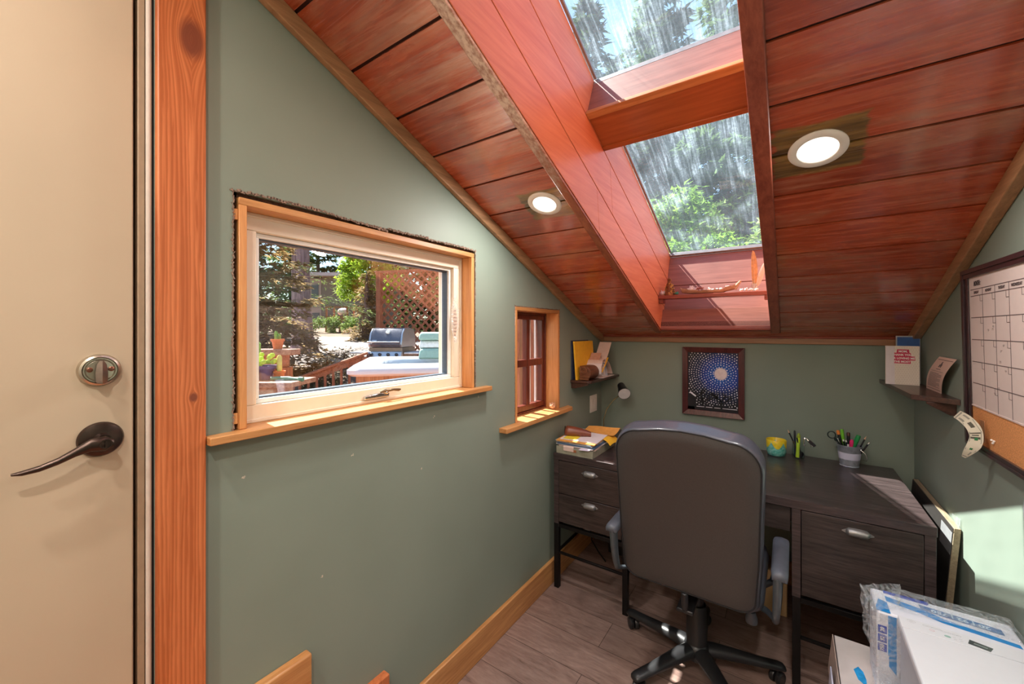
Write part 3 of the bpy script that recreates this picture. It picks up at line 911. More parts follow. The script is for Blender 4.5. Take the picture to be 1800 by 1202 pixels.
# ---- recessed lights in view, and added fill lights of the same build
def can(x, y, power, label, group=None, glow=None):
    s = (ROOM_Y - y) * LL - 0.0
    p = sp(x, 0, 0); 
    z = zc(y)
    t = thing('recessed_or_fill_light', label, 'ceiling light', (x, y, z), 0, group)
    ax = -HD
    c = Vector((x, y, z))
    mb = MB(); mb.lathe([(0.0705, 0.0), (0.0705, 0.0025), (0.066, 0.0055), (0.052, 0.007), (0.049, 0.0055), (0.048, 0.002)], c, ax, 48, True, True)
    mb.build('trim_ring', WHITEP, t)
    mb = MB(); mb.lathe([(0.0478, 0.0021), (0.0478, 0.0032), (0.02, 0.0040)], c, ax, 40)
    mb.build('lens', CANGLOW, t)
    ld = bpy.data.lights.new('recessed_or_fill_lamp', 'AREA')
    ld.shape = 'DISK'; ld.size = 0.095; ld.energy = power; ld.color = (1.0, 0.965, 0.92) if power < 15 else (1.0, 0.92, 0.83)
    lo = bpy.data.objects.new('lamp', ld); C.objects.link(lo)
    lo.parent = t
    lo.location = ax * 0.010
    lo.rotation_euler = ax.to_track_quat('-Z', 'Y').to_euler()
    return t
can(0.3115, 1.435, CAN_POWER, 'small round recessed light left of the skylight shaft')
can(1.206, 1.4425, CAN_POWER, 'larger-looking round recessed light right of the skylight shaft')
can(0.40, -0.35, FILL_POWER, 'added fill light above the door side, behind the viewer')  # from here on: out-of-view lights added to brighten the room
can(1.25, -0.35, FILL_POWER, 'added fill light over the right side, behind the viewer')
can(0.85, -1.15, FILL_POWER, 'added fill light nearest the rear wall, behind the viewer')
# ================================================================ DESK
desk = thing('desk', 'dark espresso wood desk with black metal legs and three pedestal drawers', 'desk', (0.80, 2.36, 0))
DX0, DX1, DY0, DY1, DZ = 0.0385, 1.5650, 2.003, 2.740, 0.76
mb = MB(); mb.box((DX0, DY0, DZ - 0.035), (DX1, DY1, DZ)); mb.build('desktop', ESPRESSO, desk, bevel=0.0015, seg=1)
CZ = 0.365
def pedestal(x0, x1, rows):
    mb = MB()
    mb.box((x0, DY0 + .004, CZ), (x0 + 0.030, DY1 - .01, DZ - .035)); mb.box((x1 - 0.030, DY0 + .004, CZ), (x1, DY1 - .01, DZ - .035))
    mb.box((x0 + .03, DY0 + .03, CZ), (x1 - .03, DY1 - .01, CZ + 0.015)); mb.box((x0 + .03, DY1 - .025, CZ + .015), (x1 - .03, DY1 - .01, DZ - .035))
    mb.build('pedestal', ESPRESSO, desk, bevel=0.001, seg=1)
    for z0, z1, hz, hx in rows:
        mb = MB(); mb.box((x0 + .0325, DY0 + .001, z0), (x1 - .0325, DY0 + .021, z1))
        mb.box((x0 + .045, DY0 + .021, z0 + .02), (x1 - .045, DY1 - .05, z1 - .03))
        d = mb.build('drawer', ESPRESSOD, desk, bevel=0.0012, seg=1)
        # pewter cup pull with pointed ears
        mb = MB()
        w = 0.036
        rings = []
        for u, sc in ((-1, 0.25), (-0.93, 0.62), (-0.75, 0.92), (-0.3, 1), (0.3, 1), (0.75, 0.92), (0.93, 0.62), (1, 0.25)):
            rings.append([Vector((hx + u * w, DY0 + .001 - 0.020 * sc * math.sin(a), hz + 0.0165 * sc * math.cos(a))) for a in [math.pi * k / 8 for k in range(9)]])
        mb.rings(rings)
        for sgn in (-1, 1):
            mb.rings([[Vector((hx + sgn * (w - 0.004), DY0 + .0005 - e, hz + dz)) for e, dz in ((0, -.009), (0.003, -.007), (0.003, .007), (0, .009))],
                      [Vector((hx + sgn * (w + 0.011), DY0 + .0005 - e, hz + dz)) for e, dz in ((0, -.002), (0.002, -.0015), (0.002, .0015), (0, .002))]])
        mb.build('handle', PEWTER, d)
pedestal(DX0 + .002, 0.464, [(0.541, 0.722, 0.6778, 0.2589), (0.380, 0.537, 0.5077, 0.2589)])
pedestal(1.146, DX1 - .002, [(0.380, 0.722, 0.6797, 1.3519)])
mb = MB(); mb.box((0.470, DY0 + .012, 0.622), (1.141, DY0 + .032, 0.721)); mb.box((0.49, DY0 + .032, 0.64), (1.12, DY1 - .06, 0.70))
md = mb.build('drawer', ESPRESSOD, desk, bevel=0.0012, seg=1)
mb = MB(); mb.box((0.464, DY1 - .04, 0.40), (1.146, DY1 - .025, 0.724)); mb.build('modesty_panel', ESPRESSO, desk, bevel=0.001, seg=1)
for x in (0.0545, 0.4490, 1.1615, 1.5480):
    for y in (DY0 + .018, DY1 - .03):
        mb = MB(); mb.box((x - .014, y - .014, 0.0), (x + .014, y + .014, CZ)); mb.build('leg', BLACKM, desk, bevel=0.0015, seg=1)
for xa, xb in ((0.0545, 0.4490), (1.1615, 1.5480)):
    mb = MB()
    for y in (DY0 + .018, DY1 - .03):
        mb.box((xa + .014, y - .006, 0.192), (xb - .014, y + .006, 0.204)); mb.box((xa + .014, y - .010, CZ - .022), (xb - .014, y + .010, CZ - .001))
    for x in (xa, xb):
        mb.box((x - .006, DY0 + .032, 0.192), (x + .006, DY1 - .044, 0.204)); mb.box((x - .010, DY0 + .032, CZ - .022), (x + .010, DY1 - .044, CZ - .001))
    mb.build('stretcher', BLACKM, desk, bevel=0.001, seg=1)

# ================================================================ OFFICE CHAIR
CX, CY = 0.810, 1.872
chair = thing('office_chair', 'black high-back office chair turned to face the desk', 'chair', (CX, CY, 0))
def rrect(w0, w1, z0, z1, rt, rb, n=9):
    """outline of the back: half width at the bottom w0, at the top w1"""
    pts = []
    def corner(cx, cz, r, a0):
        for k in range(n):
            a = a0 + math.pi / 2 * k / (n - 1)
            pts.append((cx + r * math.cos(a), cz + r * math.sin(a)))
    corner(w1 - rt, z1 - rt, rt, 0)
    # crown of the top edge
    for u in (0.5, 0.0, -0.5): pts.append((u * (w1 - rt), z1 + 0.020 * (1 - u * u)))
    corner(-w1 + rt, z1 - rt, rt, math.pi / 2)
    for t in (0.7, 0.5, 0.3): pts.append((-(w0 + (w1 - w0) * t) - 0.004, z0 + (z1 - z0) * t))
    corner(-w0 + rb, z0 + rb, rb, math.pi)
    corner(w0 - rb, z0 + rb, rb, 1.5 * math.pi)
    for t in (0.3, 0.5, 0.7): pts.append(((w0 + (w1 - w0) * t) + 0.004, z0 + (z1 - z0) * t))
    return pts
def backpt(x, z, d):
    """d: depth in front of the rear panel; the back reclines toward the viewer and bows a little"""
    y = 1.625 - 0.10 * (z - 0.44) + 0.05 * (x / 0.26) ** 2 * 0.35 + d
    return Vector((CX + x, y, z))
def outline(inset, d, dz=0.0):
    w = 0.258 - inset
    return [backpt(x, z + dz, d) for x, z in rrect(w - 0.020, w, 0.445 + inset, 1.064 - inset, 0.098 - inset * .6, 0.05)]
mb = MB()
mb.rings([outline(0.10, 0.004), outline(0.05, 0.0), outline(0.016, 0.001), outline(0.006, 0.005)])
br_ = mb.build('backrest', [LEATHERB], chair, smooth=60)
mb = MB()
mb.rings([outline(0.007, 0.004), outline(-0.002, 0.014), outline(-0.006, 0.034), outline(-0.005, 0.058, .012), outline(0.002, 0.080, .022), outline(0.018, 0.100, .024), outline(0.05, 0.114, .016), outline(0.10, 0.120)])
mb.build('back_cushion', [LEATHER], br_, smooth=60)
ol = outline(0.0055, 0.004)
mb = MB(); mb.tube(ol + [ol[0]], 0.0028, 8, cap=False); mb.build('piping', plain('matte_black_piping', rgb(34, 32, 34), .8), br_)
mb = MB()
def seatring(ins, z, dy=0.0):
    pts = []
    w = 0.250 - ins; y0 = 1.70 + ins; y1 = 2.17 - ins; r = 0.07 - ins * .5
    for cx, cy, a0 in ((w - r, y1 - r, 0), (-w + r, y1 - r, math.pi / 2), (-w + r, y0 + r, math.pi), (w - r, y0 + r, 1.5 * math.pi)):
        for k in range(8):
            a = a0 + math.pi / 2 * k / 7
            pts.append(Vector((CX + cx + r * math.cos(a), cy + r * math.sin(a), z)))
    return pts
mb.rings([seatring(0.03, 0.405), seatring(0.0, 0.42), seatring(-0.004, 0.45), seatring(0.004, 0.485), seatring(0.03, 0.505), seatring(0.10, 0.51)])
mb.build('seat', LEATHER, chair, smooth=60)
mb = MB(); mb.box((CX - .10, 1.78, 0.385), (CX + .10, 1.99, 0.406)); mb.box((CX - .03, 1.60 + .035, 0.37), (CX + .03, 1.80, 0.384))
mb.tube([(CX, 1.655, 0.377), (CX, 1.640, 0.39), (CX, 1.637, 0.45)], 0.014, 8)
mech = mb.build('tilt_mechanism', BLACKP, chair, bevel=0.004)
mb = MB(); mb.tube([(CX + 0.09, 1.86, 0.39), (CX + 0.16, 1.83, 0.375), (CX + 0.205, 1.80, 0.345)], 0.006, 8)
mb.lathe([(0.010, 0), (0.020, 0.004), (0.021, 0.02), (0.014, 0.045)], (CX + 0.209, 1.795, 0.325), (0.0, 0, 1), 16)
mb.build('tension_knob', GREYP, mech)
mb = MB(); mb.lathe([(0.043, 0.095), (0.0415, 0.10), (0.0395, 0.275), (0.036, 0.28), (0.036, 0.27)], (CX, CY, 0), n=32); mb.lathe([(0.0285, 0.26), (0.0285, 0.39)], (CX, CY, 0), n=28)
mb.build('gas_column', BLACKP, chair)
mb = MB(); mb.lathe([(0.034, 0.055), (0.052, 0.06), (0.055, 0.095), (0.047, 0.112), (0.040, 0.118)], (CX, CY, 0), n=32)
hub = mb.build('base_hub', BLACKP, chair)
for k in range(5):
    a = R_(165.4 + 72 * k); d = Vector((math.cos(a), math.sin(a), 0)); q = Vector((-d.y, d.x, 0))
    mb = MB(); rings = []
    for r, zc_, w, hh in ((0.03, 0.085, 0.036, 0.030), (0.07, 0.088, 0.034, 0.028), (0.14, 0.083, 0.030, 0.024), (0.24, 0.074, 0.026, 0.018), (0.315, 0.069, 0.025, 0.015), (0.332, 0.067, 0.021, 0.012), (0.338, 0.065, 0.013, 0.006)):
        c = Vector((CX, CY, zc_)) + d * r
        rings.append([c + q * (w * math.cos(t) * (1.0)) + Vector((0, 0, hh * (math.sin(t) if math.sin(t) > 0 else 0.75 * math.sin(t)))) for t in [2 * math.pi * i / 16 for i in range(16)]])
    mb.rings(rings); lg = mb.build('leg', BLACKP, chair, smooth=50)
    c = Vector((CX, CY, 0)) + d * 0.308
    a2 = a + 0.7 * (1 if k % 2 else -1); wd = Vector((math.cos(a2), math.sin(a2), 0)); ax = Vector((-wd.y, wd.x, 0))
    mb = MB()
    for sgn in (-1, 1):
        cc = c + Vector((0, 0, 0.026)) + ax * (sgn * 0.013)
        mb.lathe([(0.012, -0.0095), (0.024, -0.009), (0.026, -0.004), (0.026, 0.005), (0.022, 0.0095), (0.008, 0.0095)], cc, ax * sgn, 24)
    mb.lathe([(0.0055, 0.03), (0.0055, 0.062)], c, n=10)
    mb.prism([(math.cos(t) * 0.029, 0.026 + math.sin(t) * 0.030) for t in [math.pi * i / 10 for i in range(11)]], 'Y', -0.003, 0.003) if False else None
    mb.build('caster', BLACKP, lg)
for sgn in (-1, 1):
    x = CX + (0.303 if sgn > 0 else -0.270)
    ylo, yhi, z = 1.570, 1.885, 0.655
    mb = MB()
    rings = []
    for y, w, zt, zb_ in ((ylo, 0.014, z - .008, z - .020), (ylo + .006, 0.021, z - .001, z - .026), (ylo + .03, 0.0235, z + .002, z - .024), (1.70, 0.024, z + .003, z - .018), (1.84, 0.0245, z - .001, z - .019), (yhi - .01, 0.022, z - .008, z - .022), (yhi, 0.015, z - .015, z - .024)):
        rings.append([Vector((x + dx * w, y, zz)) for dx, zz in ((-1, zb_), (-1.05, (zt + zb_) / 2 + .003), (-.75, zt), (0, zt + .003), (.75, zt), (1.05, (zt + zb_) / 2 + .003), (1, zb_))])
    mb.rings(rings); pad = mb.build('armrest', GREYP, chair, smooth=50)
    mb = MB(); rings = []
    for p, w, th in (((x - sgn * .004, 1.596, 0.640), .028, .015), ((x - sgn * .006, 1.600, 0.57), .024, .0135), ((x - sgn * .009, 1.608, 0.51), .019, .012), ((x - sgn * .012, 1.622, 0.470), .014, .011), ((x - sgn * .014, 1.665, 0.448), .010, .010), ((x - sgn * .04, 1.74, 0.424), .014, .010), ((x - sgn * .10, 1.82, 0.398), .02, .006)):
        rings.append([Vector(p) + Vector((th * math.cos(t), w * math.sin(t), 0.004 * math.sin(t))) for t in [2 * math.pi * i / 14 for i in range(14)]])
    mb.rings(rings); mb.build('arm_support', plain('grey_support', rgb(70, 78, 84), 0.3, coat=.2), pad, smooth=60)
    mb = MB(); mb.tube([(x - sgn * .002, 1.875, 0.635), (x - sgn * .006, 1.90, 0.55), (x - sgn * .03, 1.93, 0.44), (x - sgn * .07, 1.92, 0.41), (x - sgn * .12, 1.90, 0.398)], 0.012, 10); mb.build('arm_support', BLACKP, pad)

# ================================================================ THINGS ON THE DESK, LEFT
Z = DZ
# shallow grey tray
tray = thing('paper_tray', 'shallow grey-green tray under the stack of papers', 'tray', (0.17, 2.20, Z))
mb = MB()
TX0, TX1, TY0, TY1 = 0.052, 0.272, 2.014, 2.330
GT = plain('grey_green_board', rgb(150, 150, 132), 0.6)
mb.box((TX0, TY0, Z), (TX1, TY1, Z + .003))
mb.box((TX0, TY0, Z + .003), (TX1, TY0 + .003, Z + .040)); mb.box((TX0, TY1 - .003, Z + .003), (TX1, TY1, Z + .040))
mb.box((TX0, TY0 + .003, Z + .003), (TX0 + .003, TY1 - .003, Z + .040)); mb.box((TX1 - .003, TY0 + .003, Z + .003), (TX1, TY1 - .003, Z + .040))
mb.build('tray_body', GT, tray, bevel=0.0008, seg=1)
mb = MB(); mb.box((0.150, TY0 - .0015, Z + .018), (0.176, TY0, Z + .032)); mb.build('label_holder', plain('copper_label', rgb(176, 112, 74), 0.4, 0.4), tray, bevel=0.0005, seg=1)
rp = random.Random(7)
def flatsheet(name, label, cat, x0, y0, w, d, z, th, mat, rz=0, group=None, parts=None):
    o = MB(Matrix.Translation((x0, y0, z)) @ Matrix.Rotation(rz, 4, 'Z'))
    o.box((-w / 2, -d / 2, 0), (w / 2, d / 2, th))
    ob = o.build(name, mat, None, bevel=0.0006, seg=1)
    rest(ob, (x0, y0, z))
    return tagp(ob, label, cat, group)
z = Z + 0.0035
seq = [('paper_stack', 'thick bundle of loose papers filling the grey tray', 'papers', .206, .30, .034, PAPER, 0.0),
       ('envelope', 'pinkish envelope bundle lowest in the pile above the tray', 'envelope', .215, .28, .008, PAPERP, 0.06),
       ('paper_stack', 'thin bundle of white letters just under the dark blue folder', 'papers', .225, .30, .006, PAPER, -0.05),
       ('folder', 'dark blue folder in the middle of the paper pile', 'folder', .222, .31, .006, PAPERB, 0.03),
       ('paper_stack', 'white papers lying on the dark blue folder', 'papers', .220, .30, .006, PAPER, -0.02),
       ('folder', 'light steel-blue folder in the upper half of the pile', 'folder', .224, .305, .004, plain('steel_blue', rgb(120, 150, 170), .6), -0.06),
       ('envelope', 'manila envelope near the top of the pile', 'envelope', .226, .31, .006, MANILA, 0.05),
       ('paper_stack', 'large white sheets topping the paper pile under the brown case', 'papers', .215, .28, .004, PAPER, 0.09)]
for i, (nm, lb, ct, w, d, th, mt, rz) in enumerate(seq):
    cx = 0.162 + (0.0 if i == 0 else rp.uniform(-.004, .008)); cy = 2.170 + (0.0 if i == 0 else rp.uniform(-.004, .006))
    flatsheet(nm, lb, ct, cx, cy, w, d, z, th, mt, rz); z += th + 0.0004
pile_top = z
nt = MB(Matrix.Translation((0.118, 2.075, z)) @ Matrix.Rotation(0.09, 4, 'Z')); nt.box((-.038, -.038, 0), (.038, .038, .0008)); tagp(rest(nt.build('sticky_note', STICKY), (0.118, 2.075, z)), 'square yellow sticky note on the white papers under the brown case', 'note')
# orange-yellow envelope curling up behind
mb = MB(); g = []
for i in range(8):
    t = i / 7
    g.append([Vector((0.10 + 0.20 * u + 0.01 * t, 2.245 + 0.085 * t, pile_top + 0.001 + 0.030 * t * t * (0.5 + 0.5 * u) + (0.002 * math.sin(u * 6)))) for u in [k / 9 for k in range(10)]])
mb.sheet(g, 0.002); tagp(rest(mb.build('envelope', MANILA), (0.20, 2.24, pile_top)), 'orange manila envelope curling up at the back of the pile', 'envelope')
mb = MB(); g = []
for i in range(8):
    t = i / 7
    g.append([Vector((0.268 + 0.045 * t, 2.16 + 0.14 * u, pile_top - 0.006 - 0.030 * t * t + 0.004 * math.sin(u * 5))) for u in [k / 9 for k in range(10)]])
mb.sheet(g, 0.0015); tagp(rest(mb.build('envelope', YELLOW), (0.28, 2.23, pile_top - .03)), 'golden envelope drooping over the right side of the pile', 'envelope')
# paper tab hanging over the tray's front
mb = MB(); g = []
for i in range(7):
    t = i / 6
    g.append([Vector((0.098 + 0.062 * u, 2.040 - 0.028 * min(1, t * 1.6) - 0.001, Z + 0.0475 - (0.0 if t < .55 else 0.028 * (t - .55) / .45) + 0.001)) for u in (0, .5, 1)])
mb.sheet(g, 0.0008); tagp(rest(mb.build('receipt', PAPERP), (0.13, 2.015, Z + .03)), 'small pinkish receipt folded over the front of the tray', 'receipt')
mb = MB(); g = [[Vector((0.205 + 0.06 * u - .01 * t, 2.016 - 0.018 * t, Z + 0.049 - 0.008 * t + 0.004 * u)) for u in (0, .33, .66, 1)] for t in (0, .5, 1)]
mb.sheet(g, 0.0008); tagp(rest(mb.build('note_sheet', plain('lilac_paper', rgb(206, 198, 220), .8)), (0.235, 2.01, Z + .04)), 'small lilac slip sticking out at the front right corner of the tray', 'paper')
# brown eyeglass case
case = thing('glasses_case', 'brown leather eyeglass case on top of the paper pile', 'case', (0.125, 2.13, pile_top))
mb = MB(Matrix.Translation((0.128, 2.135, pile_top + .001)) @ Matrix.Rotation(R_(20), 4, 'Z'))
rings = []
for u in range(13):
    x = -0.075 + 0.150 * u / 12; s = 1 - 0.55 * (u / 12) ** 2
    if u == 0: s = 0.75
    rings.append([Vector((x, 0.033 * s * math.cos(a) * 1.0, max(0.0, 0.018 * s + 0.036 * s * math.sin(a)) if math.sin(a) > -0.5 else 0.0)) for a in [2 * math.pi * k / 20 for k in range(20)]])
mb.rings(rings, True, True); BL = plain('brown_leather', rgb(122, 66, 46), 0.35, coat=.3, bump=.1, scale=200)
mb.build('case_body', BL, case, smooth=60)
mb = MB(Matrix.Translation((0.128, 2.135, pile_top + .001)) @ Matrix.Rotation(R_(20), 4, 'Z'))
mb.rings([[Vector((x, 0.029 * s * math.cos(a), 0.026 + 0.026 * s * math.sin(a))) for a in [2 * math.pi * k / 20 for k in range(20)]] for x, s in ((-0.0755, 1.0), (-0.0745, .99))])
mb.build('case_opening', BLACKGAP, case)

# desk lamp
lamp = thing('desk_lamp', 'small black desk lamp with a brass gooseneck', 'lamp', (0.115, 2.60, Z))
mb = MB(); mb.lathe([(0.062, 0), (0.062, 0.008), (0.056, 0.014), (0.012, 0.017)], (0.115, 2.60, Z), n=36); mb.build('base', BLACKP, lamp)
mb = MB(); mb.tube([(0.088, 2.625, Z + .014), (0.086, 2.63, 0.84), (0.100, 2.645, 0.905), (0.135, 2.665, 0.965), (0.175, 2.69, 1.005), (0.192, 2.705, 1.018)], 0.0036, 10)
mb.build('gooseneck', plain('brass', rgb(170, 150, 110), .25, .9), lamp)
ax = Vector((0.50, -0.80, -0.38)).normalized()
c0 = Vector((0.190, 2.705, 1.050))
mb = MB(); mb.lathe([(0.020, -0.045), (0.025, -0.043), (0.028, 0.0), (0.042, 0.070), (0.0405, 0.070), (0.027, 0.002)], c0, ax, 36, True, True)
sh_ = mb.build('lamp_shade', BLACKP, lamp)
mb = MB(); mb.lathe([(0.0405, 0.0), (0.041, 0.002), (0.012, 0.0035), (0.010, 0.0055), (0.003, 0.0055)], c0 + ax * 0.066, ax, 36)
mb.build('diffuser', plain('lamp_diffuser', rgb(214, 214, 216), .35, var=.02), sh_)

# ================================================================ THINGS ON THE DESK, RIGHT
pot = thing('painted_pot', 'small round teal pot with painted yellow scallops', 'pot', (1.0764, 2.665, Z))
k = N('painted_glaze')
tc = k.n('ShaderNodeTexCoord'); x, y, z_ = k.sep(tc.outputs['Object'])
ang = k.math('ARCTAN2', y, x)
sc = k.math('MULTIPLY', k.math('ABSOLUTE', k.math('SINE', k.math('ADD', k.math('MULTIPLY', ang, 2.5), 2.0))), 0.034)
nn = k.noise(k.coord(), 90, 3)
edge = k.math('SUBTRACT', 0.080, k.math('ADD', sc, k.math('MULTIPLY', nn, 0.006)))
msk = k.math('GREATER_THAN', z_, edge)
teal = k.ramp(nn, [(0.35, rgb(66, 176, 160)), (0.65, rgb(150, 208, 200))])
k.l(k.mix(msk, teal, k.ramp(nn, [(0.3, rgb(246, 196, 20)), (0.7, rgb(240, 226, 60))])), k.b.inputs['Base Color'])
k.b.inputs['Roughness'].default_value = 0.3
mb = MB(); mb.lathe([(0.030, 0), (0.041, 0.004), (0.046, 0.025), (0.0475, 0.060), (0.0485, 0.086), (0.0465, 0.088), (0.0435, 0.084), (0.041, 0.030), (0.03, 0.008)], (1.0764, 2.665, Z), n=40)
mb.build('pot_body', k.m, pot, smooth=60)

jar = thing('glass_jar', 'clear glass jar of pens between the painted pot and the metal pail', 'jar', (1.176, 2.672, Z))
JG = m_glass('jar_glass', (0.95, 0.98, 0.97, 1), 0, 2.2)
mb = MB(); mb.lathe([(0.024, 0.0), (0.0275, 0.003), (0.0285, 0.02), (0.0275, 0.078), (0.0285, 0.092), (0.0265, 0.092), (0.0255, 0.078), (0.0262, 0.02), (0.02, 0.006)], (1.176, 2.672, Z), n=32)
mb.build('jar_body', JG, jar, smooth=60)
def stick(name, label, cat, a, b, r, mat, tip=None, tipm=None, group=None, n=12, r2=None):
    a = Vector(a); b = Vector(b)
    t = thing(name, label, cat, a, 0, group)
    mb = MB(); mb.cyl(a, b, r, n, r2); mb.build('barrel', mat, t)
    if tip:
        d = (b - a).normalized()
        mb = MB(); mb.lathe([(rr, h) for rr, h in tip], b, d, n); mb.build('cap' if 'pen' in name or 'marker' in name or 'high' in name else 'tip', tipm, t)
    return t
jz = Z + .007
BP = plain('black_pen', rgb(24, 22, 30), .3); GR = plain('lime_green', rgb(196, 226, 40), .4)
stick('pencil', 'black pencil with a bare wood tip leaning left in the glass jar', 'pencil', (1.186, 2.672, jz), (1.135, 2.682, 0.889), .0036, BP, [(.0036, 0), (.0012, .014), (.0002, .018)], plain('pencil_wood', rgb(232, 186, 150), .7))
stick('ballpoint_pen', 'short dark blue pen upright at the back of the glass jar', 'pen', (1.162, 2.684, jz), (1.160, 2.688, 0.892), .0042, plain('navy_pen', rgb(24, 28, 52), .35), [(.0046, -.03), (.0046, .008), (.002, .012)], BP)
stick('highlighter', 'lime green highlighter standing in the glass jar', 'highlighter', (1.172, 2.660, jz), (1.177, 2.664, 0.872), .0085, GR, [(.0085, 0), (.0085, .012), (.0055, .016), (.005, .024)], plain('olive_cap', rgb(150, 170, 40), .4))
stick('craft_knife', 'slim black pen beside the green highlighter in the glass jar', 'pen', (1.190, 2.668, jz), (1.170, 2.655, 0.872), .0038, BP)
cl = thing('binder_clip', 'silver and black binder clip hooked on the rim of the glass jar', 'clip', (1.207, 2.668, 0.83))
mb = MB(); mb.tube([(1.200, 2.664, 0.872), (1.212, 2.66, 0.874), (1.236, 2.65, 0.838), (1.228, 2.65, 0.834)], .0034, 8); mb.tube([(1.202, 2.664, 0.872), (1.200, 2.66, 0.836), (1.206, 2.66, 0.834)], .0032, 8)
mb.build('wire_handle', CHROME, cl)
mb = MB(); mb.obox((1.234, 2.650, 0.853), (.018, .009, .007), (0, R_(45), 0)); mb.build('clamp', BP, cl, bevel=.001)
bt = MB(); bt.ball((1.188, 2.676, jz + .016), .013, 14, (1, .8, 1.1)); tagp(rest(bt.build('eraser', BP), (1.188, 2.676, jz)), 'dark round eraser at the bottom of the glass jar', 'eraser')

pail = thing('metal_pail', 'small galvanized pail full of pens with a pale paper band', 'pail', (1.388, 2.668, Z))
GALV = plain('galvanized_steel', rgb(178, 184, 196), .36, .45, var=.1, scale=60)
mb = MB(); mb.lathe([(0.0385, 0.0), (0.040, 0.003), (0.0375, 0.006), (0.0390, 0.010), (0.0508, 0.104), (0.053, 0.106), (0.053, 0.109), (0.0495, 0.107), (0.0375, 0.010), (0.02, 0.008)], (1.388, 2.668, Z), n=40); mb.build('pail_body', GALV, pail, smooth=50)
mb = MB(); mb.lathe([(0.0427, 0.038), (0.0469, 0.072), (0.0466, 0.072), (0.0424, 0.038)], (1.388, 2.668, Z), n=40, cap0=False, cap1=False)
mb.build('paper_band', plain('lilac_band', rgb(206, 206, 228), .7, var=.01), pail, smooth=60)
mb = MB()
mb.ball((1.388 + .042, 2.668 - .030, Z + .092), .0045, 10); mb.ball((1.388 - .042, 2.668 + .030, Z + .092), .0045, 10)
h0 = Vector((1.388 + .044, 2.668 - .031, Z + .091)); h1 = Vector((1.388 - .044, 2.668 + .031, Z + .091)); mb.tube([h0, h0 + Vector((.014, -.006, -.012)), h0 + Vector((.022, -.002, -.038)), h0 + Vector((.020, .020, -.054)), Vector((1.446, 2.70, Z + .030)), Vector((1.42, 2.725, Z + .034)), Vector((1.375, 2.725, Z + .06)), h1 + Vector((-.004, .008, -.012)), h1], .0015, 8)
mb.build('bail_handle', CHROME, pail)
pz = Z + .012; px_, py_ = 1.388, 2.668
GRN = plain('green_marker', rgb(20, 140, 70), .35); PNK = plain('pink_marker', rgb(222, 40, 110), .35); LGR = plain('bright_green', rgb(110, 190, 40), .35); ORG = plain('orange_marker', rgb(236, 140, 60), .35)
stick('marker', 'thick green marker leaning right in the metal pail', 'marker', (1.372, 2.652, pz), (1.418, 2.642, 0.912), .0095, GRN, [(.0098, -.004), (.0098, .008), (.008, .014)], GRN, n=16)
stick('marker', 'bright green marker standing tallest at the back of the pail', 'marker', (1.380, 2.680, pz), (1.362, 2.700, 0.922), .0075, LGR, [(.0078, 0), (.0078, .01), (.005, .014)], LGR)
stick('marker', 'orange marker at the back left of the metal pail', 'marker', (1.376, 2.675, pz), (1.348, 2.694, 0.908), .0065, BP, [(.0072, 0), (.0072, .018), (.004, .022)], ORG)
stick('marker', 'pink capped marker in the middle of the metal pail', 'marker', (1.388, 2.650, pz), (1.394, 2.640, 0.880), .008, PNK, [(.0085, 0), (.0085, .012), (.006, .02)], PNK)
stick('marker', 'brown capped marker standing behind the pink one in the pail', 'marker', (1.388, 2.690, pz), (1.388, 2.706, 0.904), .007, BP, [(.0074, 0), (.0074, .014), (.005, .018)], plain('brown_cap', rgb(84, 44, 30), .4))
stick('pencil', 'black pencil with a bare wood tip leaning right in the metal pail', 'pencil', (1.396, 2.668, pz), (1.448, 2.676, 0.902), .0036, BP, [(.0036, 0), (.0012, .014), (.0002, .018)], MATS.get('x') or plain('pencil_wood', rgb(232, 186, 150), .7))
stick('ballpoint_pen', 'black pen with a silver tip leaning farthest right in the pail', 'pen', (1.400, 2.660, pz), (1.458, 2.654, 0.884), .0040, BP, [(.0034, 0), (.003, .008), (.001, .012)], CHROME)
stick('ballpoint_pen', 'black pen with a white end left of centre in the pail', 'pen', (1.384, 2.664, pz), (1.364, 2.650, 0.886), .0038, BP, [(.0038, 0), (.003, .008)], WHITEP)
stick('ballpoint_pen', 'dark pen with a pale end beside the pink marker in the pail', 'pen', (1.390, 2.672, pz), (1.374, 2.648, 0.884), .0038, plain('navy_pen', rgb(24, 28, 52), .35), [(.0038, 0), (.003, .008)], WHITEP)
stick('ballpoint_pen', 'white pen showing just above the rim of the metal pail', 'pen', (1.384, 2.640, pz), (1.380, 2.630, 0.876), .0045, WHITEP)
sci = thing('scissors', 'black-handled scissors hanging out over the left rim of the pail', 'scissors', (1.372, 2.672, pz))
mb = MB(); mb.obox((1.362, 2.675, 0.835), (.0015, .006, .062), (0, R_(-20), 0)); mb.build('blade', CHROME, sci)
mb = MB()
for cx, cz, r in ((1.318, 0.906, .0165), (1.340, 0.886, .010)):
    mb.tube([(cx + r * math.cos(t), 2.676 + (.0 if cx < 1.33 else .008), cz + r * 1.05 * math.sin(t)) for t in [2 * math.pi * i / 18 for i in range(19)]], .0030, 8, cap=False)
mb.tube([(1.330, 2.676, 0.893), (1.346, 2.676, 0.874), (1.352, 2.676, 0.862)], .0045, 8); mb.build('handle', plain('dark_green_grip', rgb(22, 40, 38), .35), sci)

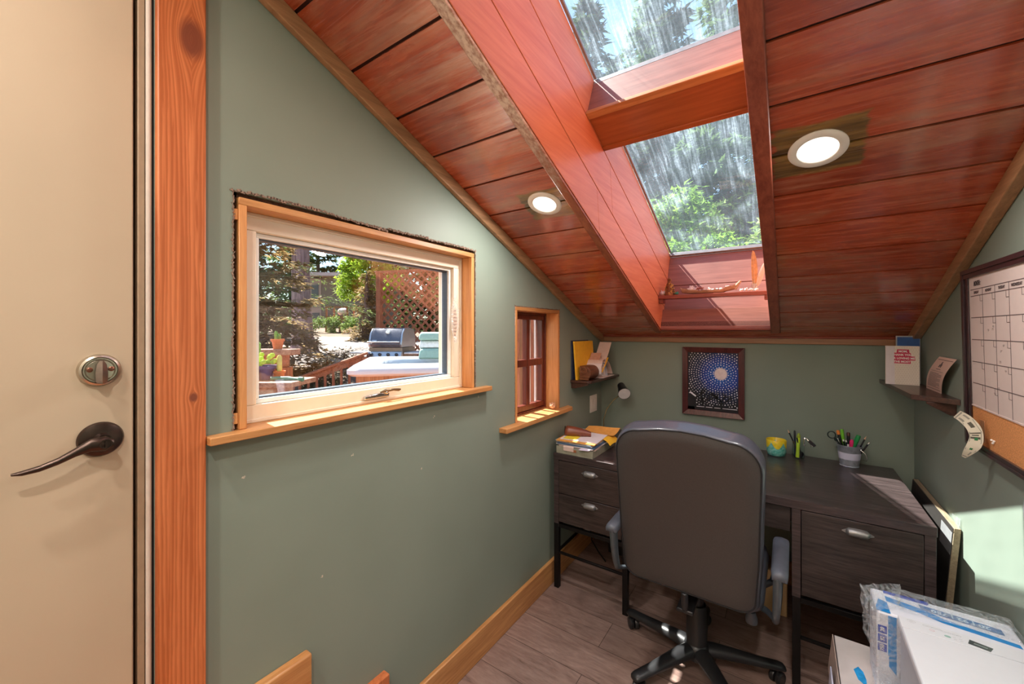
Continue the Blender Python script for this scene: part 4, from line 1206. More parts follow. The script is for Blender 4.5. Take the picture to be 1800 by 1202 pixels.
# ================================================================ WALL SHELVES AND WHAT STANDS ON THEM
shl = thing('wall_shelf', 'dark walnut shelf on the left wall above the outlet', 'shelf', (0, 2.55, 1.115))
mb = MB(); mb.prism([(0.0, 2.292), (0.118, 2.292), (0.135, 2.312), (0.135, 2.7995), (0.0, 2.7995)], 'Z', 1.121, 1.138); mb.build('board', WALNUT, shl, bevel=.003)
for y in (2.302, 2.772):
    mb = MB(); mb.prism([(0.001, 1.086), (0.03, 1.086), (0.118, 1.112), (0.118, 1.121), (0.001, 1.121)], 'Y', y, y + .016); mb.build('bracket', WALNUT, shl, bevel=.002)
SZ = 1.1385
# yellow envelope and blue folder leaning on the wall
def leaner(name, label, cat, y0, y1, h, x0, x1, mat, z=SZ, th=.003, ty=0.0):
    mb = MB(); mb.hexa([(x0, y0, z), (x0 + th, y0, z), (x0 + th, y1, z), (x0, y1, z), (x1, y0 + ty, z + h), (x1 + th, y0 + ty, z + h), (x1 + th, y1 + ty, z + h), (x1, y1 + ty, z + h)])
    return tagp(rest(mb.build(name, mat, bevel=.001, seg=1), (x0, (y0 + y1) / 2, z)), label, cat)
leaner('folder', 'dark blue folder standing behind the yellow envelope on the left shelf', 'folder', 2.300, 2.560, .248, .006, .002, plain('navy_folder', rgb(56, 66, 96), .6), ty=-.004)
ye = leaner('envelope', 'bright yellow envelope standing against the left wall on the shelf', 'envelope', 2.305, 2.590, .242, .030, .012, YELLOW, th=.010)
# carved wooden cylinder box
wb = thing('wooden_letter_box', 'carved brown wooden letter holder on the left shelf', 'letter holder', (0.085, 2.40, SZ))
WICK = wood('carved_brown_wood', rgb(70, 36, 20), rgb(130, 78, 48), 'Y', 2.4, .5, .1, .3, .4)
mb = MB(); mb.prism([(0.045 + (.044 if math.cos(t) > 0 else .0) * math.cos(t) + .035, SZ + .044 + .044 * math.sin(t)) for t in [-math.pi / 2 + math.pi * i / 12 for i in range(13)]] + [(0.048, SZ + .088), (0.048, SZ)], 'Y', 2.325, 2.46); mb.build('body', WICK, wb, bevel=.003)
mb = MB()
mb.tube([(0.078 + .018 * math.cos(t), 2.323, SZ + .062 + .018 * math.sin(t)) for t in [2 * math.pi * i / 20 for i in range(21)]], .0035, 8, cap=False)
mb.tube([(0.078 + .010 * math.cos(t), 2.323, SZ + .062 + .010 * math.sin(t)) for t in [2 * math.pi * i / 16 for i in range(17)]], .0025, 8, cap=False)
mb.box((0.050, 2.320, SZ + .002), (0.112, 2.326, SZ + .010)); mb.box((0.050, 2.320, SZ + .018), (0.116, 2.326, SZ + .026)); mb.box((0.050, 2.319, SZ + .038), (0.060, 2.326, SZ + .08))
mb.build('carving', wood('carved_light', rgb(96, 58, 36), rgb(150, 98, 62), 'X', 2, .45), wb, bevel=.001, seg=1)
# letters fanning out of the holder
def fan(name, label, y, lean, L, w, mat, cx=.085, curl=0.0, z=SZ + .035, th=.0012, group=None):
    mb = MB(); g = []
    for i in range(11):
        t = i / 10
        a = lean + curl * t
        if i == 0: p = Vector((0, y, z))
        else: p = p + Vector((0, math.sin(a), math.cos(a))) * (L / 10)
        g.append([Vector((cx + (u - .5) * w, p.y, p.z)) for u in (0, .33, .66, 1)])
    mb.sheet(g, th)
    return tagp(rest(mb.build(name, mat, smooth=60), (cx, y, z)), label, 'letter', group)
fan('envelope', 'tan envelope leaning right, nearest the yellow one, on the left shelf', 2.43, R_(42), .17, .07, plain('tan_paper', rgb(196, 150, 128), .8), cx=.070)
fan('envelope', 'pinkish window envelope sticking up farthest from the left shelf', 2.47, R_(50), .27, .085, PAPERP, cx=.090, curl=R_(-12), th=.003)
fan('note_sheet', 'small yellow note clipped to the tall pinkish envelope', 2.475, R_(50), .14, .05, YELLOW, cx=.115, z=SZ + .040)
def curled(label, pts, x0, x1, mat, th=.0016):
    mb = MB(); g = []
    P = [(0, a, b) for a, b in pts]
    for i in range(19):
        p = cr0(P, i / 18)
        g.append([Vector((x0 + (x1 - x0) * u, p.y, p.z)) for u in (0, .33, .66, 1)])
    mb.sheet(g, th); return tagp(rest(mb.build('letter', mat, smooth=60), ((x0 + x1) / 2, pts[0][0], SZ)), label, 'letter')
def cr0(P, t):
    t = t * (len(P) - 1); i = min(int(t), len(P) - 2); f = t - i
    p0 = Vector(P[max(i - 1, 0)]); p1 = Vector(P[i]); p2 = Vector(P[i + 1]); p3 = Vector(P[min(i + 2, len(P) - 1)])
    return 0.5 * ((2 * p1) + (p2 - p0) * f + (2 * p0 - 5 * p1 + 4 * p2 - p3) * f * f + (3 * p1 - p0 - 3 * p2 + p3) * f ** 3)
curled('white letter curling over just right of the wooden holder', [(2.462, SZ + .030), (2.458, SZ + .072), (2.482, SZ + .094), (2.512, SZ + .070), (2.530, SZ + .010)], .030, .138, PAPER)
curled('middle curled white letter, standing taller beside the pinkish one', [(2.468, SZ + .034), (2.470, SZ + .085), (2.505, SZ + .104), (2.548, SZ + .070), (2.575, SZ + .010)], .025, .136, plain('cool_paper', rgb(206, 208, 220), .8, var=.02))
curled('large pinkish letter arching down toward the shelf end', [(2.474, SZ + .040), (2.480, SZ + .100), (2.530, SZ + .122), (2.600, SZ + .098), (2.650, SZ + .048), (2.672, SZ + .014)], .020, .134, PAPERP)
mb = MB(); g = [[Vector((.03 + .11 * u, 2.49 + .20 * t, SZ + .0015 + .004 * t)) for u in (0, 1)] for t in (0, .5, 1)]
mb.sheet(g, .002); tagp(rest(mb.build('paper_stack', PAPER), (.085, 2.58, SZ)), 'pale papers lying flat under the curled letters on the left shelf', 'papers')

# outlet plate
op = thing('wall_outlet', 'white wall plate with switches on the left wall below the shelf', 'outlet', (0.0, 2.65, 0.93))
mb = MB(); mb.box((0.0, 2.590, 0.880), (0.006, 2.704, 0.998)); pl_ = mb.build('cover_plate', WHITEP, op, bevel=.002)
for y in (2.622, 2.672):
    mb = MB(); mb.box((0.006, y - .016, 0.906), (0.0085, y + .016, 0.972)); mb.build('receptacle', WHITEP, pl_, bevel=.001)

# right shelf
shr = thing('wall_shelf', 'dark walnut shelf on the right wall holding greeting cards', 'shelf', (1.65, 2.45, 1.18))
WALNUT2 = WALNUT
mb = MB(); mb.prism([(1.648, 2.126), (1.532, 2.205), (1.520, 2.7995), (1.6495, 2.7995), (1.6495, 2.126)], 'Z', 1.178, 1.198); mb.build('board', WALNUT2, shr, bevel=.004)
mb = MB(); mb.prism([(1.6495, 1.132), (1.632, 1.132), (1.570, 1.170), (1.570, 1.178), (1.6495, 1.178)], 'Y', 2.168, 2.186); mb.build('bracket', WALNUT2, shr, bevel=.002)
mb = MB(); mb.prism([(1.6495, 1.150), (1.632, 1.150), (1.545, 1.165), (1.545, 1.178), (1.6495, 1.178)], 'Y', 2.76, 2.778); mb.build('bracket', WALNUT2, shr, bevel=.002)
# ---- greeting cards on the right shelf
RZ = 1.1985
card = thing('greeting_card', 'white dotted card reading MOM, THANK YOU FOR LOVING ME THE MOST', 'card', (1.568, 2.575, RZ))
M = frame_mat((1.5675, 2.566, RZ), (1, -0.13, 0), (0, 0.06, 1))
mb = MB(M); mb.box((-.0575, 0, -.0012), (.0575, .180, .0)); mb.build('card_front', plain('cream_card', rgb(226, 214, 200), .7, var=.01), card, bevel=.0004, seg=1)
mb = MB(M @ Matrix.Rotation(R_(14), 4, 'Y') @ Matrix.Translation((0.0, 0, -.006))); mb.box((-.0555, 0, -.0012), (.0545, .178, 0)); mb.build('card_back', PAPER, card)
RED = plain('raspberry_red', rgb(200, 40, 80), .6, var=.02); GOLD = plain('gold_dot', rgb(150, 116, 92), .5)
mb = MB(M)
rows = [(.1555, -.018, .024), (.1395, -.031, .030), (.1235, -.044, .043), (.108, -.030, .028)]
for zc_, a, b in rows: mb.hexa([(a - .001, zc_ - .0095, .0002), (b + .001, zc_ - .0100, .0002), (b - .001, zc_ + .0080, .0002), (a + .001, zc_ + .0085, .0002), (a - .001, zc_ - .0095, .0006), (b + .001, zc_ - .0100, .0006), (b - .001, zc_ + .0080, .0006), (a + .001, zc_ + .0085, .0006)])
mb.build('red_banner', RED, card, flat=True)
for s, (zc_, a, b) in zip(('MOM,', 'THANK YOU', 'FOR LOVING ME', 'THE MOST'), rows):
    txt('card_text', s, .0125, M @ Matrix.Translation(((a + b) / 2, zc_ - .0015, .0007)), WHITEP, card, .0001, sx=0.92, bold=.0004)
mb = MB(M); rr = random.Random(2)
for i in range(13):
    for j in range(19):
        x = -.0525 + i * .0086 + (.0043 if j % 2 else 0); y_ = .006 + j * .0092
        if x > .055: continue
        if any(zz - .012 < y_ < zz + .011 and a - .004 < x < b + .004 for zz, a, b in rows): continue
        mb.prism([(x + .0009 * math.cos(t), y_ + .0009 * math.sin(t)) for t in [math.pi * q / 3 for q in range(6)]], 'Z', .0001, .0003)
mb.build('gold_dots', GOLD, card, flat=True, recalc=False)
c2 = thing('greeting_card', 'tall blue-topped card standing behind the MOM card', 'card', (1.60, 2.66, RZ))
M = frame_mat((1.6025, 2.655, RZ), (1, -0.10, 0), (0, 0.05, 1))
mb = MB(M); mb.box((-.042, 0, -.0012), (.0425, .226, 0)); mb.build('card_front', plain('grey_card', rgb(176, 176, 180), .7, var=.01), c2)
mb = MB(M); mb.box((-.037, .175, .0002), (.0405, .220, .0006)); mb.build('blue_panel', plain('card_blue', rgb(38, 88, 158), .6), c2, flat=True)
mb = MB(M); mb.hexa([(.0, .10, .0002), (.022, .095, .0002), (.030, .150, .0002), (.008, .150, .0002), (.0, .10, .0006), (.022, .095, .0006), (.030, .150, .0006), (.008, .150, .0006)]); mb.build('teal_shape', plain('card_teal', rgb(70, 130, 136), .6), c2, flat=True)
c3 = thing('prayer_card', 'curved pinkish printed card leaning on the wall at the shelf end', 'card', (1.64, 2.38, RZ))
def c3p(u, v, off=0.0):
    b = Vector((1.6357 + .0022 * u, 2.4842 + (2.279 - 2.4842) * u, RZ)); t_ = Vector((1.640, 2.3171 + (2.1093 - 2.3171) * u, 1.345))
    # foreshortened: the card bows away from the wall
    p = b.lerp(t_, v); bow = 0.020 * math.sin(math.pi * v)
    return Vector((p.x - 0.004 - bow * 0.5 - off, p.y - bow * .2 - off * .5 + .030 * math.sin(math.pi * v) * .6, p.z + (0.0)))
mb = MB(); mb.sheet([[c3p(u / 6, v / 10) for u in range(7)] for v in range(11)], .0008)
mb.build('card_face', plain('pink_card', rgb(214, 184, 170), .7, var=.01), c3, smooth=60)
mb = MB()
def band(v0, v1, u0, u1):
    n = 6
    mb.sheet([[c3p(u0 + (u1 - u0) * i / n, v, .0012) for i in range(n + 1)] for v in (v0, v1)], .0003)
band(.925, .935, .08, .94); mb.build('border_line', INK, c3, flat=True)
mb = MB(); band(.065, .075, .08, .94); mb.build('border_line', INK, c3, flat=True)
mb = MB()
band(.60, .608, .12, .85); band(.66, .675, .35, .62)
for i in range(14):
    v = .54 - i * .031; band(v, v + .010, .12 + .0 * i, .86 - (.0 if i % 4 else .2))
for u, v0 in ((.40, .72), (.50, .72), (.44, .80), (.47, .75)): band(v0, v0 + .08, u, u + .05)
mb.build('printed_text', INKG, c3, flat=True)

# ---- whiteboard calendar with a cork strip
bx0 = 1.6495
cal = thing('calendar_board', 'dark-framed whiteboard calendar with a cork strip on the right wall', 'calendar', (1.6495, 1.6, 1.06))
BYF, BYN = 1.9883, 1.12           # far edge, near edge (outside the picture)
def bp(y, z, d):                   # d: distance out from the board face; the top leans out a little
    lean = 0.012 * (z - 1.07) / 0.6
    return Vector((1.638 - lean - d, y, z))
def bbox(mb, y0, y1, z0, z1, d0, d1):
    mb.hexa([bp(y, z, d) for z in (z0, z1) for y, d in ((y0, d1), (y0, d0), (y1, d0), (y1, d1))])
FR = plain('dark_plum_frame', rgb(54, 36, 40), .32, coat=.3)
mb = MB()
bbox(mb, BYF - .046, BYF, 1.073, 1.648, -.008, .006); bbox(mb, BYF - .018, BYF, 1.073, 1.648, .006, .012); bbox(mb, BYF - .052, BYF - .036, 1.087, 1.628, .0055, .009)
bbox(mb, BYN, BYF - .018, 1.620, 1.648, .0, .010); bbox(mb, BYN, BYF - .018, 1.634, 1.648, .010, .014)
bbox(mb, BYN, BYF - .018, 1.073, 1.094, .0, .010); bbox(mb, BYN, BYF - .018, 1.073, 1.083, .010, .014)
bbox(mb, BYN, BYN + .04, 1.073, 1.648, -.008, .012)
mb.build('board_frame', FR, cal, bevel=.001, seg=1)
WB = plain('whiteboard_face', rgb(214, 198, 192), .35, var=.01)
y1_ = BYF - .046
mb = MB(); bbox(mb, BYN + .02, y1_, 1.2095, 1.630, -.008, .004); mb.build('whiteboard', WB, cal, flat=True)
mb = MB(); bbox(mb, BYN + .02, y1_, 1.085, 1.2090, -.008, .0035); mb.build('cork_strip', plain('cork', rgb(206, 142, 86), .8, var=.12, bump=.3, scale=240), cal, flat=True)
mb = MB(); bbox(mb, BYN + .02, y1_, 1.2065, 1.2105, .0035, .006); mb.build('divider', plain('divider_strip', rgb(206, 190, 184), .5), cal, flat=True)
mb = MB()
def hl(z, y0, y1, w=.0010): bbox(mb, y0, y1, z - w, z + w, .0042, .0046)
def vl(y, z0, z1, w=.0009): bbox(mb, y - w, y + w, z0, z1, .0042, .0046)
yl = y1_ - .017
cols = [yl] + [1.8285 - .0913 * i for i in range(8)]
rowsz = [1.5809, 1.5601, 1.4911, 1.4212, 1.3505, 1.282]
for z in rowsz: hl(z, BYN + .03, yl, .0011)
for y in cols[1:]: vl(y, 1.2105, 1.5809)
for y in cols[1:]:
    for z in rowsz[1:]:
        hl(z - .019, y, y + .019, .0006); vl(y + .019, z - .019, z, .0005)
mb.build('grid_lines', plain('grid_ink', rgb(92, 78, 78), .7), cal, flat=True, recalc=False)
def btxt(s, y, z, size, sx=1.0, bold=.0003, align='CENTER'):
    M = frame_mat(bp(y, z, .0048), (0, -1, 0), (0, 0, 1))
    txt('calendar_text', s, size, M, plain('calendar_ink', rgb(66, 56, 58), .7), cal, .0001, sx=sx, bold=bold, align=align)
btxt('MONTH :', 1.895, 1.598, .021, .62, .0008, 'LEFT')
days = ['SUNDAY', 'MONDAY', 'TUESDAY', 'WEDNESDAY', 'THURSDAY', 'FRIDAY', 'SATURDAY']
for i, s in enumerate(days):
    btxt(s, (cols[i] + cols[i + 1]) / 2, 1.5703, .0115, .85 if i != 3 else .9)
# smudges of erased marker
rr = random.Random(8)
for i in range(9):
    mb = MB()
    y = 1.80 - rr.random() * .2; z = 1.26 + rr.random() * .2
    for q in range(3): bbox(mb, y + q * .004, y + q * .004 + .0016, z + rr.uniform(-.003, .003), z + .005, .0042, .0045)
    mb.build('marker_smudge', plain('smudge', rgb(156, 140, 136), .8), cal, flat=True)
mb = MB()
for y, z in ((1.785, 1.126), (1.768, 1.126), (1.776, 1.119)): p = bp(y, z, .006); mb.ball(p, .0032, 10)
mb.build('push_pin', WHITEP, cal)
mb = MB(); bbox(mb, 1.835, 1.872, 1.105, 1.172, .0038, .0060); tagp(rest(mb.build('price_sticker', plain('translucent_brown', rgb(178, 124, 82), .4), bevel=.0004, seg=1), (1.63, 1.853, 1.105)), 'small brownish tab on the cork strip behind the dollar bill', 'tab')

# ---- dollar bill tucked in the board
bill = thing('dollar_bill', 'curled one dollar bill tucked under the edge of the calendar board', 'banknote', (1.615, 1.82, 1.11))
A = [(1.590, 1.8807, 1.1922), (1.600, 1.8329, 1.1850), (1.614, 1.8050, 1.1600), (1.618, 1.7960, 1.1290), (1.614, 1.7990, 1.0980), (1.605, 1.8226, 1.0725), (1.595, 1.8551, 1.0482)]
B = [(1.580, 1.9031, 1.1669), (1.585, 1.8639, 1.1600), (1.592, 1.8325, 1.1440), (1.596, 1.8260, 1.1227), (1.592, 1.8300, 1.0997), (1.588, 1.8450, 1.0734), (1.590, 1.8680, 1.0500)]
def cr_(P, t):
    t = t * (len(P) - 1); i = min(int(t), len(P) - 2); f = t - i
    p0 = Vector(P[max(i - 1, 0)]); p1 = Vector(P[i]); p2 = Vector(P[i + 1]); p3 = Vector(P[min(i + 2, len(P) - 1)])
    return 0.5 * ((2 * p1) + (p2 - p0) * f + (2 * p0 - 5 * p1 + 4 * p2 - p3) * f * f + (3 * p1 - p0 - 3 * p2 + p3) * f ** 3)
def bpnt(t, u, off=0.0):
    a = cr_(A, t); b = cr_(B, t); p = a.lerp(b, u)
    t2 = min(1, t + .02); t1 = max(0, t - .02)
    nn = (cr_(A, t2) - cr_(A, t1)).cross(b - a).normalized()
    if nn.dot(Vector((1.144, 0, 1.45)) - p) < 0: nn = -nn
    return p + nn * off
mb = MB(); mb.sheet([[bpnt(i / 24, j / 6) for j in range(7)] for i in range(25)], .0004)
mb.build('bill_paper', plain('banknote_paper', rgb(214, 208, 186), .8, var=.02), bill, smooth=70)
def bpatch(mb, t0, t1, u0, u1, off=.0006):
    mb.sheet([[bpnt(t0 + (t1 - t0) * i / 5, u0 + (u1 - u0) * j / 3, off) for j in range(4)] for i in range(6)], .0002)
mb = MB()
bpatch(mb, .04, .96, .07, .12); bpatch(mb, .04, .96, .88, .93); bpatch(mb, .04, .065, .12, .88); bpatch(mb, .935, .96, .12, .88)
bpatch(mb, .10, .20, .18, .34); bpatch(mb, .10, .20, .66, .84); bpatch(mb, .82, .9, .2, .36)
mb.build('bill_border', plain('bill_grey', rgb(150, 150, 136), .8), bill, flat=True)
mb = MB(); bpatch(mb, .24, .33, .35, .65); bpatch(mb, .42, .44, .15, .9); bpatch(mb, .46, .48, .3, .8); bpatch(mb, .5, .54, .2, .9); mb.build('portrait', plain('bill_dark', rgb(88, 86, 74), .8), bill, flat=True)
mb = MB(); bpatch(mb, .515, .565, .36, .60, .0009); mb.build('green_seal', plain('seal_green', rgb(44, 120, 70), .7), bill, flat=True)
mb = MB(); bpatch(mb, .73, .77, .40, .62, .0009); mb.build('green_seal', plain('seal_green', rgb(44, 120, 70), .7), bill, flat=True)

# curled paper at the right edge of the photo
mb = MB(); g = []
for i in range(9):
    t = i / 8
    g.append([Vector((1.632 - .020 * math.sin(t * 2.2) - .03 * u * t, 1.525 - .16 * u + .004 * math.sin(t * 5), 1.115 - .16 * t - .012 * u)) for u in [k / 6 for k in range(7)]])
mb.sheet(g, .0008); tagp(rest(mb.build('hanging_paper', plain('lined_paper', rgb(206, 204, 222), .8), smooth=60), (1.62, 1.45, 0.96)), 'white paper curling off the wall below the calendar board', 'paper')

# ---- framed dot painting on the back wall
pf = thing('framed_picture', 'framed dot painting of a moon over two bare trees', 'picture', (0.738, 2.785, 0.913))
PX0, PX1, PZ0, PZ1 = 0.563, 0.914, 0.912, 1.344; FY = 2.775
mb = MB(); w = .033
for poly in ([(PX0, PZ0), (PX1, PZ0), (PX1 - w, PZ0 + w), (PX0 + w, PZ0 + w)], [(PX1, PZ0), (PX1, PZ1), (PX1 - w, PZ1 - w), (PX1 - w, PZ0 + w)], [(PX1, PZ1), (PX0, PZ1), (PX0 + w, PZ1 - w), (PX1 - w, PZ1 - w)], [(PX0, PZ1), (PX0, PZ0), (PX0 + w, PZ0 + w), (PX0 + w, PZ1 - w)]):
    n = 4
    o = [Vector((x, FY + .003, z)) for x, z in poly]; 
    inner = [Vector((x, FY + .010, z)) for x, z in poly]
    mb.hexa([Vector((poly[0][0], 2.7995, poly[0][1])), Vector((poly[1][0], 2.7995, poly[1][1])), Vector((poly[2][0], 2.7995, poly[2][1])), Vector((poly[3][0], 2.7995, poly[3][1])),
             Vector((poly[0][0], FY, poly[0][1])), Vector((poly[1][0], FY, poly[1][1])), Vector((poly[2][0], FY + .008, poly[2][1])), Vector((poly[3][0], FY + .008, poly[3][1]))])
mb.build('frame', wood('cherry_frame', rgb(64, 24, 26), rgb(104, 46, 46), 'Z', 1, .32, .3, .2, .03), pf, bevel=.002)
ax0, ax1, az0, az1 = PX0 + w, PX1 - w, PZ0 + w, PZ1 - w
k = N('night_sky_paint'); tc = k.n('ShaderNodeTexCoord'); x, y, z = k.sep(tc.outputs['Object'])
mx = 0.563 + .634 * .351 - 0.738; mz = 1.344 - .38 * .432 - 0.913
d = k.math('SQRT', k.math('ADD', k.math('POWER', k.math('SUBTRACT', x, mx), 2), k.math('POWER', k.math('SUBTRACT', z, mz), 2)))
d = k.math('ADD', d, k.math('MULTIPLY', k.math('SUBTRACT', k.noise(k.coord(), 16, 3), .5), .05))
k.l(k.ramp(d, [(0.03, rgb(16, 96, 190)), (0.085, rgb(6, 60, 158)), (0.135, rgb(16, 36, 80)), (0.2, rgb(14, 18, 28))]), k.b.inputs['Base Color']); k.b.inputs['Roughness'].default_value = .5
mb = MB(); mb.box((ax0 - .002, FY + .012, az0 - .002), (ax1 + .002, FY + .016, az1 + .002))
pic = mb.build('painting', [k.m], pf, flat=True)
DOTS = plain('white_paint_dot', rgb(244, 240, 250), .6); MOON = plain('moon_paint', rgb(232, 222, 222), .6)
mwx, mwz = mx + .738, mz + .913
mb = MB(); rr = random.Random(5); F0 = FY + .0105
placed = []
ringn = 0
def inside(x, z): return ax0 + .004 < x < ax1 - .004 and az0 + .032 < z < az1 - .004
r = .042
while r < .36:
    stepa = .0155 / r
    a = rr.random(); a_end = a + 2 * math.pi - stepa * .5
    while a < a_end:
        x_ = mwx + r * math.cos(a) + rr.uniform(-.001, .001); z_ = mwz + r * .98 * math.sin(a) + rr.uniform(-.001, .001)
        if inside(x_, z_) and not (z_ < az0 + .10 and x_ < ax0 + .05):
            s = rr.uniform(.0023, .0037)
            mb.prism([(x_ + s * math.cos(t), z_ + s * 1.1 * math.sin(t)) for t in [math.pi * q / 3 for q in range(6)]], 'Y', F0, F0 + .0014)
        a += stepa * rr.uniform(.9, 1.1)
    r += .0140
mb.build('white_dots', DOTS, pic, flat=True, recalc=False)
mb = MB(); mb.prism([(mwx + .034 * math.cos(t), mwz + .035 * math.sin(t)) for t in [math.pi * q / 14 for q in range(28)]], 'Y', F0 - .0005, F0 + .001)
for q in range(40):
    t = q / 40 * 2 * math.pi; mb.prism([(mwx + .036 * math.cos(t) + .002 * math.cos(s), mwz + .037 * math.sin(t) + .002 * math.sin(s)) for s in [math.pi * v / 3 for v in range(6)]], 'Y', F0 - .0005, F0 + .001)
mb.build('moon', MOON, pic, flat=True, recalc=False)
mb = MB()
def branch(x, z, a, L, w_, dep):
    x2, z2 = x + L * math.cos(a), z + L * math.sin(a); px_, pz2 = -math.sin(a), math.cos(a)
    mb.hexa([(x - px_ * w_, F0 - .001 - dep * .0001, z - pz2 * w_), (x + px_ * w_, F0 - .001 - dep * .0001, z + pz2 * w_), (x2 + px_ * w_ * .6, F0 - .001 - dep * .0001, z2 + pz2 * w_ * .6), (x2 - px_ * w_ * .6, F0 - .001 - dep * .0001, z2 - pz2 * w_ * .6)] +
            [(x - px_ * w_, F0 + .001, z - pz2 * w_), (x + px_ * w_, F0 + .001, z + pz2 * w_), (x2 + px_ * w_ * .6, F0 + .001, z2 + pz2 * w_ * .6), (x2 - px_ * w_ * .6, F0 + .001, z2 - pz2 * w_ * .6)])
    if dep < 4:
        for q in range(3 if dep < 2 else 2): branch(x2, z2, a + rr.uniform(-.9, .9), L * rr.uniform(.55, .8), w_ * .6, dep + 1)
for cx in (PX0 + .345 * .351, PX0 + .645 * .351):
    branch(cx, az0 + .020, math.pi / 2, .044, .0070, 0); branch(cx, az0 + .045, 2.4, .034, .0040, 1); branch(cx, az0 + .045, .7, .034, .0040, 1)
mb.build('tree_silhouette', plain('tree_paint', rgb(16, 14, 18), .6), pic, flat=True, recalc=False)
mb = MB(); mb.box((ax0 + .0, F0 - .001, az0), (ax1, F0 + .0008, az0 + .019)); mb.box((ax0, F0 - .001, az0), (ax0 + .040, F0 + .0008, az0 + .085)); mb.build('dark_ground', plain('ground_paint', rgb(22, 20, 26), .6), pic, flat=True)
for a_, b_ in ((.18, .34), (.37, .5), (.54, .66), (.70, .98)):
    mb = MB(); mb.box((ax0 + a_ * .285, F0 + .0009, az0 + .0205), (ax0 + b_ * .285, F0 - .0016, az0 + .0235)); mb.build('white_stroke', DOTS, pic, flat=True)
mb = MB(); mb.obox((ax0 + .030, F0 - .001, az0 + .098), (.022, .0008, .0045), (0, R_(36), 0)); mb.build('white_stroke', DOTS, pic, flat=True)

# ---- skylight shelf and its ornaments
ss = thing('skylight_shelf', 'narrow red-stained shelf across the lower end of the skylight shaft', 'shelf', (0.75, 2.66, 1.645))
mb = MB(); mb.box((SX0 + .001, 2.618, 1.648), (SX1 - .001, 2.700, 1.670)); mb.build('board', BEAMRX, ss, bevel=.002)
for x0, x1 in ((SX0 + .001, SX0 + .028), (SX1 - .028, SX1 - .001)):
    mb = MB(); mb.box((x0, 2.63, 1.622), (x1, 2.690, 1.648)); mb.build('bracket', BEAMRX, ss, bevel=.002)
KZ = 1.6705
rr = random.Random(12)
orn = thing('tree_ornament', 'bronze and white beaded tree ornament at the left end of the skylight shelf', 'ornament', (0.515, 2.655, KZ))
BRZ = plain('bronze_bead', rgb(140, 96, 60), .4, .5, var=.25, scale=90); SHW = plain('shell_white', rgb(226, 214, 214), .5, var=.06, scale=60); GLD = plain('gold_bead', rgb(210, 170, 90), .35, .6)
mb = MB(); mb.lathe([(.030, 0), (.026, .02), (.018, .05), (.010, .08), (.003, .112)], (0.513, 2.655, KZ), n=16)
for i in range(150):
    h = rr.random() ** 1.3 * .105; rad = .032 * (1 - h / .115) + .002; a = rr.random() * 6.28
    mb.ball((0.513 + rad * math.cos(a), 2.655 + rad * .8 * math.sin(a), KZ + .004 + h), rr.uniform(.003, .0055), 6)
mb.build('tree_body', BRZ, orn)
mb = MB()
for i in range(45):
    h = rr.random() ** 1.6 * .07; rad = .034 * (1 - h / .12) + .003; a = rr.random() * 6.28
    mb.ball((0.513 + rad * math.cos(a), 2.655 + rad * .8 * math.sin(a), KZ + .004 + h), rr.uniform(.003, .005), 6)
mb.build('light_beads', GLD, orn)
def shell(name, label, cat, c, r, mat, seed, group=None, spikes=9):
    q = random.Random(seed); mb = MB(); mb.ball(c, r * .7, 12, (1.1, .9, .85))
    for i in range(spikes):
        a = q.random() * 6.28; e = q.uniform(.0, 1.2)
        d = Vector((math.cos(a) * math.cos(e), math.sin(a) * math.cos(e) * .7, math.sin(e)))
        mb.cyl(Vector(c) + d * r * .35, Vector(c) + d * r * 1.05, r * .34, 7, r * .08)
    return tagp(rest(mb.build(name, mat), (c[0], c[1], c[2] - r * .6)), label, cat, group)
shell('crystal', 'pale pinkish crystal at the far left end of the skylight shelf', 'crystal', (.473, 2.648, KZ + .016), .020, SHW, 3)
shell('crystal', 'small teal crystal just right of the beaded tree ornament', 'crystal', (.560, 2.640, KZ + .010), .013, plain('teal_crystal', rgb(60, 150, 130), .3), 4)
bo = thing('driftwood_boat', 'long driftwood dish shaped like a boat, filled with shells', 'dish', (0.74, 2.655, KZ))
mb = MB(); rings = []
for i in range(19):
    u = i / 18; x_ = .590 + .290 * u; wd_ = .030 * math.sin(math.pi * (.08 + .84 * u)) ** .6; zb_ = KZ + .002 + .010 * (2 * u - 1) ** 4 + (.008 * u if u > .8 else 0)
    hh = .018 + .010 * (2 * u - 1) ** 2 + .002 * math.sin(u * 31)
    rings.append([Vector((x_, 2.655 + wd_ * yy, zb_ + hh * zz)) for yy, zz in ((-.5, 0), (-.9, .35), (-1, 1), (-.85, 1), (-.6, .5), (.6, .5), (.85, 1), (1, 1), (.9, .35), (.5, 0))])
mb.rings(rings); mb.tube([(.872, 2.655, KZ + .022), (.890, 2.655, KZ + .045), (.906, 2.652, KZ + .066)], [.014, .010, .005], 8); mb.tube([(.595, 2.655, KZ + .02), (.584, 2.655, KZ + .036), (.577, 2.655, KZ + .044)], [.010, .006, .003], 8)
mb.build('hull', wood('driftwood', rgb(150, 108, 84), rgb(206, 170, 140), 'X', 2, .8, 0, .3, .4), bo, smooth=50)
sp_ = [(.640, .024, 'large white spiky shell at the left end of the driftwood boat'), (.664, .018, 'second pale shell from the left in the driftwood boat'), (.735, .016, 'round bone-white shell left of the middle of the boat'), (.760, .011, 'tiny shell right beside the round bone-white one'), (.783, .011, 'small cream shell in the middle of the boat'), (.803, .012, 'cream shell right of the middle of the boat'), (.836, .018, 'tall white shell near the raised prow of the boat'), (.856, .012, 'small white shell tucked against the raised prow')]
for i, (x_, r_, lb) in enumerate(sp_): shell('seashell', lb, 'seashell', (x_, 2.652, KZ + .012 + r_ * .8), r_, SHW, 20 + i, 'shells in the driftwood boat')
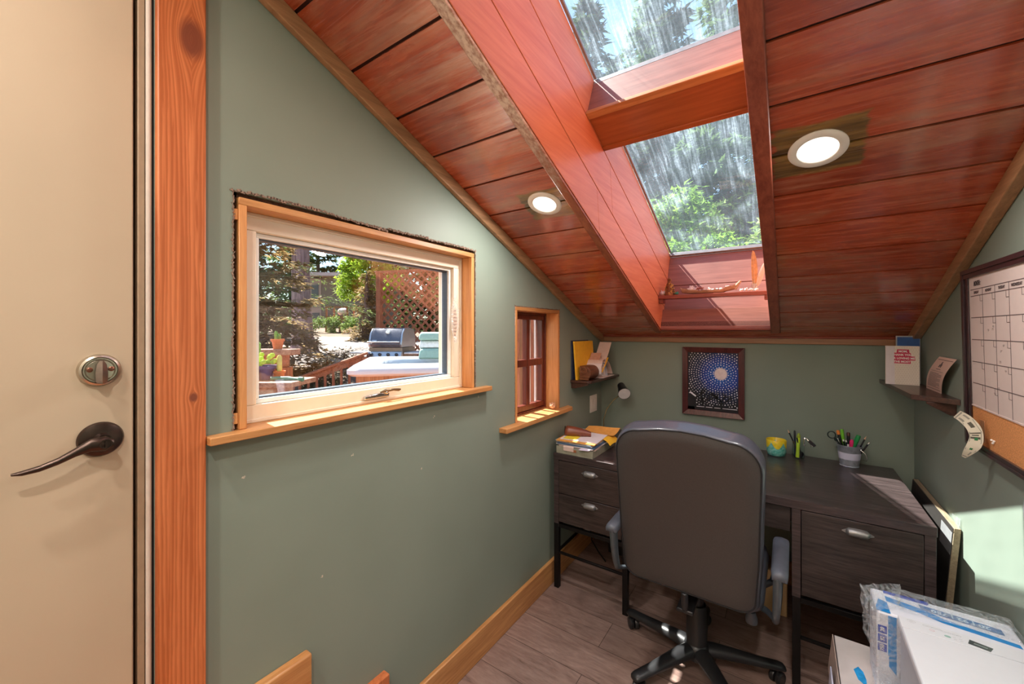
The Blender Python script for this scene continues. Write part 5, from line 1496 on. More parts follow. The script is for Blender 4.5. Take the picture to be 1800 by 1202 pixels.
mb = MB(); mb.tube([(.672, 2.64, KZ + .030), (.69, 2.637, KZ + .034), (.715, 2.64, KZ + .036)], [.004, .006, .002], 8); tagp(rest(mb.build('bark_piece', plain('bark_brown', rgb(150, 84, 70), .8)), (.69, 2.64, KZ + .03)), 'small reddish stick lying across the left part of the boat', 'stick')
for i, (x_, r_, lb) in enumerate(((.910, .012, 'small grey shell nearest the boat on the right of the shelf'), (.935, .014, 'white pointed shell in the right-hand shell cluster'), (.958, .013, 'small white shell under the feathers'), (.985, .011, 'small white shell beside the feather holder'))):
    shell('seashell', lb, 'seashell', (x_, 2.635, KZ + r_ * .75), r_, SHW, 40 + i, 'shells at the right end of the skylight shelf')
# feathers in a glass vial
va = thing('glass_vial', 'clear glass vial holding feathers at the right end of the skylight shelf', 'vase', (.975, 2.664, KZ))
mb = MB(); mb.lathe([(.013, 0), (.016, .003), (.016, .05), (.014, .055), (.0125, .052), (.0145, .006)], (.972, 2.664, KZ), n=20); mb.build('vial_body', JG, va)
def feather(name, label, base, tip, width, mats, nrm, group=None, bend=.01, top=None):
    base = Vector(base); tip = Vector(tip); d = tip - base; L = d.length; d.normalize(); nrm = Vector(nrm); s = d.cross(nrm).normalized(); nn = s.cross(d)
    t = thing(name, label, 'feather', base, 0, group)
    mb = MB()
    pts = [base + d * (L * i / 12) + nn * bend * math.sin(math.pi * i / 12) for i in range(13)]
    mb.tube(pts, [.0014 * (1 - .8 * i / 12) for i in range(13)], 6); mb.build('quill', plain('quill', rgb(220, 200, 170), .5), t)
    mb = MB(); g = []
    for i in range(15):
        u = .16 + .84 * i / 14; c = base + d * (L * u) + nn * bend * math.sin(math.pi * u)
        wd_ = width * (math.sin(math.pi * min(1, (u - .16) / .84 * .93 + .07)) ** .45) * (1 - .15 * u)
        g.append([c + s * wd_ * q + nn * (-.15 * abs(q) * wd_) for q in (-.42, -.2, 0, .3, .58)])
    mb.sheet(g, .0006); mb.build('vane', mats, t, smooth=60)
    return t
k = N('striped_feather'); zz = k.sep(k.coord())[2]
wv = k.math('SINE', k.math('ADD', k.math('MULTIPLY', zz, 420), k.math('MULTIPLY', k.noise(k.coord(), 40, 2), 3)))
k.l(k.ramp(wv, [(0.3, rgb(216, 190, 160)), (0.75, rgb(132, 92, 66))]), k.b.inputs['Base Color']); k.b.inputs['Roughness'].default_value = .7; STRF = k.m
TANF = plain('tan_feather', rgb(196, 156, 112), .7, var=.15, scale=50); WHF = plain('white_feather', rgb(222, 214, 204), .7, var=.05, scale=60)
feather('feather', 'tall tan and white feather standing in the glass vial', (.972, 2.664, KZ + .01), (.966, 2.650, 1.905), .034, TANF, (0.3, -1, 0))
feather('feather', 'white feather right of the tan one in the glass vial', (.978, 2.668, KZ + .01), (1.022, 2.672, 1.835), .030, WHF, (0.1, -1, 0))

# ---- feather in a clear oval bag taped to window_1
fp = thing('feather', 'brown striped feather in a clear oval sleeve taped to the big window frame', 'feather', (-.050, 1.285, 1.415))
M = frame_mat((-.0490, 1.276, 1.50), (0, 1, 0), (.0, 0, 1))
mb = MB(M); mb.sheet([[Vector((.0125 * q * (1 if q > 0 else .8) * math.sin(math.pi * (.06 + .88 * i / 14)) ** .6 + .006, -.075 + .12 * i / 14, .004 + .002 * (1 - q * q))) for q in (-1, -.5, 0, .5, 1)] for i in range(15)], .0006); mb.build('vane', STRF, fp, smooth=60)
mb = MB(M); mb.tube([(.006, -.095, .004), (.006, .05, .004)], .0009, 6); mb.build('quill', plain('quill', rgb(220, 200, 170), .5), fp)
mb = MB(M); g = []
for i in range(19):
    t = i / 18; w_ = .026 * math.sin(math.pi * (.03 + .94 * t)) ** .75
    g.append([Vector((w_ * q + .006, -.105 + .205 * t, .006 + .006 * (1 - q * q) + .0014 * math.sin(t * 23 + q * 4))) for q in (-1, -.6, -.2, .2, .6, 1)])
mb.sheet(g, .0003); mb.build('clear_sleeve', m_film('sleeve_film', (.95, .97, 1, 1), .22, .12), fp, smooth=70)
# ---- on the small window's sill
shell('seashell', 'speckled spiral seashell on the sill of the small window', 'seashell', (-.012, 2.085, .985 + .020), .026, plain('speckled_shell', rgb(206, 160, 126), .5, var=.3, scale=110), 61, spikes=7)
feather('feather', 'dark feather hanging at the left side of the small window', (-.052, 1.715, 1.27), (-.058, 1.712, 1.42), .012, plain('dark_feather', rgb(48, 36, 36), .6), (1, 0, 0))

# ---- beside and under the desk
cv = thing('leaning_canvas', 'dark canvas on a pale wood stretcher leaning on the right wall beside the desk', 'canvas', (1.60, 2.40, 0))
def lp(y, z, d): return Vector((1.592 + (1.646 - 1.592) * z / .735 - d, y, z))
YA, YB = 2.105, 2.700; ZT = .735
def lbox(mb, y0, y1, z0, z1, d0, d1): mb.hexa([lp(y, z, d) for z in (z0, z1) for y, d in ((y0, d1), (y0, d0), (y1, d0), (y1, d1))])
PINE = wood('pale_stretcher', rgb(126, 110, 88), rgb(164, 146, 120), 'Y', 2, .6, 0, .2, .05)
for y0, y1, z0, z1 in ((YA, YB, ZT - .018, ZT), (YA, YB, 0.002, .02), (YA, YA + .018, .02, ZT - .018), (YB - .018, YB, .02, ZT - .018)):
    mb = MB(); lbox(mb, y0, y1, z0, z1, .0, .018); mb.build('stretcher_bar', PINE, cv, bevel=.001, seg=1)
mb = MB(); lbox(mb, YA + .002, YB - .002, .004, ZT - .002, .0182, .0200); mb.build('canvas_face', plain('dark_canvas', rgb(52, 48, 46), .6), cv, flat=True)
mb = MB(); lbox(mb, YA + .004, YA + .13, ZT - .10, ZT - .02, .0202, .0210); mb.build('label_patch', plain('grey_patch', rgb(140, 140, 142), .5), cv, flat=True)
mb = MB(); mb.sheet([[lp(YA + .01 + .05 * u, ZT + .0005 + .035 * v, -.002 + .012 * u * v + .004) for u in (0, .5, 1)] for v in (0, .5, 1)], .0004); mb.build('plastic_corner', FILM, cv)
mb = MB(); mb.box((1.02, 2.46, 0), (1.128, 2.62, .215)); tagp(rest(mb.build('cardboard_box', plain('kraft_cardboard', rgb(190, 158, 116), .8, var=.03), bevel=.003), (1.07, 2.54, 0)), 'small kraft cardboard box on the floor under the desk', 'box')
mb = MB(); mb.box((0.16, 2.52, 0.0), (0.42, 2.70, .11)); tagp(rest(mb.build('power_strip_box', plain('dark_box', rgb(26, 24, 26), .5), bevel=.006), (0.3, 2.6, 0)), 'black box on the floor under the left end of the desk', 'box')
mb = MB(); mb.box((0.02, 2.53, .165), (0.032, 2.60, .25)); mb.build
for i, (y, xx, lb) in enumerate(((2.46, .05, 'black cable hanging down the baseboard under the desk'), (2.54, .12, 'black cable looping over the dark box under the desk'))):
    mb = MB(); mb.tube([(0.026, y, .30), (.03, y + .01, .2), (.05, y + .03, .12), (xx, y + .05, .05), (xx + .06, y + .02, .006), (xx + .14, y - .06, .006)] if i == 0 else [(0.03, y, .26), (.06, y + .01, .18), (.14, y + .04, .125), (.22, y + .05, .118), (.34, y + .03, .118), (.43, y - .02, .03), (.46, y - .08, .006)], .004, 8)
    tagp(rest(mb.build('power_cable', BLACKP), (xx, y, 0.0)), lb, 'cable')
mb = MB(); mb.box((0.0205, 2.455, .115), (.050, 2.50, .165)); tagp(rest(mb.build('plug', WHITEP, bevel=.004), (0.03, 2.47, .115)), 'white plug block on the baseboard under the desk', 'plug')

# ---- white carton, ream in its film, printer, envelope (lower right corner)
ct = thing('carton', 'large white carton standing on the floor at the lower right', 'box', (1.45, 1.5, 0))
mb = MB(); mb.box((1.266, 1.16, 0), (1.640, 1.775, .400)); mb.build('carton_body', plain('white_card', rgb(206, 198, 194), .75, var=.03, scale=12), ct, bevel=.002)
mb = MB(); mb.sheet([[Vector((1.266 - .004 - .012 * v, 1.20 + .575 * u, .400 - .12 * v)) for u in (0, .5, 1)] for v in (0, .5, 1)], .002); mb.build('carton_flap', plain('card_inside', rgb(190, 170, 158), .8), ct)

mb = MB(); mb.prism([(1.303, 1.628), (1.310, 1.588), (1.328, 1.570), (1.330, 1.600), (1.326, 1.632), (1.316, 1.648)], 'Z', .4002, .4008); mb.build('blue_mark', plain('cyan_print', rgb(30, 150, 214), .6, var=.15, scale=60), ct, flat=True)
mb = MB(); mb.hexa([(1.225, 1.40, .0), (1.229, 1.40, .0), (1.229, 1.640, .0), (1.225, 1.640, .0), (1.246, 1.40, .385), (1.250, 1.40, .385), (1.250, 1.640, .375), (1.246, 1.640, .375)])
tagp(rest(mb.build('envelope', plain('lilac_envelope', rgb(204, 206, 226), .8, var=.02), bevel=.0008, seg=1), (1.23, 1.5, 0)), 'large pale envelope leaning against the left side of the carton', 'envelope')
RX0, RX1, RY0, RY1, RZ0, RZ1 = 1.348, 1.640, 1.560, 1.690, .4012, .640
ream = thing('paper_ream', 'blue and white ream of copy paper in clear film behind the printer', 'paper ream', (1.49, 1.62, RZ0))
mb = MB(); mb.box((RX0, RY0, RZ0), (RX1, RY1, RZ1)); mb.build('paper_block', plain('ream_white', rgb(226, 230, 240), .5, var=.01), ream, bevel=.006)
CY_ = plain('ream_cyan', rgb(34, 140, 212), .45, var=.03); RB = plain('ream_royal', rgb(22, 60, 176), .45, var=.03); RB2 = plain('ream_steel', rgb(52, 108, 168), .45)
ZT2 = RZ1 + .0003
mb = MB(); mb.prism([(RX0 + .03, RY1 - .002), (RX0 + .03, RY1 - .018), (RX0 + .125, RY1 - .020), (RX0 + .130, RY1 - .010), (RX0 + .128, RY1 - .001)], 'Z', ZT2, ZT2 + .0006); mb.build('brand_band', RB, ream, flat=True)
mb = MB(); mb.prism([(RX0 + .03, RY1 - .034), (RX0 + .03, RY1 - .062), (RX0 + .10, RY1 - .078), (RX0 + .14, RY1 - .095), (RX0 + .28, RY1 - .112), (RX0 + .28, RY1 - .096), (RX0 + .15, RY1 - .074), (RX0 + .11, RY1 - .052)], 'Z', ZT2, ZT2 + .0005)
mb.prism([(RX0 + .0, RY0 + .02), (RX0 + .0, RY0 + .004), (RX0 + .03, RY0 + .002), (RX0 + .03, RY0 + .06), (RX0 + .012, RY0 + .07)], 'Z', ZT2, ZT2 + .0005)
mb.box((RX0 + .024, RY0 - .0006, RZ1 - .12), (RX0 + .042, RY0 - .0001, RZ1 - .006)); mb.prism([(RX0 + .026, RZ1 - .15), (RX0 + .042, RZ1 - .17), (RX0 + .042, RZ1 - .12), (RX0 + .026, RZ1 - .12)], 'Y', RY0 - .0006, RY0 - .0001)
mb.build('cyan_swoosh', CY_, ream, flat=True)
mb = MB(); mb.prism([(RX0 + .105, RY1 - .030), (RX0 + .105, RY1 - .056), (RX0 + .262, RY1 - .070), (RX0 + .262, RY1 - .044)], 'Z', ZT2 + .0007, ZT2 + .0011); mb.build('spec_panel', RB2, ream, flat=True)
M = frame_mat((RX0 + .184, RY1 - .050, ZT2 + .0012), (-1, .088, 0), (-.088, -1, 0))
txt('ream_text', '20 | 92 | 750', .021, M, plain('pale_print', rgb(190, 214, 234), .5), ream, .0001, sx=1.05, bold=.0006)
for i, s in enumerate(('20', '92', '750')):
    zz_ = RZ1 - .050 - i * .026
    mb = MB(); mb.box((RX0 + .002, RY0 - .0006, zz_ - .011), (RX0 + .0215, RY0 - .0001, zz_ + .011)); mb.build('spec_badge', RB, ream, bevel=.0002, seg=1)
    txt('ream_text', s, .012, frame_mat((RX0 + .012, RY0 - .0008, zz_), (0, 0, 1), (-1, 0, 0)), WHITEP, ream, .0001, bold=.0004)
# crumpled film round the ream
fl = random.Random(3)
def crump(P, nu, nv, amp, seed, name='plastic_film'):
    q = random.Random(seed); g = []
    for i in range(nu + 1):
        row = []
        for j in range(nv + 1):
            u, v = i / nu, j / nv
            p = Vector(P[0]).lerp(Vector(P[1]), u).lerp(Vector(P[3]).lerp(Vector(P[2]), u), v)
            e = amp * (0.4 if i in (0, nu) or j in (0, nv) else 1)
            row.append(p + Vector((q.uniform(-e, e), q.uniform(-e, e), q.uniform(-e, e) * .7)))
        g.append(row)
    mb = MB(); mb.sheet(g, .0003); return mb.build(name, FILM, ream, smooth=20)
crump([(1.318, 1.615, .675), (1.42, 1.70, .668), (1.405, 1.60, .648), (1.336, 1.545, .640)], 9, 7, .008, 1)
crump([(1.40, 1.705, .650), (1.640, 1.695, .655), (1.640, 1.590, .650), (1.40, 1.59, .647)], 16, 6, .003, 2)
crump([(1.318, 1.615, .675), (1.336, 1.545, .640), (1.345, 1.548, .50), (1.322, 1.58, .56)], 5, 7, .008, 3)
crump([(1.336, 1.548, .640), (1.400, 1.548, .640), (1.400, 1.548, .42), (1.345, 1.54, .46)], 5, 8, .004, 4)
crump([(1.335, 1.54, .50), (1.40, 1.54, .44), (1.39, 1.40, .405), (1.33, 1.45, .41)], 6, 6, .006, 5)
mb = MB(); mb.hexa([(1.348, 1.50, .4015), (1.378, 1.46, .4015), (1.382, 1.475, .4015), (1.352, 1.515, .4015), (1.352, 1.52, .455), (1.378, 1.49, .44), (1.382, 1.50, .44), (1.356, 1.53, .455)]); mb.build('blue_wrapper_corner', CY_, ream, bevel=.001)
pr = thing('printer', 'white flat-topped printer with a small dark display at the lower right', 'printer', (1.51, 1.36, .4012))
QX0, QX1, QY0, QY1, QZ = 1.386, 1.640, 1.165, 1.5300, .660
PW = plain('printer_white', rgb(222, 226, 232), .45, var=.005)
mb = MB(); mb.box((QX0 + .006, QY0, .4012), (QX1, QY1 - .004, QZ - .026)); mb.build('printer_body', plain('printer_grey', rgb(196, 200, 208), .5, var=.01), pr, bevel=.006)
mb = MB(); mb.box((QX0, QY0, QZ - .024), (QX1, QY1, QZ - .002)); mb.build('scanner_lid', PW, pr, bevel=.005)
mb = MB(); mb.box((QX0 + .001, QY1 - .052, QZ - .0019), (QX1 - .001, QY1 - .002, QZ + .0003)); pn = mb.build('control_panel', PW, pr, bevel=.001, seg=1)
mb = MB(); mb.box((QX0 + .001, QY0 + .002, QZ - .0019), (QX1 - .001, QY1 - .0535, QZ + .0001)); mb.build('lid_top', PW, pr, bevel=.001, seg=1)
DG = plain('display_dark', rgb(66, 72, 74), .25)
mb = MB(); mb.prism([(1.511, QY1 - .040), (1.547, QY1 - .048), (1.556, QY1 - .030), (1.518, QY1 - .020)], 'Z', QZ + .0003, QZ + .0010); mb.build('display', DG, pn, flat=True)
mb = MB(); mb.prism([(1.521, QY1 - .036), (1.543, QY1 - .041), (1.546, QY1 - .035), (1.524, QY1 - .030)], 'Z', QZ + .0010, QZ + .0013); mb.build('display_segment', plain('display_mid', rgb(120, 130, 128), .4), pn, flat=True)
def ringmark(cx, cy, r, mat, sc=1.0):
    mb.tube([(cx + r * math.cos(t), cy + r * sc * math.sin(t), QZ + .0004) for t in [2 * math.pi * i / 16 for i in range(17)]], .0003, 4, cap=False)
mb = MB(); ringmark(1.412, QY1 - .014, .0085, None, .7); ringmark(1.412, QY1 - .014, .0035, None, .7)
for x_ in (1.438, 1.447, 1.456, 1.465): ringmark(x_, QY1 - .015, .0042, None, .7)
for x_ in (1.473, 1.482, 1.492, 1.500): ringmark(x_, QY1 - .018, .0040, None, .7)
for x_ in (1.486, 1.497): mb.box((x_, QY1 - .040, QZ + .0003), (x_ + .006, QY1 - .0395, QZ + .0006)); mb.box((x_, QY1 - .032, QZ + .0003), (x_ + .006, QY1 - .0315, QZ + .0006))
mb.build('button_mark', plain('panel_print', rgb(160, 164, 170), .6), pn, flat=True)
mb = MB(); ringmark(1.449, QY1 - .029, .0048, None, .7); mb.build('cancel_button', plain('panel_red', rgb(206, 150, 158), .5), pn, flat=True)
mb = MB(); mb.prism([(1.476 + .0062 * math.cos(t), QY1 - .036 + .0044 * math.sin(t)) for t in [math.pi * i / 10 for i in range(20)]], 'Z', QZ + .0003, QZ + .0007); mb.build('start_button', plain('panel_green', rgb(150, 186, 178), .5), pn, flat=True)

# nail holes and scuffs in the left wall are small plaster chips
rr = random.Random(30); mb = MB()
for y, z in ((1.386, 1.155), (1.115, 1.115), (0.76, 1.055), (0.45, 1.075), (1.05, .93), (.66, .72)):
    for q in range(5): mb.ball((.0003, y + rr.uniform(-.004, .004), z + rr.uniform(-.004, .004)), rr.uniform(.0012, .0028), 6, (.3, 1, 1))
o = mb.build('wall_chip', plain('plaster_chip', rgb(206, 196, 180), .9)); o.name = 'trim_12'; struct(o)
# ================================================================ OUTSIDE
def leafmat(name, dark, light, scale=3.0, trans=.25):
    if name in MATS: return MATS[name]
    k = N(name); tc = k.n('ShaderNodeTexCoord')
    n = k.noise(tc.outputs['Object'], scale, 3)
    n2 = k.noise(tc.outputs['Object'], scale * 14, 2)
    f = k.math('ADD', k.math('MULTIPLY', n, .5), k.math('MULTIPLY', n2, .5))
    col = k.ramp(f, [(0.35, dark), (0.65, light)])
    k.l(col, k.b.inputs['Base Color']); k.b.inputs['Roughness'].default_value = .6; k.b.inputs['Specular IOR Level'].default_value = .2
    tl = k.n('ShaderNodeBsdfTranslucent'); k.l(col, tl.inputs[0])
    mx = k.n('ShaderNodeMixShader'); mx.inputs[0].default_value = trans
    k.l(k.b.outputs[0], mx.inputs[1]); k.l(tl.outputs[0], mx.inputs[2]); k.l(mx.outputs[0], k.out.inputs['Surface'])
    MATS[name] = k.m
    return k.m
CON_D = leafmat('dark_needles', rgb(52, 68, 38), rgb(124, 140, 80), 3.0, .4)
CON_B = leafmat('brownish_needles', rgb(112, 92, 62), rgb(196, 168, 120), 3.0, .45)
CON_L = leafmat('light_needles', rgb(84, 112, 56), rgb(160, 184, 100), 3.0, .4)
LEAF = leafmat('maple_leaves', rgb(110, 150, 40), rgb(196, 216, 80), 2, .45)
CONS_D = leafmat('deep_needles', rgb(40, 56, 34), rgb(92, 110, 62), 3.0, .3)
CONS_L = leafmat('grey_green_needles', rgb(70, 96, 56), rgb(126, 150, 92), 3.0, .3)
LEAFS = leafmat('soft_green_leaves', rgb(92, 134, 46), rgb(164, 196, 84), 2, .4)
LEAFO = leafmat('yellow_leaves', rgb(160, 124, 46), rgb(210, 186, 90), 2)
SHR = leafmat('shrub_leaves', rgb(92, 124, 48), rgb(166, 184, 96), 2)
SHD = leafmat('dark_shrub', rgb(62, 58, 38), rgb(128, 112, 78), 4)
BARK = wood('bark', rgb(70, 54, 50), rgb(140, 114, 108), 'Z', .5, .9, 0, .3, .5)
BARKG = wood('purplish_bark', rgb(96, 74, 78), rgb(170, 142, 146), 'Z', .4, .9, 0, .3, .5)
REDW = wood('redwood_deck_x', rgb(134, 74, 50), rgb(196, 126, 92), 'X', 1, .7, 0, .3, .1)
REDZ = wood('redwood_deck_z', rgb(134, 74, 50), rgb(196, 126, 92), 'Z', 1, .7, 0, .3, .1)

class Leaves:
    def __init__(self): self.v = []; self.f = []
    def leaf(self, c, d, up, l, w):
        d = d.normalized(); s = d.cross(up)
        if s.length < 1e-4: s = Vector((1, 0, 0))
        s.normalize(); b = len(self.v)
        self.v += [tuple(c - s * w * .5), tuple(c + d * l * .5 - s * w * .1 + up * .0), tuple(c + d * l), tuple(c + s * w * .5 + d * l * .3)]
        self.f.append((b, b + 1, b + 2, b + 3))
    def build(self, name, mat, parent):
        me = bpy.data.meshes.new(name); inv = wmat(parent).inverted() if parent else Matrix.Identity(4)
        me.from_pydata(self.v, [], self.f); me.transform(inv); me.materials.append(mat)
        o = bpy.data.objects.new(name, me); C.objects.link(o); o.parent = parent
        return o

def conifer(x, y, z, h, rad, label, seed, mat, first=.12, lvl=None, needle=.16, dens=1.0, group='trees beyond the skylight', trunk=BARK, tr=.16):
    q = random.Random(seed)
    t = thing('conifer_tree', label, 'tree', (x, y, z), 0, group)
    mb = MB(); mb.tube([(x, y, z), (x + .02, y, z + h * .5), (x, y, z + h)], [tr * 1.15, tr * .65, .02], 12); mb.build('trunk', trunk, t)
    L = Leaves(); n = int((lvl or h * 7) * dens)
    for i in range(n):
        u = first + (1 - first) * (i + q.random()) / n
        zc_ = z + h * u; r = rad * (1 - u) ** .8 * q.uniform(.7, 1.1) + .08
        a = q.random() * 6.283; d = Vector((math.cos(a), math.sin(a), 0)); droop = q.uniform(-.35, .05)
        m = max(4, int(r / needle * 2.6))
        for k_ in range(m):
            s = (k_ + q.random()) / m; c = Vector((x, y, zc_)) + d * r * s + Vector((0, 0, droop * r * s * s + .10 * r * s))
            side = Vector((-d.y, d.x, 0)); wv = (1 - s) * .35 * r + .05
            for w_ in range(7):
                o = side * q.uniform(-wv, wv) + Vector((0, 0, q.uniform(-.06, .06)))
                dd = (d * q.uniform(.2, 1) + side * q.uniform(-.9, .9) + Vector((0, 0, q.uniform(-.5, .25))))
                L.leaf(c + o, dd, Vector((q.uniform(-.4, .4), q.uniform(-.4, .4), 1)), needle * q.uniform(.7, 1.5), needle * q.uniform(.4, .8))
    L.build('foliage', mat, t)
    return t
def bushy(name, label, cat, x, y, z, h, rx, ry, n, leaf, mat, seed, trunk=None, group=None, mat2=None, clump=26):
    q = random.Random(seed)
    t = thing(name, label, cat, (x, y, z), 0, group)
    if trunk:
        mb = MB(); mb.tube([(x, y, z), (x + .05, y, z + h * .35), (x - .05, y + .05, z + h * .8)], [trunk, trunk * .7, trunk * .2], 10)
        for i in range(5):
            a = i * 1.3; mb.tube([(x, y, z + h * (.3 + .08 * i)), (x + rx * .5 * math.cos(a), y + ry * .5 * math.sin(a), z + h * (.5 + .08 * i))], [trunk * .4, trunk * .1], 6)
        mb.build('trunk', BARK, t)
    Ls = [Leaves(), Leaves()]; cl = []
    for i in range(clump):
        a = q.random() * 6.283; e = q.uniform(-.4, 1.0); rr_ = q.uniform(.5, .95)
        cl.append((x + rx * rr_ * math.cos(a) * math.cos(e), y + ry * rr_ * math.sin(a) * math.cos(e), z + h * (.58 if trunk else .45) + h * .42 * rr_ * math.sin(e), q.random()))
    for i in range(n):
        c = cl[q.randrange(clump)]; rr_ = .30 * (rx + ry) / 2 * q.random() ** .5
        d = Vector((q.gauss(0, 1), q.gauss(0, 1), q.gauss(0, 1))).normalized()
        p = Vector(c[:3]) + d * rr_
        if p.z < z: p.z = z + q.random() * .1
        (Ls[1] if mat2 and c[3] > .7 else Ls[0]).leaf(p, Vector((q.gauss(0, 1), q.gauss(0, 1), q.gauss(-.3, .6))), Vector((q.gauss(0, .5), q.gauss(0, .5), 1)), leaf * q.uniform(.6, 1.3), leaf * q.uniform(.4, .8))
    Ls[0].build('foliage', mat, t)
    if mat2: Ls[1].build('foliage', mat2, t)
    return t

# ---- ground
GRD = plain('dry_ground', rgb(120, 100, 84), .95, var=.12, scale=3, bump=.3)
GRV = plain('gravel_drive', rgb(156, 142, 134), .95, var=.12, scale=14, bump=.4)
def terr(x, y):
    d = math.hypot(x - 1.14, y)
    t = lambda a, b: max(0, min(1, (d - a) / (b - a)))
    return -.25 + 1.13 * t(5.8, 8.6) ** .8 + .27 * t(8.6, 14) + .5 * t(14, 26)
def patch(name, x0, x1, y0, y1, nx, ny, mat, dz=0.0, mask=None):
    mb = MB(); vs = []; fs = []
    for j in range(ny + 1):
        for i in range(nx + 1):
            x = x0 + (x1 - x0) * i / nx; y = y0 + (y1 - y0) * j / ny
            vs.append((x, y, terr(x, y) + dz + .03 * mnoise.noise(Vector((x, y, 0)) * .7)))
    for j in range(ny):
        for i in range(nx):
            a = j * (nx + 1) + i
            xc = x0 + (x1 - x0) * (i + .5) / nx; yc = y0 + (y1 - y0) * (j + .5) / ny
            if mask and not mask(xc, yc): continue
            fs.append((a, a + 1, a + nx + 2, a + nx + 1))
    mb.add(vs, fs); return mb.build(name, mat, smooth=60)
g_ = patch('ground', -45, -.2, -14, 45, 60, 70, GRD); struct(g_, 'dry ground rising away from the house')
g2 = patch('gravel_drive', -30, -3, 1, 30, 80, 80, GRV, .03, lambda x, y: 8.2 < math.hypot(x - 1.14, y) < 15.5); struct(g2, 'pale gravel drive')
g3 = patch('yard_ground', -.2, 30, 3.4, 45, 24, 30, GRD); struct(g3)
mb = MB(); mb.box((-4.6, -1.6, .08), (-.165, 5.4, .14)); struct(mb.build('deck_floor', REDW, flat=True), 'redwood deck floor')

# ---- hot tub
U = Vector((.68, .733, 0)).normalized(); V = Vector((-U.y, U.x, 0)); O = Vector((-2.396, 2.299, 0))
tub = thing('hot_tub', 'brown-sided hot tub with a white rim, seen through the big window', 'hot tub', O + U * 1.0 + V * .92 + Vector((0, 0, .14)))
def tp(u, v, z): return O + U * u + V * (v * .76) + Vector((0, 0, z + (.07 if z > .9 else 0)))
def trect(u0, u1, v0, v1, r, z, n=5):
    pts = []
    for cu, cv_, a0 in ((u1 - r, v1 - r, 0), (u0 + r, v1 - r, math.pi / 2), (u0 + r, v0 + r, math.pi), (u1 - r, v0 + r, 1.5 * math.pi)):
        for k_ in range(n):
            a = a0 + math.pi / 2 * k_ / (n - 1); pts.append(tp(cu + r * math.cos(a), cv_ + r * math.sin(a), z))
    return pts
mb = MB(); mb.rings([trect(.06, 1.94, .06, 1.80, .10, .145), trect(.06, 1.94, .06, 1.80, .10, .93)]); mb.build('cabinet', wood('tub_siding', rgb(150, 100, 70), rgb(200, 150, 112), 'Z', .6, .6, 0, .2, .05), tub)
ACR = plain('white_acrylic', rgb(232, 234, 244), .3, var=.01)
mb = MB(); mb.rings([trect(.02, 1.98, .02, 1.84, .10, .925), trect(-.02, 2.02, -.02, 1.88, .12, .95), trect(-.02, 2.02, -.02, 1.88, .12, .99), trect(.04, 1.96, .04, 1.82, .12, 1.035), trect(.16, 1.84, .16, 1.70, .22, 1.04), trect(.22, 1.78, .22, 1.64, .24, 1.00), trect(.26, 1.74, .26, 1.6, .24, .90)]); mb.build('rim', ACR, tub, smooth=50)
mb = MB(); mb.rings([trect(.25, 1.75, .25, 1.61, .22, .905), trect(.25, 1.75, .25, 1.61, .22, .93)]); mb.build('water', plain('tub_water', rgb(116, 186, 170), .08, var=.04, scale=6), tub)
mb = MB(); c = tp(.045, .35, .0); mb.obox(tp(.30, .055, .80), (.045, .004, .035), (0, 0, math.atan2(U.y, U.x))); mb.build('badge', plain('tub_badge', rgb(226, 206, 190), .5), tub)
CVR = plain('sage_cover', rgb(156, 190, 178), .6, var=.03)
cover = thing('tub_cover', 'folded pale green hot tub cover standing at the back of the tub', 'cover', tp(1.4, 1.55, 1.045))
for i, (v0, z0, z1, m_) in enumerate(((1.30, 1.046, 1.17, CVR), (1.36, 1.175, 1.26, plain('white_towel', rgb(240, 244, 244), .8)), (1.30, 1.265, 1.36, CVR))):
    mb = MB(); mb.hexa([tp(u, v, z0) for u, v in ((.66, v0 - .5), (2.0, v0 - .5), (2.0, v0 + .3), (.66, v0 + .3))] + [tp(u, v, z1) for u, v in ((.68, v0 - .48), (2.0, v0 - .48), (2.0, v0 + .3), (.68, v0 + .3))]); mb.build('cover_fold', m_, cover, bevel=.03, seg=3)
# ---- gas grill
GX, GY = -3.98, 4.11
gr = thing('gas_grill', 'stainless gas grill with a dark lid behind the hot tub', 'grill', (GX, GY, .14), math.atan2(-.86, .45) + math.pi / 2)
Gm = wmat(gr)
STL = plain('grill_steel', rgb(196, 198, 204), .3, .8, var=.03); LIDM = plain('grill_lid', rgb(112, 112, 122), .35, .5, var=.06)
mb = MB(Gm); prof = [(-.27, 1.06), (-.285, 1.10), (-.235, 1.26), (-.16, 1.335), (.02, 1.350), (.20, 1.33), (.27, 1.22), (.29, 1.06)]
mb.prism(prof, 'X', -.235, .235); ld_ = mb.build('lid', LIDM, gr, bevel=.006)
mb = MB(Gm); 
for x0, x1 in ((-.262, -.235), (.235, .262)): mb.prism([(a * 1.01, b + .004 if b > 1.1 else b) for a, b in prof], 'X', x0, x1)
mb.build('lid_end', STL, gr, bevel=.004)
mb = MB(Gm); mb.tube([(-.25, -.335, 1.135), (.25, -.335, 1.135)], .014, 12); mb.box((-.22, -.335, 1.128), (-.19, -.27, 1.142)); mb.box((.19, -.335, 1.128), (.22, -.27, 1.142)); mb.build('handle', CHROME, ld_)
mb = MB(Gm); mb.lathe([(.036, 0), (.036, .012), (.03, .018)], (0.02, -.215, 1.285), (0, -.82, .57), 24); mb.build('thermometer', WHITEP, ld_)
mb = MB(Gm); mb.obox((-.17, -.279, 1.145), (.036, .004, .022), (R_(-17), 0, 0)); mb.build('emblem', STL, ld_)
mb = MB(Gm); mb.box((-.262, -.26, .80), (.262, .27, 1.055)); mb.build('firebox', plain('firebox_bronze', rgb(140, 124, 110), .4, .5), gr, bevel=.006)
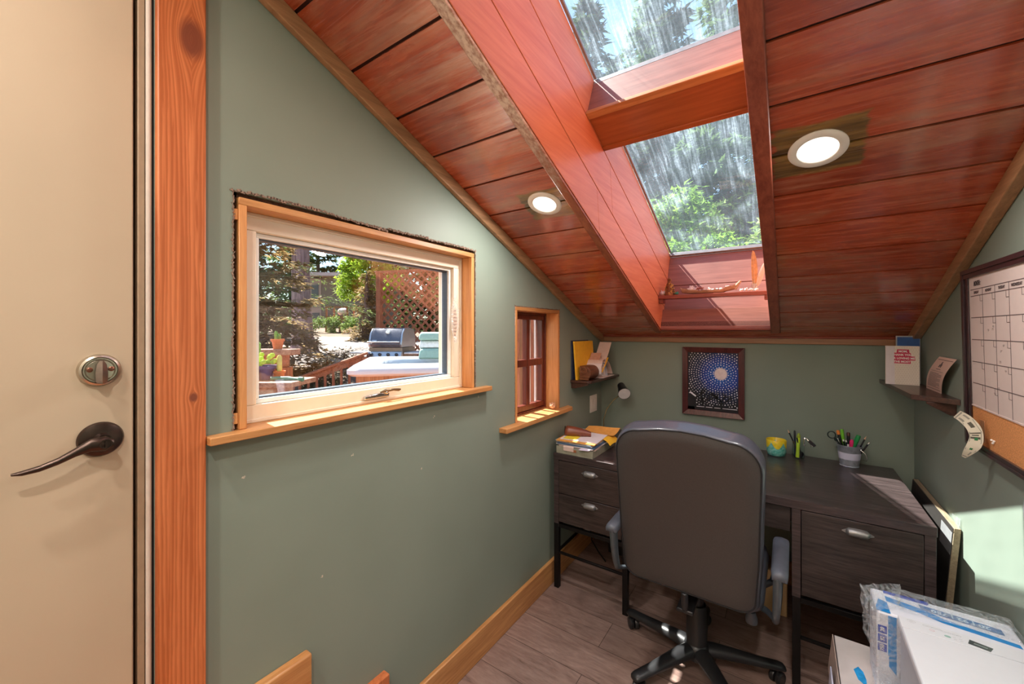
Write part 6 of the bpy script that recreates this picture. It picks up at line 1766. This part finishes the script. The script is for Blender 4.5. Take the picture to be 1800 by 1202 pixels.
mb = MB(Gm); mb.hexa([(-.27, -.34, .90), (.27, -.34, .90), (.27, -.26, .90), (-.27, -.26, .90), (-.27, -.31, .995), (.27, -.31, .995), (.27, -.26, 1.0), (-.27, -.26, 1.0)]); cp = mb.build('control_panel', STL, gr, bevel=.006)
for x in (-.19, -.06, .07, .20):
    mb = MB(Gm); mb.lathe([(.026, 0), (.022, .022), (.012, .03)], (x, -.325, .95), (0, -1, .3), 16); mb.build('knob', plain('dark_knob', rgb(70, 74, 80), .3, .5), cp)
for x0, x1 in ((-.58, -.275), (.275, .55)):
    mb = MB(Gm); mb.box((x0, -.24, .955), (x1, .22, .985)); mb.build('side_table', plain('grey_side_table', rgb(204, 208, 216), .4, .3), gr, bevel=.008)
mb = MB(Gm); mb.box((-.26, -.24, .24), (.26, .26, .798)); mb.build('cart', plain('cart_grey', rgb(150, 140, 136), .5), gr, bevel=.008)
for x in (-.22, .22):
    for y in (-.2, .2):
        mb = MB(Gm); mb.lathe([(.02, -.015), (.05, -.012), (.05, .012), (.02, .015)], (x, y, .192), (1, 0, 0), 18); mb.build('wheel', BLACKP, gr)
# ---- lattice panel
la = thing('lattice_panel', 'redwood lattice privacy panel behind the grill', 'lattice', (-4.5, 4.9, 1.0))
p0 = Vector((-5.20, 4.78, 0)); p1 = Vector((-3.55, 5.33, 0)); dl = (p1 - p0); LL_ = dl.length; dl.normalize(); nl = Vector((dl.y, -dl.x, 0))
ZB, ZTT = .14, 2.52
ang = math.atan2(dl.y, dl.x)
for s in (0, LL_):
    mb = MB(); mb.obox(p0 + dl * s + Vector((0, 0, (ZB + ZTT) / 2)), (.045, .045, (ZTT - ZB) / 2), (0, 0, ang)); mb.build('post', REDZ, la)
mb = MB(); mb.obox(p0 + dl * LL_ / 2 + Vector((0, 0, ZTT + .02)), (LL_ / 2 + .06, .05, .02), (0, 0, ang)); mb.obox(p0 + dl * LL_ / 2 + Vector((0, 0, .98)), (LL_ / 2, .03, .04), (0, 0, ang)); mb.build('rail', REDZ, la)
H0, H1 = 1.02, ZTT
for sg in (1, -1):
    mb = MB(); sp_n = .155
    n_ = int((LL_ + (H1 - H0)) / sp_n) + 1
    for i in range(n_ + 1):
        c = i * sp_n
        # line s = c - h (sg 1)  or s = c - (H - h)
        a_h = max(0, c - LL_); b_h = min(H1 - H0, c)
        if b_h - a_h < .03: continue
        s0, s1 = c - a_h, c - b_h
        h0, h1 = (H0 + a_h, H0 + b_h) if sg > 0 else (H1 - a_h, H1 - b_h)
        q0 = p0 + dl * s0 + Vector((0, 0, h0)) + nl * (.012 * sg); q1 = p0 + dl * s1 + Vector((0, 0, h1)) + nl * (.012 * sg)
        dd = (q1 - q0); le = dd.length; dd.normalize(); Rm = Matrix((dd, nl, dd.cross(nl))).transposed()
        mb.obox((q0 + q1) / 2, (le / 2, .005, .018), Rm)
    mb.build('lattice_slats', REDZ, la, flat=True)
# ---- stair railing beyond the tub
ra = thing('stair_railing', 'redwood stair railing sloping down beyond the left side of the tub', 'railing', (-4.26, 3.22, .14))
a0_ = Vector((-4.50, 2.81, .765)); a1_ = Vector((-4.03, 3.64, 1.105)); dr = a1_ - a0_; LR = dr.length; ar = math.atan2(dr.y, dr.x)
Rr_ = Matrix((dr.normalized(), Vector((-math.sin(ar), math.cos(ar), 0)), dr.normalized().cross(Vector((-math.sin(ar), math.cos(ar), 0))))).transposed()
mid = (a0_ + a1_) / 2
mb = MB(); mb.obox(mid, (LR / 2 + .04, .06, .016), Rr_); mb.build('top_rail', REDW, ra, bevel=.004)
mb = MB(); mb.obox(mid - Vector((0, 0, .062)), (LR / 2, .018, .038), Rr_); mb.obox(mid - Vector((0, 0, .74)), (LR / 2, .018, .035), Rr_); mb.build('sub_rail', REDW, ra)
n_ = 9
for i in range(n_ + 1):
    p = a0_ + dr * (i / n_); hw = .045 if i in (0, n_) else .017
    zb_ = p.z - (.78 if hw < .03 else .9)
    mb = MB(); mb.obox((p.x, p.y, (p.z - .05 + zb_) / 2), (hw, hw, (p.z - .05 - zb_) / 2), (0, 0, ar)); mb.build('post' if hw > .03 else 'baluster', REDZ, ra, flat=True)
# ---- planter ledge near the door side of the deck
le = thing('deck_planter_stand', 'weathered redwood corner stand carrying potted plants', 'plant stand', (-1.45, 1.2, .14))
lx = Vector((.82, .57, 0)); ly = Vector((-.57, .82, 0)); lo = Vector((-1.47, 1.215, 0)); al = math.atan2(lx.y, lx.x)
def lb_(mb, u0, u1, v0, v1, z0, z1): mb.obox(lo + lx * (u0 + u1) / 2 + ly * (v0 + v1) / 2 + Vector((0, 0, (z0 + z1) / 2)), ((u1 - u0) / 2, (v1 - v0) / 2, (z1 - z0) / 2), (0, 0, al))
WEA = wood('weathered_redwood', rgb(128, 84, 68), rgb(190, 150, 132), 'X', 1, .8, 0, .4, .2)
mb = MB(); lb_(mb, -.60, .115, -.06, .06, 1.300, 1.335); mb.build('top_board', WEA, le, bevel=.003)
mb = MB(); lb_(mb, -.58, .07, -.02, .02, 1.225, 1.300); mb.build('rail', REDW, le, bevel=.003)
for u in (-.05, .055):
    mb = MB(); lb_(mb, u - .028, u + .028, -.03, .03, .145, 1.225); mb.build('post', REDZ, le, bevel=.003)
for u in (-.5, -.35, -.2):
    mb = MB(); lb_(mb, u - .02, u + .02, -.02, .02, .145, 1.225); mb.build('baluster', REDZ, le)
mb = MB(); lb_(mb, -.25, .34, -.46, -.20, 1.160, 1.186); mb.build('lower_shelf', WEA, le, bevel=.003)
mb = MB(); lb_(mb, -.23, .32, -.44, -.40, .90, 1.159); mb.build('apron', WEA, le, bevel=.003)
for u in (-.20, .29):
    mb = MB(); lb_(mb, u - .03, u + .03, -.44, -.38, .145, .90); mb.build('leg', REDZ, le)
TERRA = plain('terracotta', rgb(214, 122, 78), .8, var=.06); CACT = plain('cactus_green', rgb(120, 160, 70), .6, var=.15, scale=60); CACY = plain('cactus_yellow', rgb(214, 196, 110), .6, var=.1)
def tpot(label, u, v, z, r, h, mat=TERRA):
    c = lo + lx * u + ly * v + Vector((0, 0, z)); t = thing('plant_pot', label, 'plant pot', c)
    mb = MB(); mb.lathe([(r * .66, 0), (r * .9, h * .76), (r * 1.06, h * .77), (r * 1.08, h), (r * .92, h), (r * .85, h * .85)], c, n=24); mb.build('pot_body', mat, t)
    return c, t
c, t = tpot('terracotta pot with a small cactus on the top board of the stand', .005, 0, 1.3352, .036, .062)
cm = MB()
for dx, dy, r, hh in ((-.010, 0, .010, .062), (.009, .004, .009, .045), (.0, -.008, .007, .03)):
    p = c + lx * dx + ly * dy + Vector((0, 0, .05)); cm.lathe([(r * .8, 0), (r, hh * .3), (r, hh * .8), (r * .5, hh)], p, n=10)
cm.build('cactus', CACT, t)
c, t = tpot('purple square-sided pot with bright green succulents on the lower shelf', .125, -.32, 1.1865, .050, .075, plain('purple_pot', rgb(96, 78, 130), .5))
cm = MB(); q = random.Random(5)
for i in range(16): cm.ball(c + Vector((q.uniform(-.04, .04), q.uniform(-.04, .04), .085 + q.random() * .05)), .014, 8)
cm.build('succulent', plain('lime_succulent', rgb(190, 210, 70), .6, var=.1), t)
c, t = tpot('small terracotta pot with a tall yellow cactus on the lower shelf', .195, -.31, 1.1865, .028, .045)
cm = MB(); cm.lathe([(.012, .03), (.013, .06), (.013, .12), (.006, .13)], c, n=12); cm.build('cactus', CACY, t)
c, t = tpot('tall green cactus pot at the left end of the lower shelf', .035, -.25, 1.1865, .032, .05)
cm = MB(); cm.lathe([(.016, .04), (.019, .08), (.019, .19), (.008, .205)], c, n=12); cm.build('cactus', CACT, t)
c = lo + lx * .155 + ly * -.43 + Vector((0, 0, 1.1865)); wc = thing('watering_can', 'yellow watering can at the left edge of the window view', 'watering can', c + lx * -.09)
YP = plain('yellow_plastic', rgb(240, 210, 40), .4)
c2_ = c + lx * -.10 + ly * .05
mb = MB(); mb.lathe([(.04, 0), (.045, .02), (.038, .08), (.025, .09)], c2_, n=20); mb.build('can_body', YP, wc)
mb = MB(); mb.tube([c2_ + lx * (.02 + .036 * math.sin(a)) + Vector((0, 0, .05 - .042 * math.cos(a))) for a in [math.pi * i / 8 for i in range(9)]], .006, 8); mb.build('handle', YP, wc)
c = lo + lx * .27 + ly * -.36 + Vector((0, 0, 1.1865)); hz = MB(); hz.tube([c + lx * -.08 + ly * -.02 + Vector((0, 0, .012)), c + Vector((0, 0, .010)), c + lx * .05 + Vector((0, 0, .006))], [.010, .012, .006], 10); hz.lathe([(.006, 0), (.014, .01), (.012, .03)], c + lx * .05 + Vector((0, 0, .006)), lx, 12)
tagp(rest(hz.build('hose_nozzle', plain('dull_teal_plastic', rgb(86, 136, 120), .5)), c), 'dull green hose nozzle on the right end of the lower shelf', 'hose nozzle')
# red-painted posts and a pale rail just outside the small window
for i, (x, y, w_, lb) in enumerate(((-.62, 2.62, .05, 'red-stained post nearest outside the small window'), (-.95, 3.35, .05, 'red-stained post farther out beyond the small window'))):
    mb = MB(); mb.box((x - w_, y - w_, .14), (x + w_, y + w_, 2.3)); tagp(rest(mb.build('deck_post', REDZ, bevel=.004), (x, y, .14)), lb, 'post')
# ---- neighbour's house
hs_ = thing('neighbor_house', 'brown two-storey house with a pale roof edge beyond the drive', 'house', (-22.6, 15.5, 1.3))
Hx = Vector((.80, .60, 0)); Hy = Vector((-.60, .80, 0)); ho = Vector((-21.9, 13.25, 0)); ah = math.atan2(.60, .80)
def hb(mb, u0, u1, v0, v1, z0, z1): mb.obox(ho + Hx * (u0 + u1) / 2 + Hy * (v0 + v1) / 2 + Vector((0, 0, (z0 + z1) / 2)), ((u1 - u0) / 2, (v1 - v0) / 2, (z1 - z0) / 2), (0, 0, ah))
mb = MB(); hb(mb, -.75, 0, -.05, 6, 1.0, 4.55); mb.build('wall', plain('taupe_siding', rgb(176, 150, 138), .8, var=.04), hs_)
mb = MB(); hb(mb, 0, 4.2, 0, 6, 1.0, 4.75); mb.build('wall', plain('brown_siding', rgb(136, 118, 104), .8, var=.04), hs_)
mb = MB(); hb(mb, -1.1, 4.6, -.5, 6.5, 4.66, 4.86); mb.build('roof', plain('pale_roof', rgb(206, 186, 186), .7), hs_)
for u0, u1, z0, z1 in ((-.55, -.15, 3.3, 4.2), (-.55, -.1, 1.9, 2.5), (1.2, 2.0, 3.3, 4.1)):
    mb = MB(); hb(mb, u0, u1, -.09, -.05 if u0 < 0 else .01, z0, z1); mb.build('window', plain('dark_pane', rgb(78, 76, 80), .3), hs_)
hd = thing('raised_deck', 'small raised redwood deck on posts in front of the house', 'deck', (-15.4, 10.4, 1.3))
mb = MB(); mb.obox((-15.4, 10.4, 1.98), (.48, .45, .10), (0, 0, ah)); mb.build('deck_platform', REDW, hd)
for u, v in ((-.45, -.42), (.45, -.42), (-.45, .42), (.45, .42)):
    p = Vector((-15.4, 10.4, 0)) + Hx * u + Hy * v; mb = MB(); mb.obox(p + Vector((0, 0, 1.75)), (.035, .035, .75), (0, 0, ah)); mb.build('post', REDZ, hd)
mb = MB(); mb.obox(Vector((-15.4, 10.4, 2.47)) + Hy * -.42, (.48, .03, .03), (0, 0, ah)); mb.obox(Vector((-15.4, 10.4, 2.47)) + Hx * .45, (.03, .45, .03), (0, 0, ah)); mb.build('rail', REDW, hd)
mb = MB(); mb.obox((-15.4, 10.4, 1.55), (.06, .06, .42), (0, 0, ah)); mb.build('post', REDZ, hd)
mb = MB(); mb.ball((-15.2, 10.4, 2.28), .22, 16, (1.3, 1, .8)); tagp(rest(mb.build('covered_bundle', plain('pale_cover', rgb(214, 206, 214), .8)), (-15.2, 10.4, 2.08)), 'pale rounded bundle on the small raised deck', 'bundle')
# ---- trees and shrubs through the big window
bt_ = thing('large_pine_tree', 'large pine with a thick purplish trunk beyond the deck', 'tree', (-7.87, 4.70, .85))
mb = MB(); mb.tube([(-7.80, 4.76, .80), (-7.83, 4.72, 1.3), (-7.87, 4.70, 2.4), (-7.9, 4.68, 6.0), (-7.9, 4.68, 9.0)], [.36, .22, .19, .15, .05], 16); mb.build('trunk', BARKG, bt_)
L = Leaves(); q = random.Random(77)
for i in range(56):
    u = q.random(); zc_ = 1.9 + 6.3 * u; r = 2.1 * (1 - u * .7) * q.uniform(.6, 1.1); a = q.uniform(0, 6.28)
    if zc_ < 3.6 and math.cos(a - math.atan2(-4.7, 9.0)) > .35 and q.random() < .7: continue
    d = Vector((math.cos(a), math.sin(a), 0)); m = int(r * 14)
    for k_ in range(m):
        s = (k_ + q.random()) / m; c = Vector((-7.87, 4.70, zc_)) + d * r * s + Vector((0, 0, -.22 * r * s * s)); sd_ = Vector((-d.y, d.x, 0))
        for w_ in range(6):
            L.leaf(c + sd_ * q.uniform(-.28, .28) + Vector((0, 0, q.uniform(-.08, .05))), d * q.uniform(.2, 1) + sd_ * q.uniform(-1, 1) + Vector((0, 0, q.uniform(-.5, .2))), Vector((q.uniform(-.3, .3), q.uniform(-.3, .3), 1)), q.uniform(.08, .17), q.uniform(.03, .06))
L.build('foliage', CON_D, bt_)
conifer(-6.05, 2.75, .5, 4.6, 1.45, 'brownish conifer filling the left part of the window view', 5, CON_B, first=.04, lvl=120, needle=.15, dens=1.3, group='trees seen through the big window')
conifer(-5.6, 1.7, .35, 4.2, 1.2, 'brownish conifer at the far left edge of the window view', 6, CON_B, first=.04, lvl=95, needle=.15, dens=1.3, group='trees seen through the big window')
bushy('maple_tree', 'bright yellow-green broadleaf tree in the middle of the window view', 'tree', -10.95, 8.75, .98, 3.9, 1.0, 1.05, 6500, .16, LEAF, 3, .09, 'trees seen through the big window', mat2=LEAFO, clump=34)
conifer(-9.7, 7.7, .95, 2.3, .75, 'small brownish spruce below the bright broadleaf tree', 8, CON_B, first=.03, lvl=44, needle=.11, dens=1.4, group='trees seen through the big window')
for i, (px_x, px_y, lb) in enumerate(((-15.9, 8.7, 'left bush of the bright row beyond the gravel'), (-15.2, 9.3, 'middle bush of the bright row beyond the gravel'), (-14.5, 10.0, 'right bush of the bright row beyond the gravel'), (-12.2, 6.1, 'bright bush seen just left of the thick trunk'))):
    bushy('shrub', lb, 'shrub', px_x, px_y, 1.1, 1.15, .75, .6, 1800, .10, SHR, 20 + i, None, 'bright shrubs beyond the gravel drive', clump=14)
for i, (x, y, h_, rx, lb) in enumerate(((-4.9, 3.05, 1.15, .55, 'dark shrub right behind the near part of the railing'), (-5.5, 3.7, 1.25, .55, 'dark shrub behind the middle of the railing'), (-6.1, 4.5, 1.2, .55, 'dark shrub behind the far end of the railing'), (-4.3, 2.35, 1.15, .5, 'dark shrub just left of the railing post'), (-3.7, 1.9, 1.0, .45, 'low brown shrub between the plant stand and railing'))):
    bushy('shrub', lb, 'shrub', x, y, -.1 + .12 * i * (i < 3), h_, rx, rx, 1700, .06, SHD, 30 + i, None, 'dark shrubs along the railing', clump=16)
TL = ['tall dark conifer directly behind the left part of the neighbour house', 'conifer behind the roof ridge of the neighbour house', 'distant conifer behind the right end of the neighbour house',
      'distant conifer far behind the bright broadleaf tree', 'distant conifer behind the right side of the bright broadleaf tree', 'distant conifer left of the neighbour house', 'distant conifer just right of the thick pine trunk',
      'dark conifer behind the left edge of the lattice panel', 'dark conifer behind the middle of the lattice panel', 'dark conifer behind the right edge of the lattice panel',
      'conifer rising between the house roof and the bright broadleaf tree', 'conifer behind the left side of the large pine', 'conifer behind the brown conifers at the left of the window view', 'tall distant conifer filling the gap above the neighbour house roof']
rr = random.Random(9)
bgt = [(-27, 14.0, 9.5), (-25.5, 17.5, 10), (-24, 20.5, 9), (-20, 22, 10), (-17, 22.5, 9), (-28, 10.5, 10), (-24, 8.5, 9), (-14.5, 15.0, 8), (-11.0, 14.2, 8), (-8.5, 13.5, 8.5), (-20.0, 16.8, 10.5), (-16.0, 6.0, 8.5), (-14.0, 3.0, 8.5), (-27.5, 16.2, 12)]
for i, (x, y, h_) in enumerate(bgt):
    conifer(x, y, 1.2, h_, 2.3, TL[i], 100 + i, CON_D if i % 3 else CON_L, first=.03, lvl=95, needle=.4, dens=1.0, group='distant treeline')
# ---- trees down-slope, seen through the skylight
sk = [(-5.6, 12.5, 11.4, 2.0, CONS_L, 'slender pale conifer at the upper left of the skylight view'),
      (-3.7, 10.8, 11.2, 2.4, CONS_D, 'dark conifer left of centre beyond the upper skylight pane'),
      (-1.9, 12.0, 12.5, 2.5, CONS_D, 'tallest dark conifer in the middle of the upper skylight pane'),
      (-0.2, 11.0, 11.5, 2.3, CONS_L, 'light green conifer right of centre in the upper skylight pane'),
      (1.5, 12.5, 12.5, 2.5, CONS_L, 'light green conifer at the right edge of the skylight view'),
      (-2.9, 14.2, 14.0, 2.8, CONS_L, 'pale tall conifer between the dark ones in the upper skylight pane'),
      (-4.6, 15.5, 12.5, 2.8, CONS_D, 'dark conifer behind the left part of the lower skylight pane'),
      (0.4, 15.5, 15.5, 3.0, CONS_D, 'tall dark conifer behind the right part of the skylight view'),
      (-7.8, 14.5, 10.8, 2.3, CONS_D, 'distant conifer at the far left of the skylight view')]
for i, (x, y, h_, r_, m_, lb) in enumerate(sk):
    conifer(x, y, -.2, h_, r_, lb, 200 + i, m_, first=.08, lvl=h_ * 11, needle=.27, dens=1.25, group='trees beyond the skylight')
for i, (x, y, h_, rx, lb) in enumerate(((-2.6, 8.6, 4.3, 1.3, 'leafy green tree low in the left of the lower skylight pane'), (-1.0, 9.0, 5.0, 1.3, 'leafy green tree in the middle of the lower skylight pane'), (0.6, 9.6, 5.2, 1.4, 'leafy green tree low in the right of the lower skylight pane'), (-0.2, 7.6, 3.7, .9, 'nearest leafy tree just above the lower skylight edge'))):
    bushy('broadleaf_tree', lb, 'tree', x, y, -.2, h_, rx, rx, 9000, .16, LEAFS if i != 2 else SHR, 60 + i, .10, 'trees beyond the skylight', clump=34)
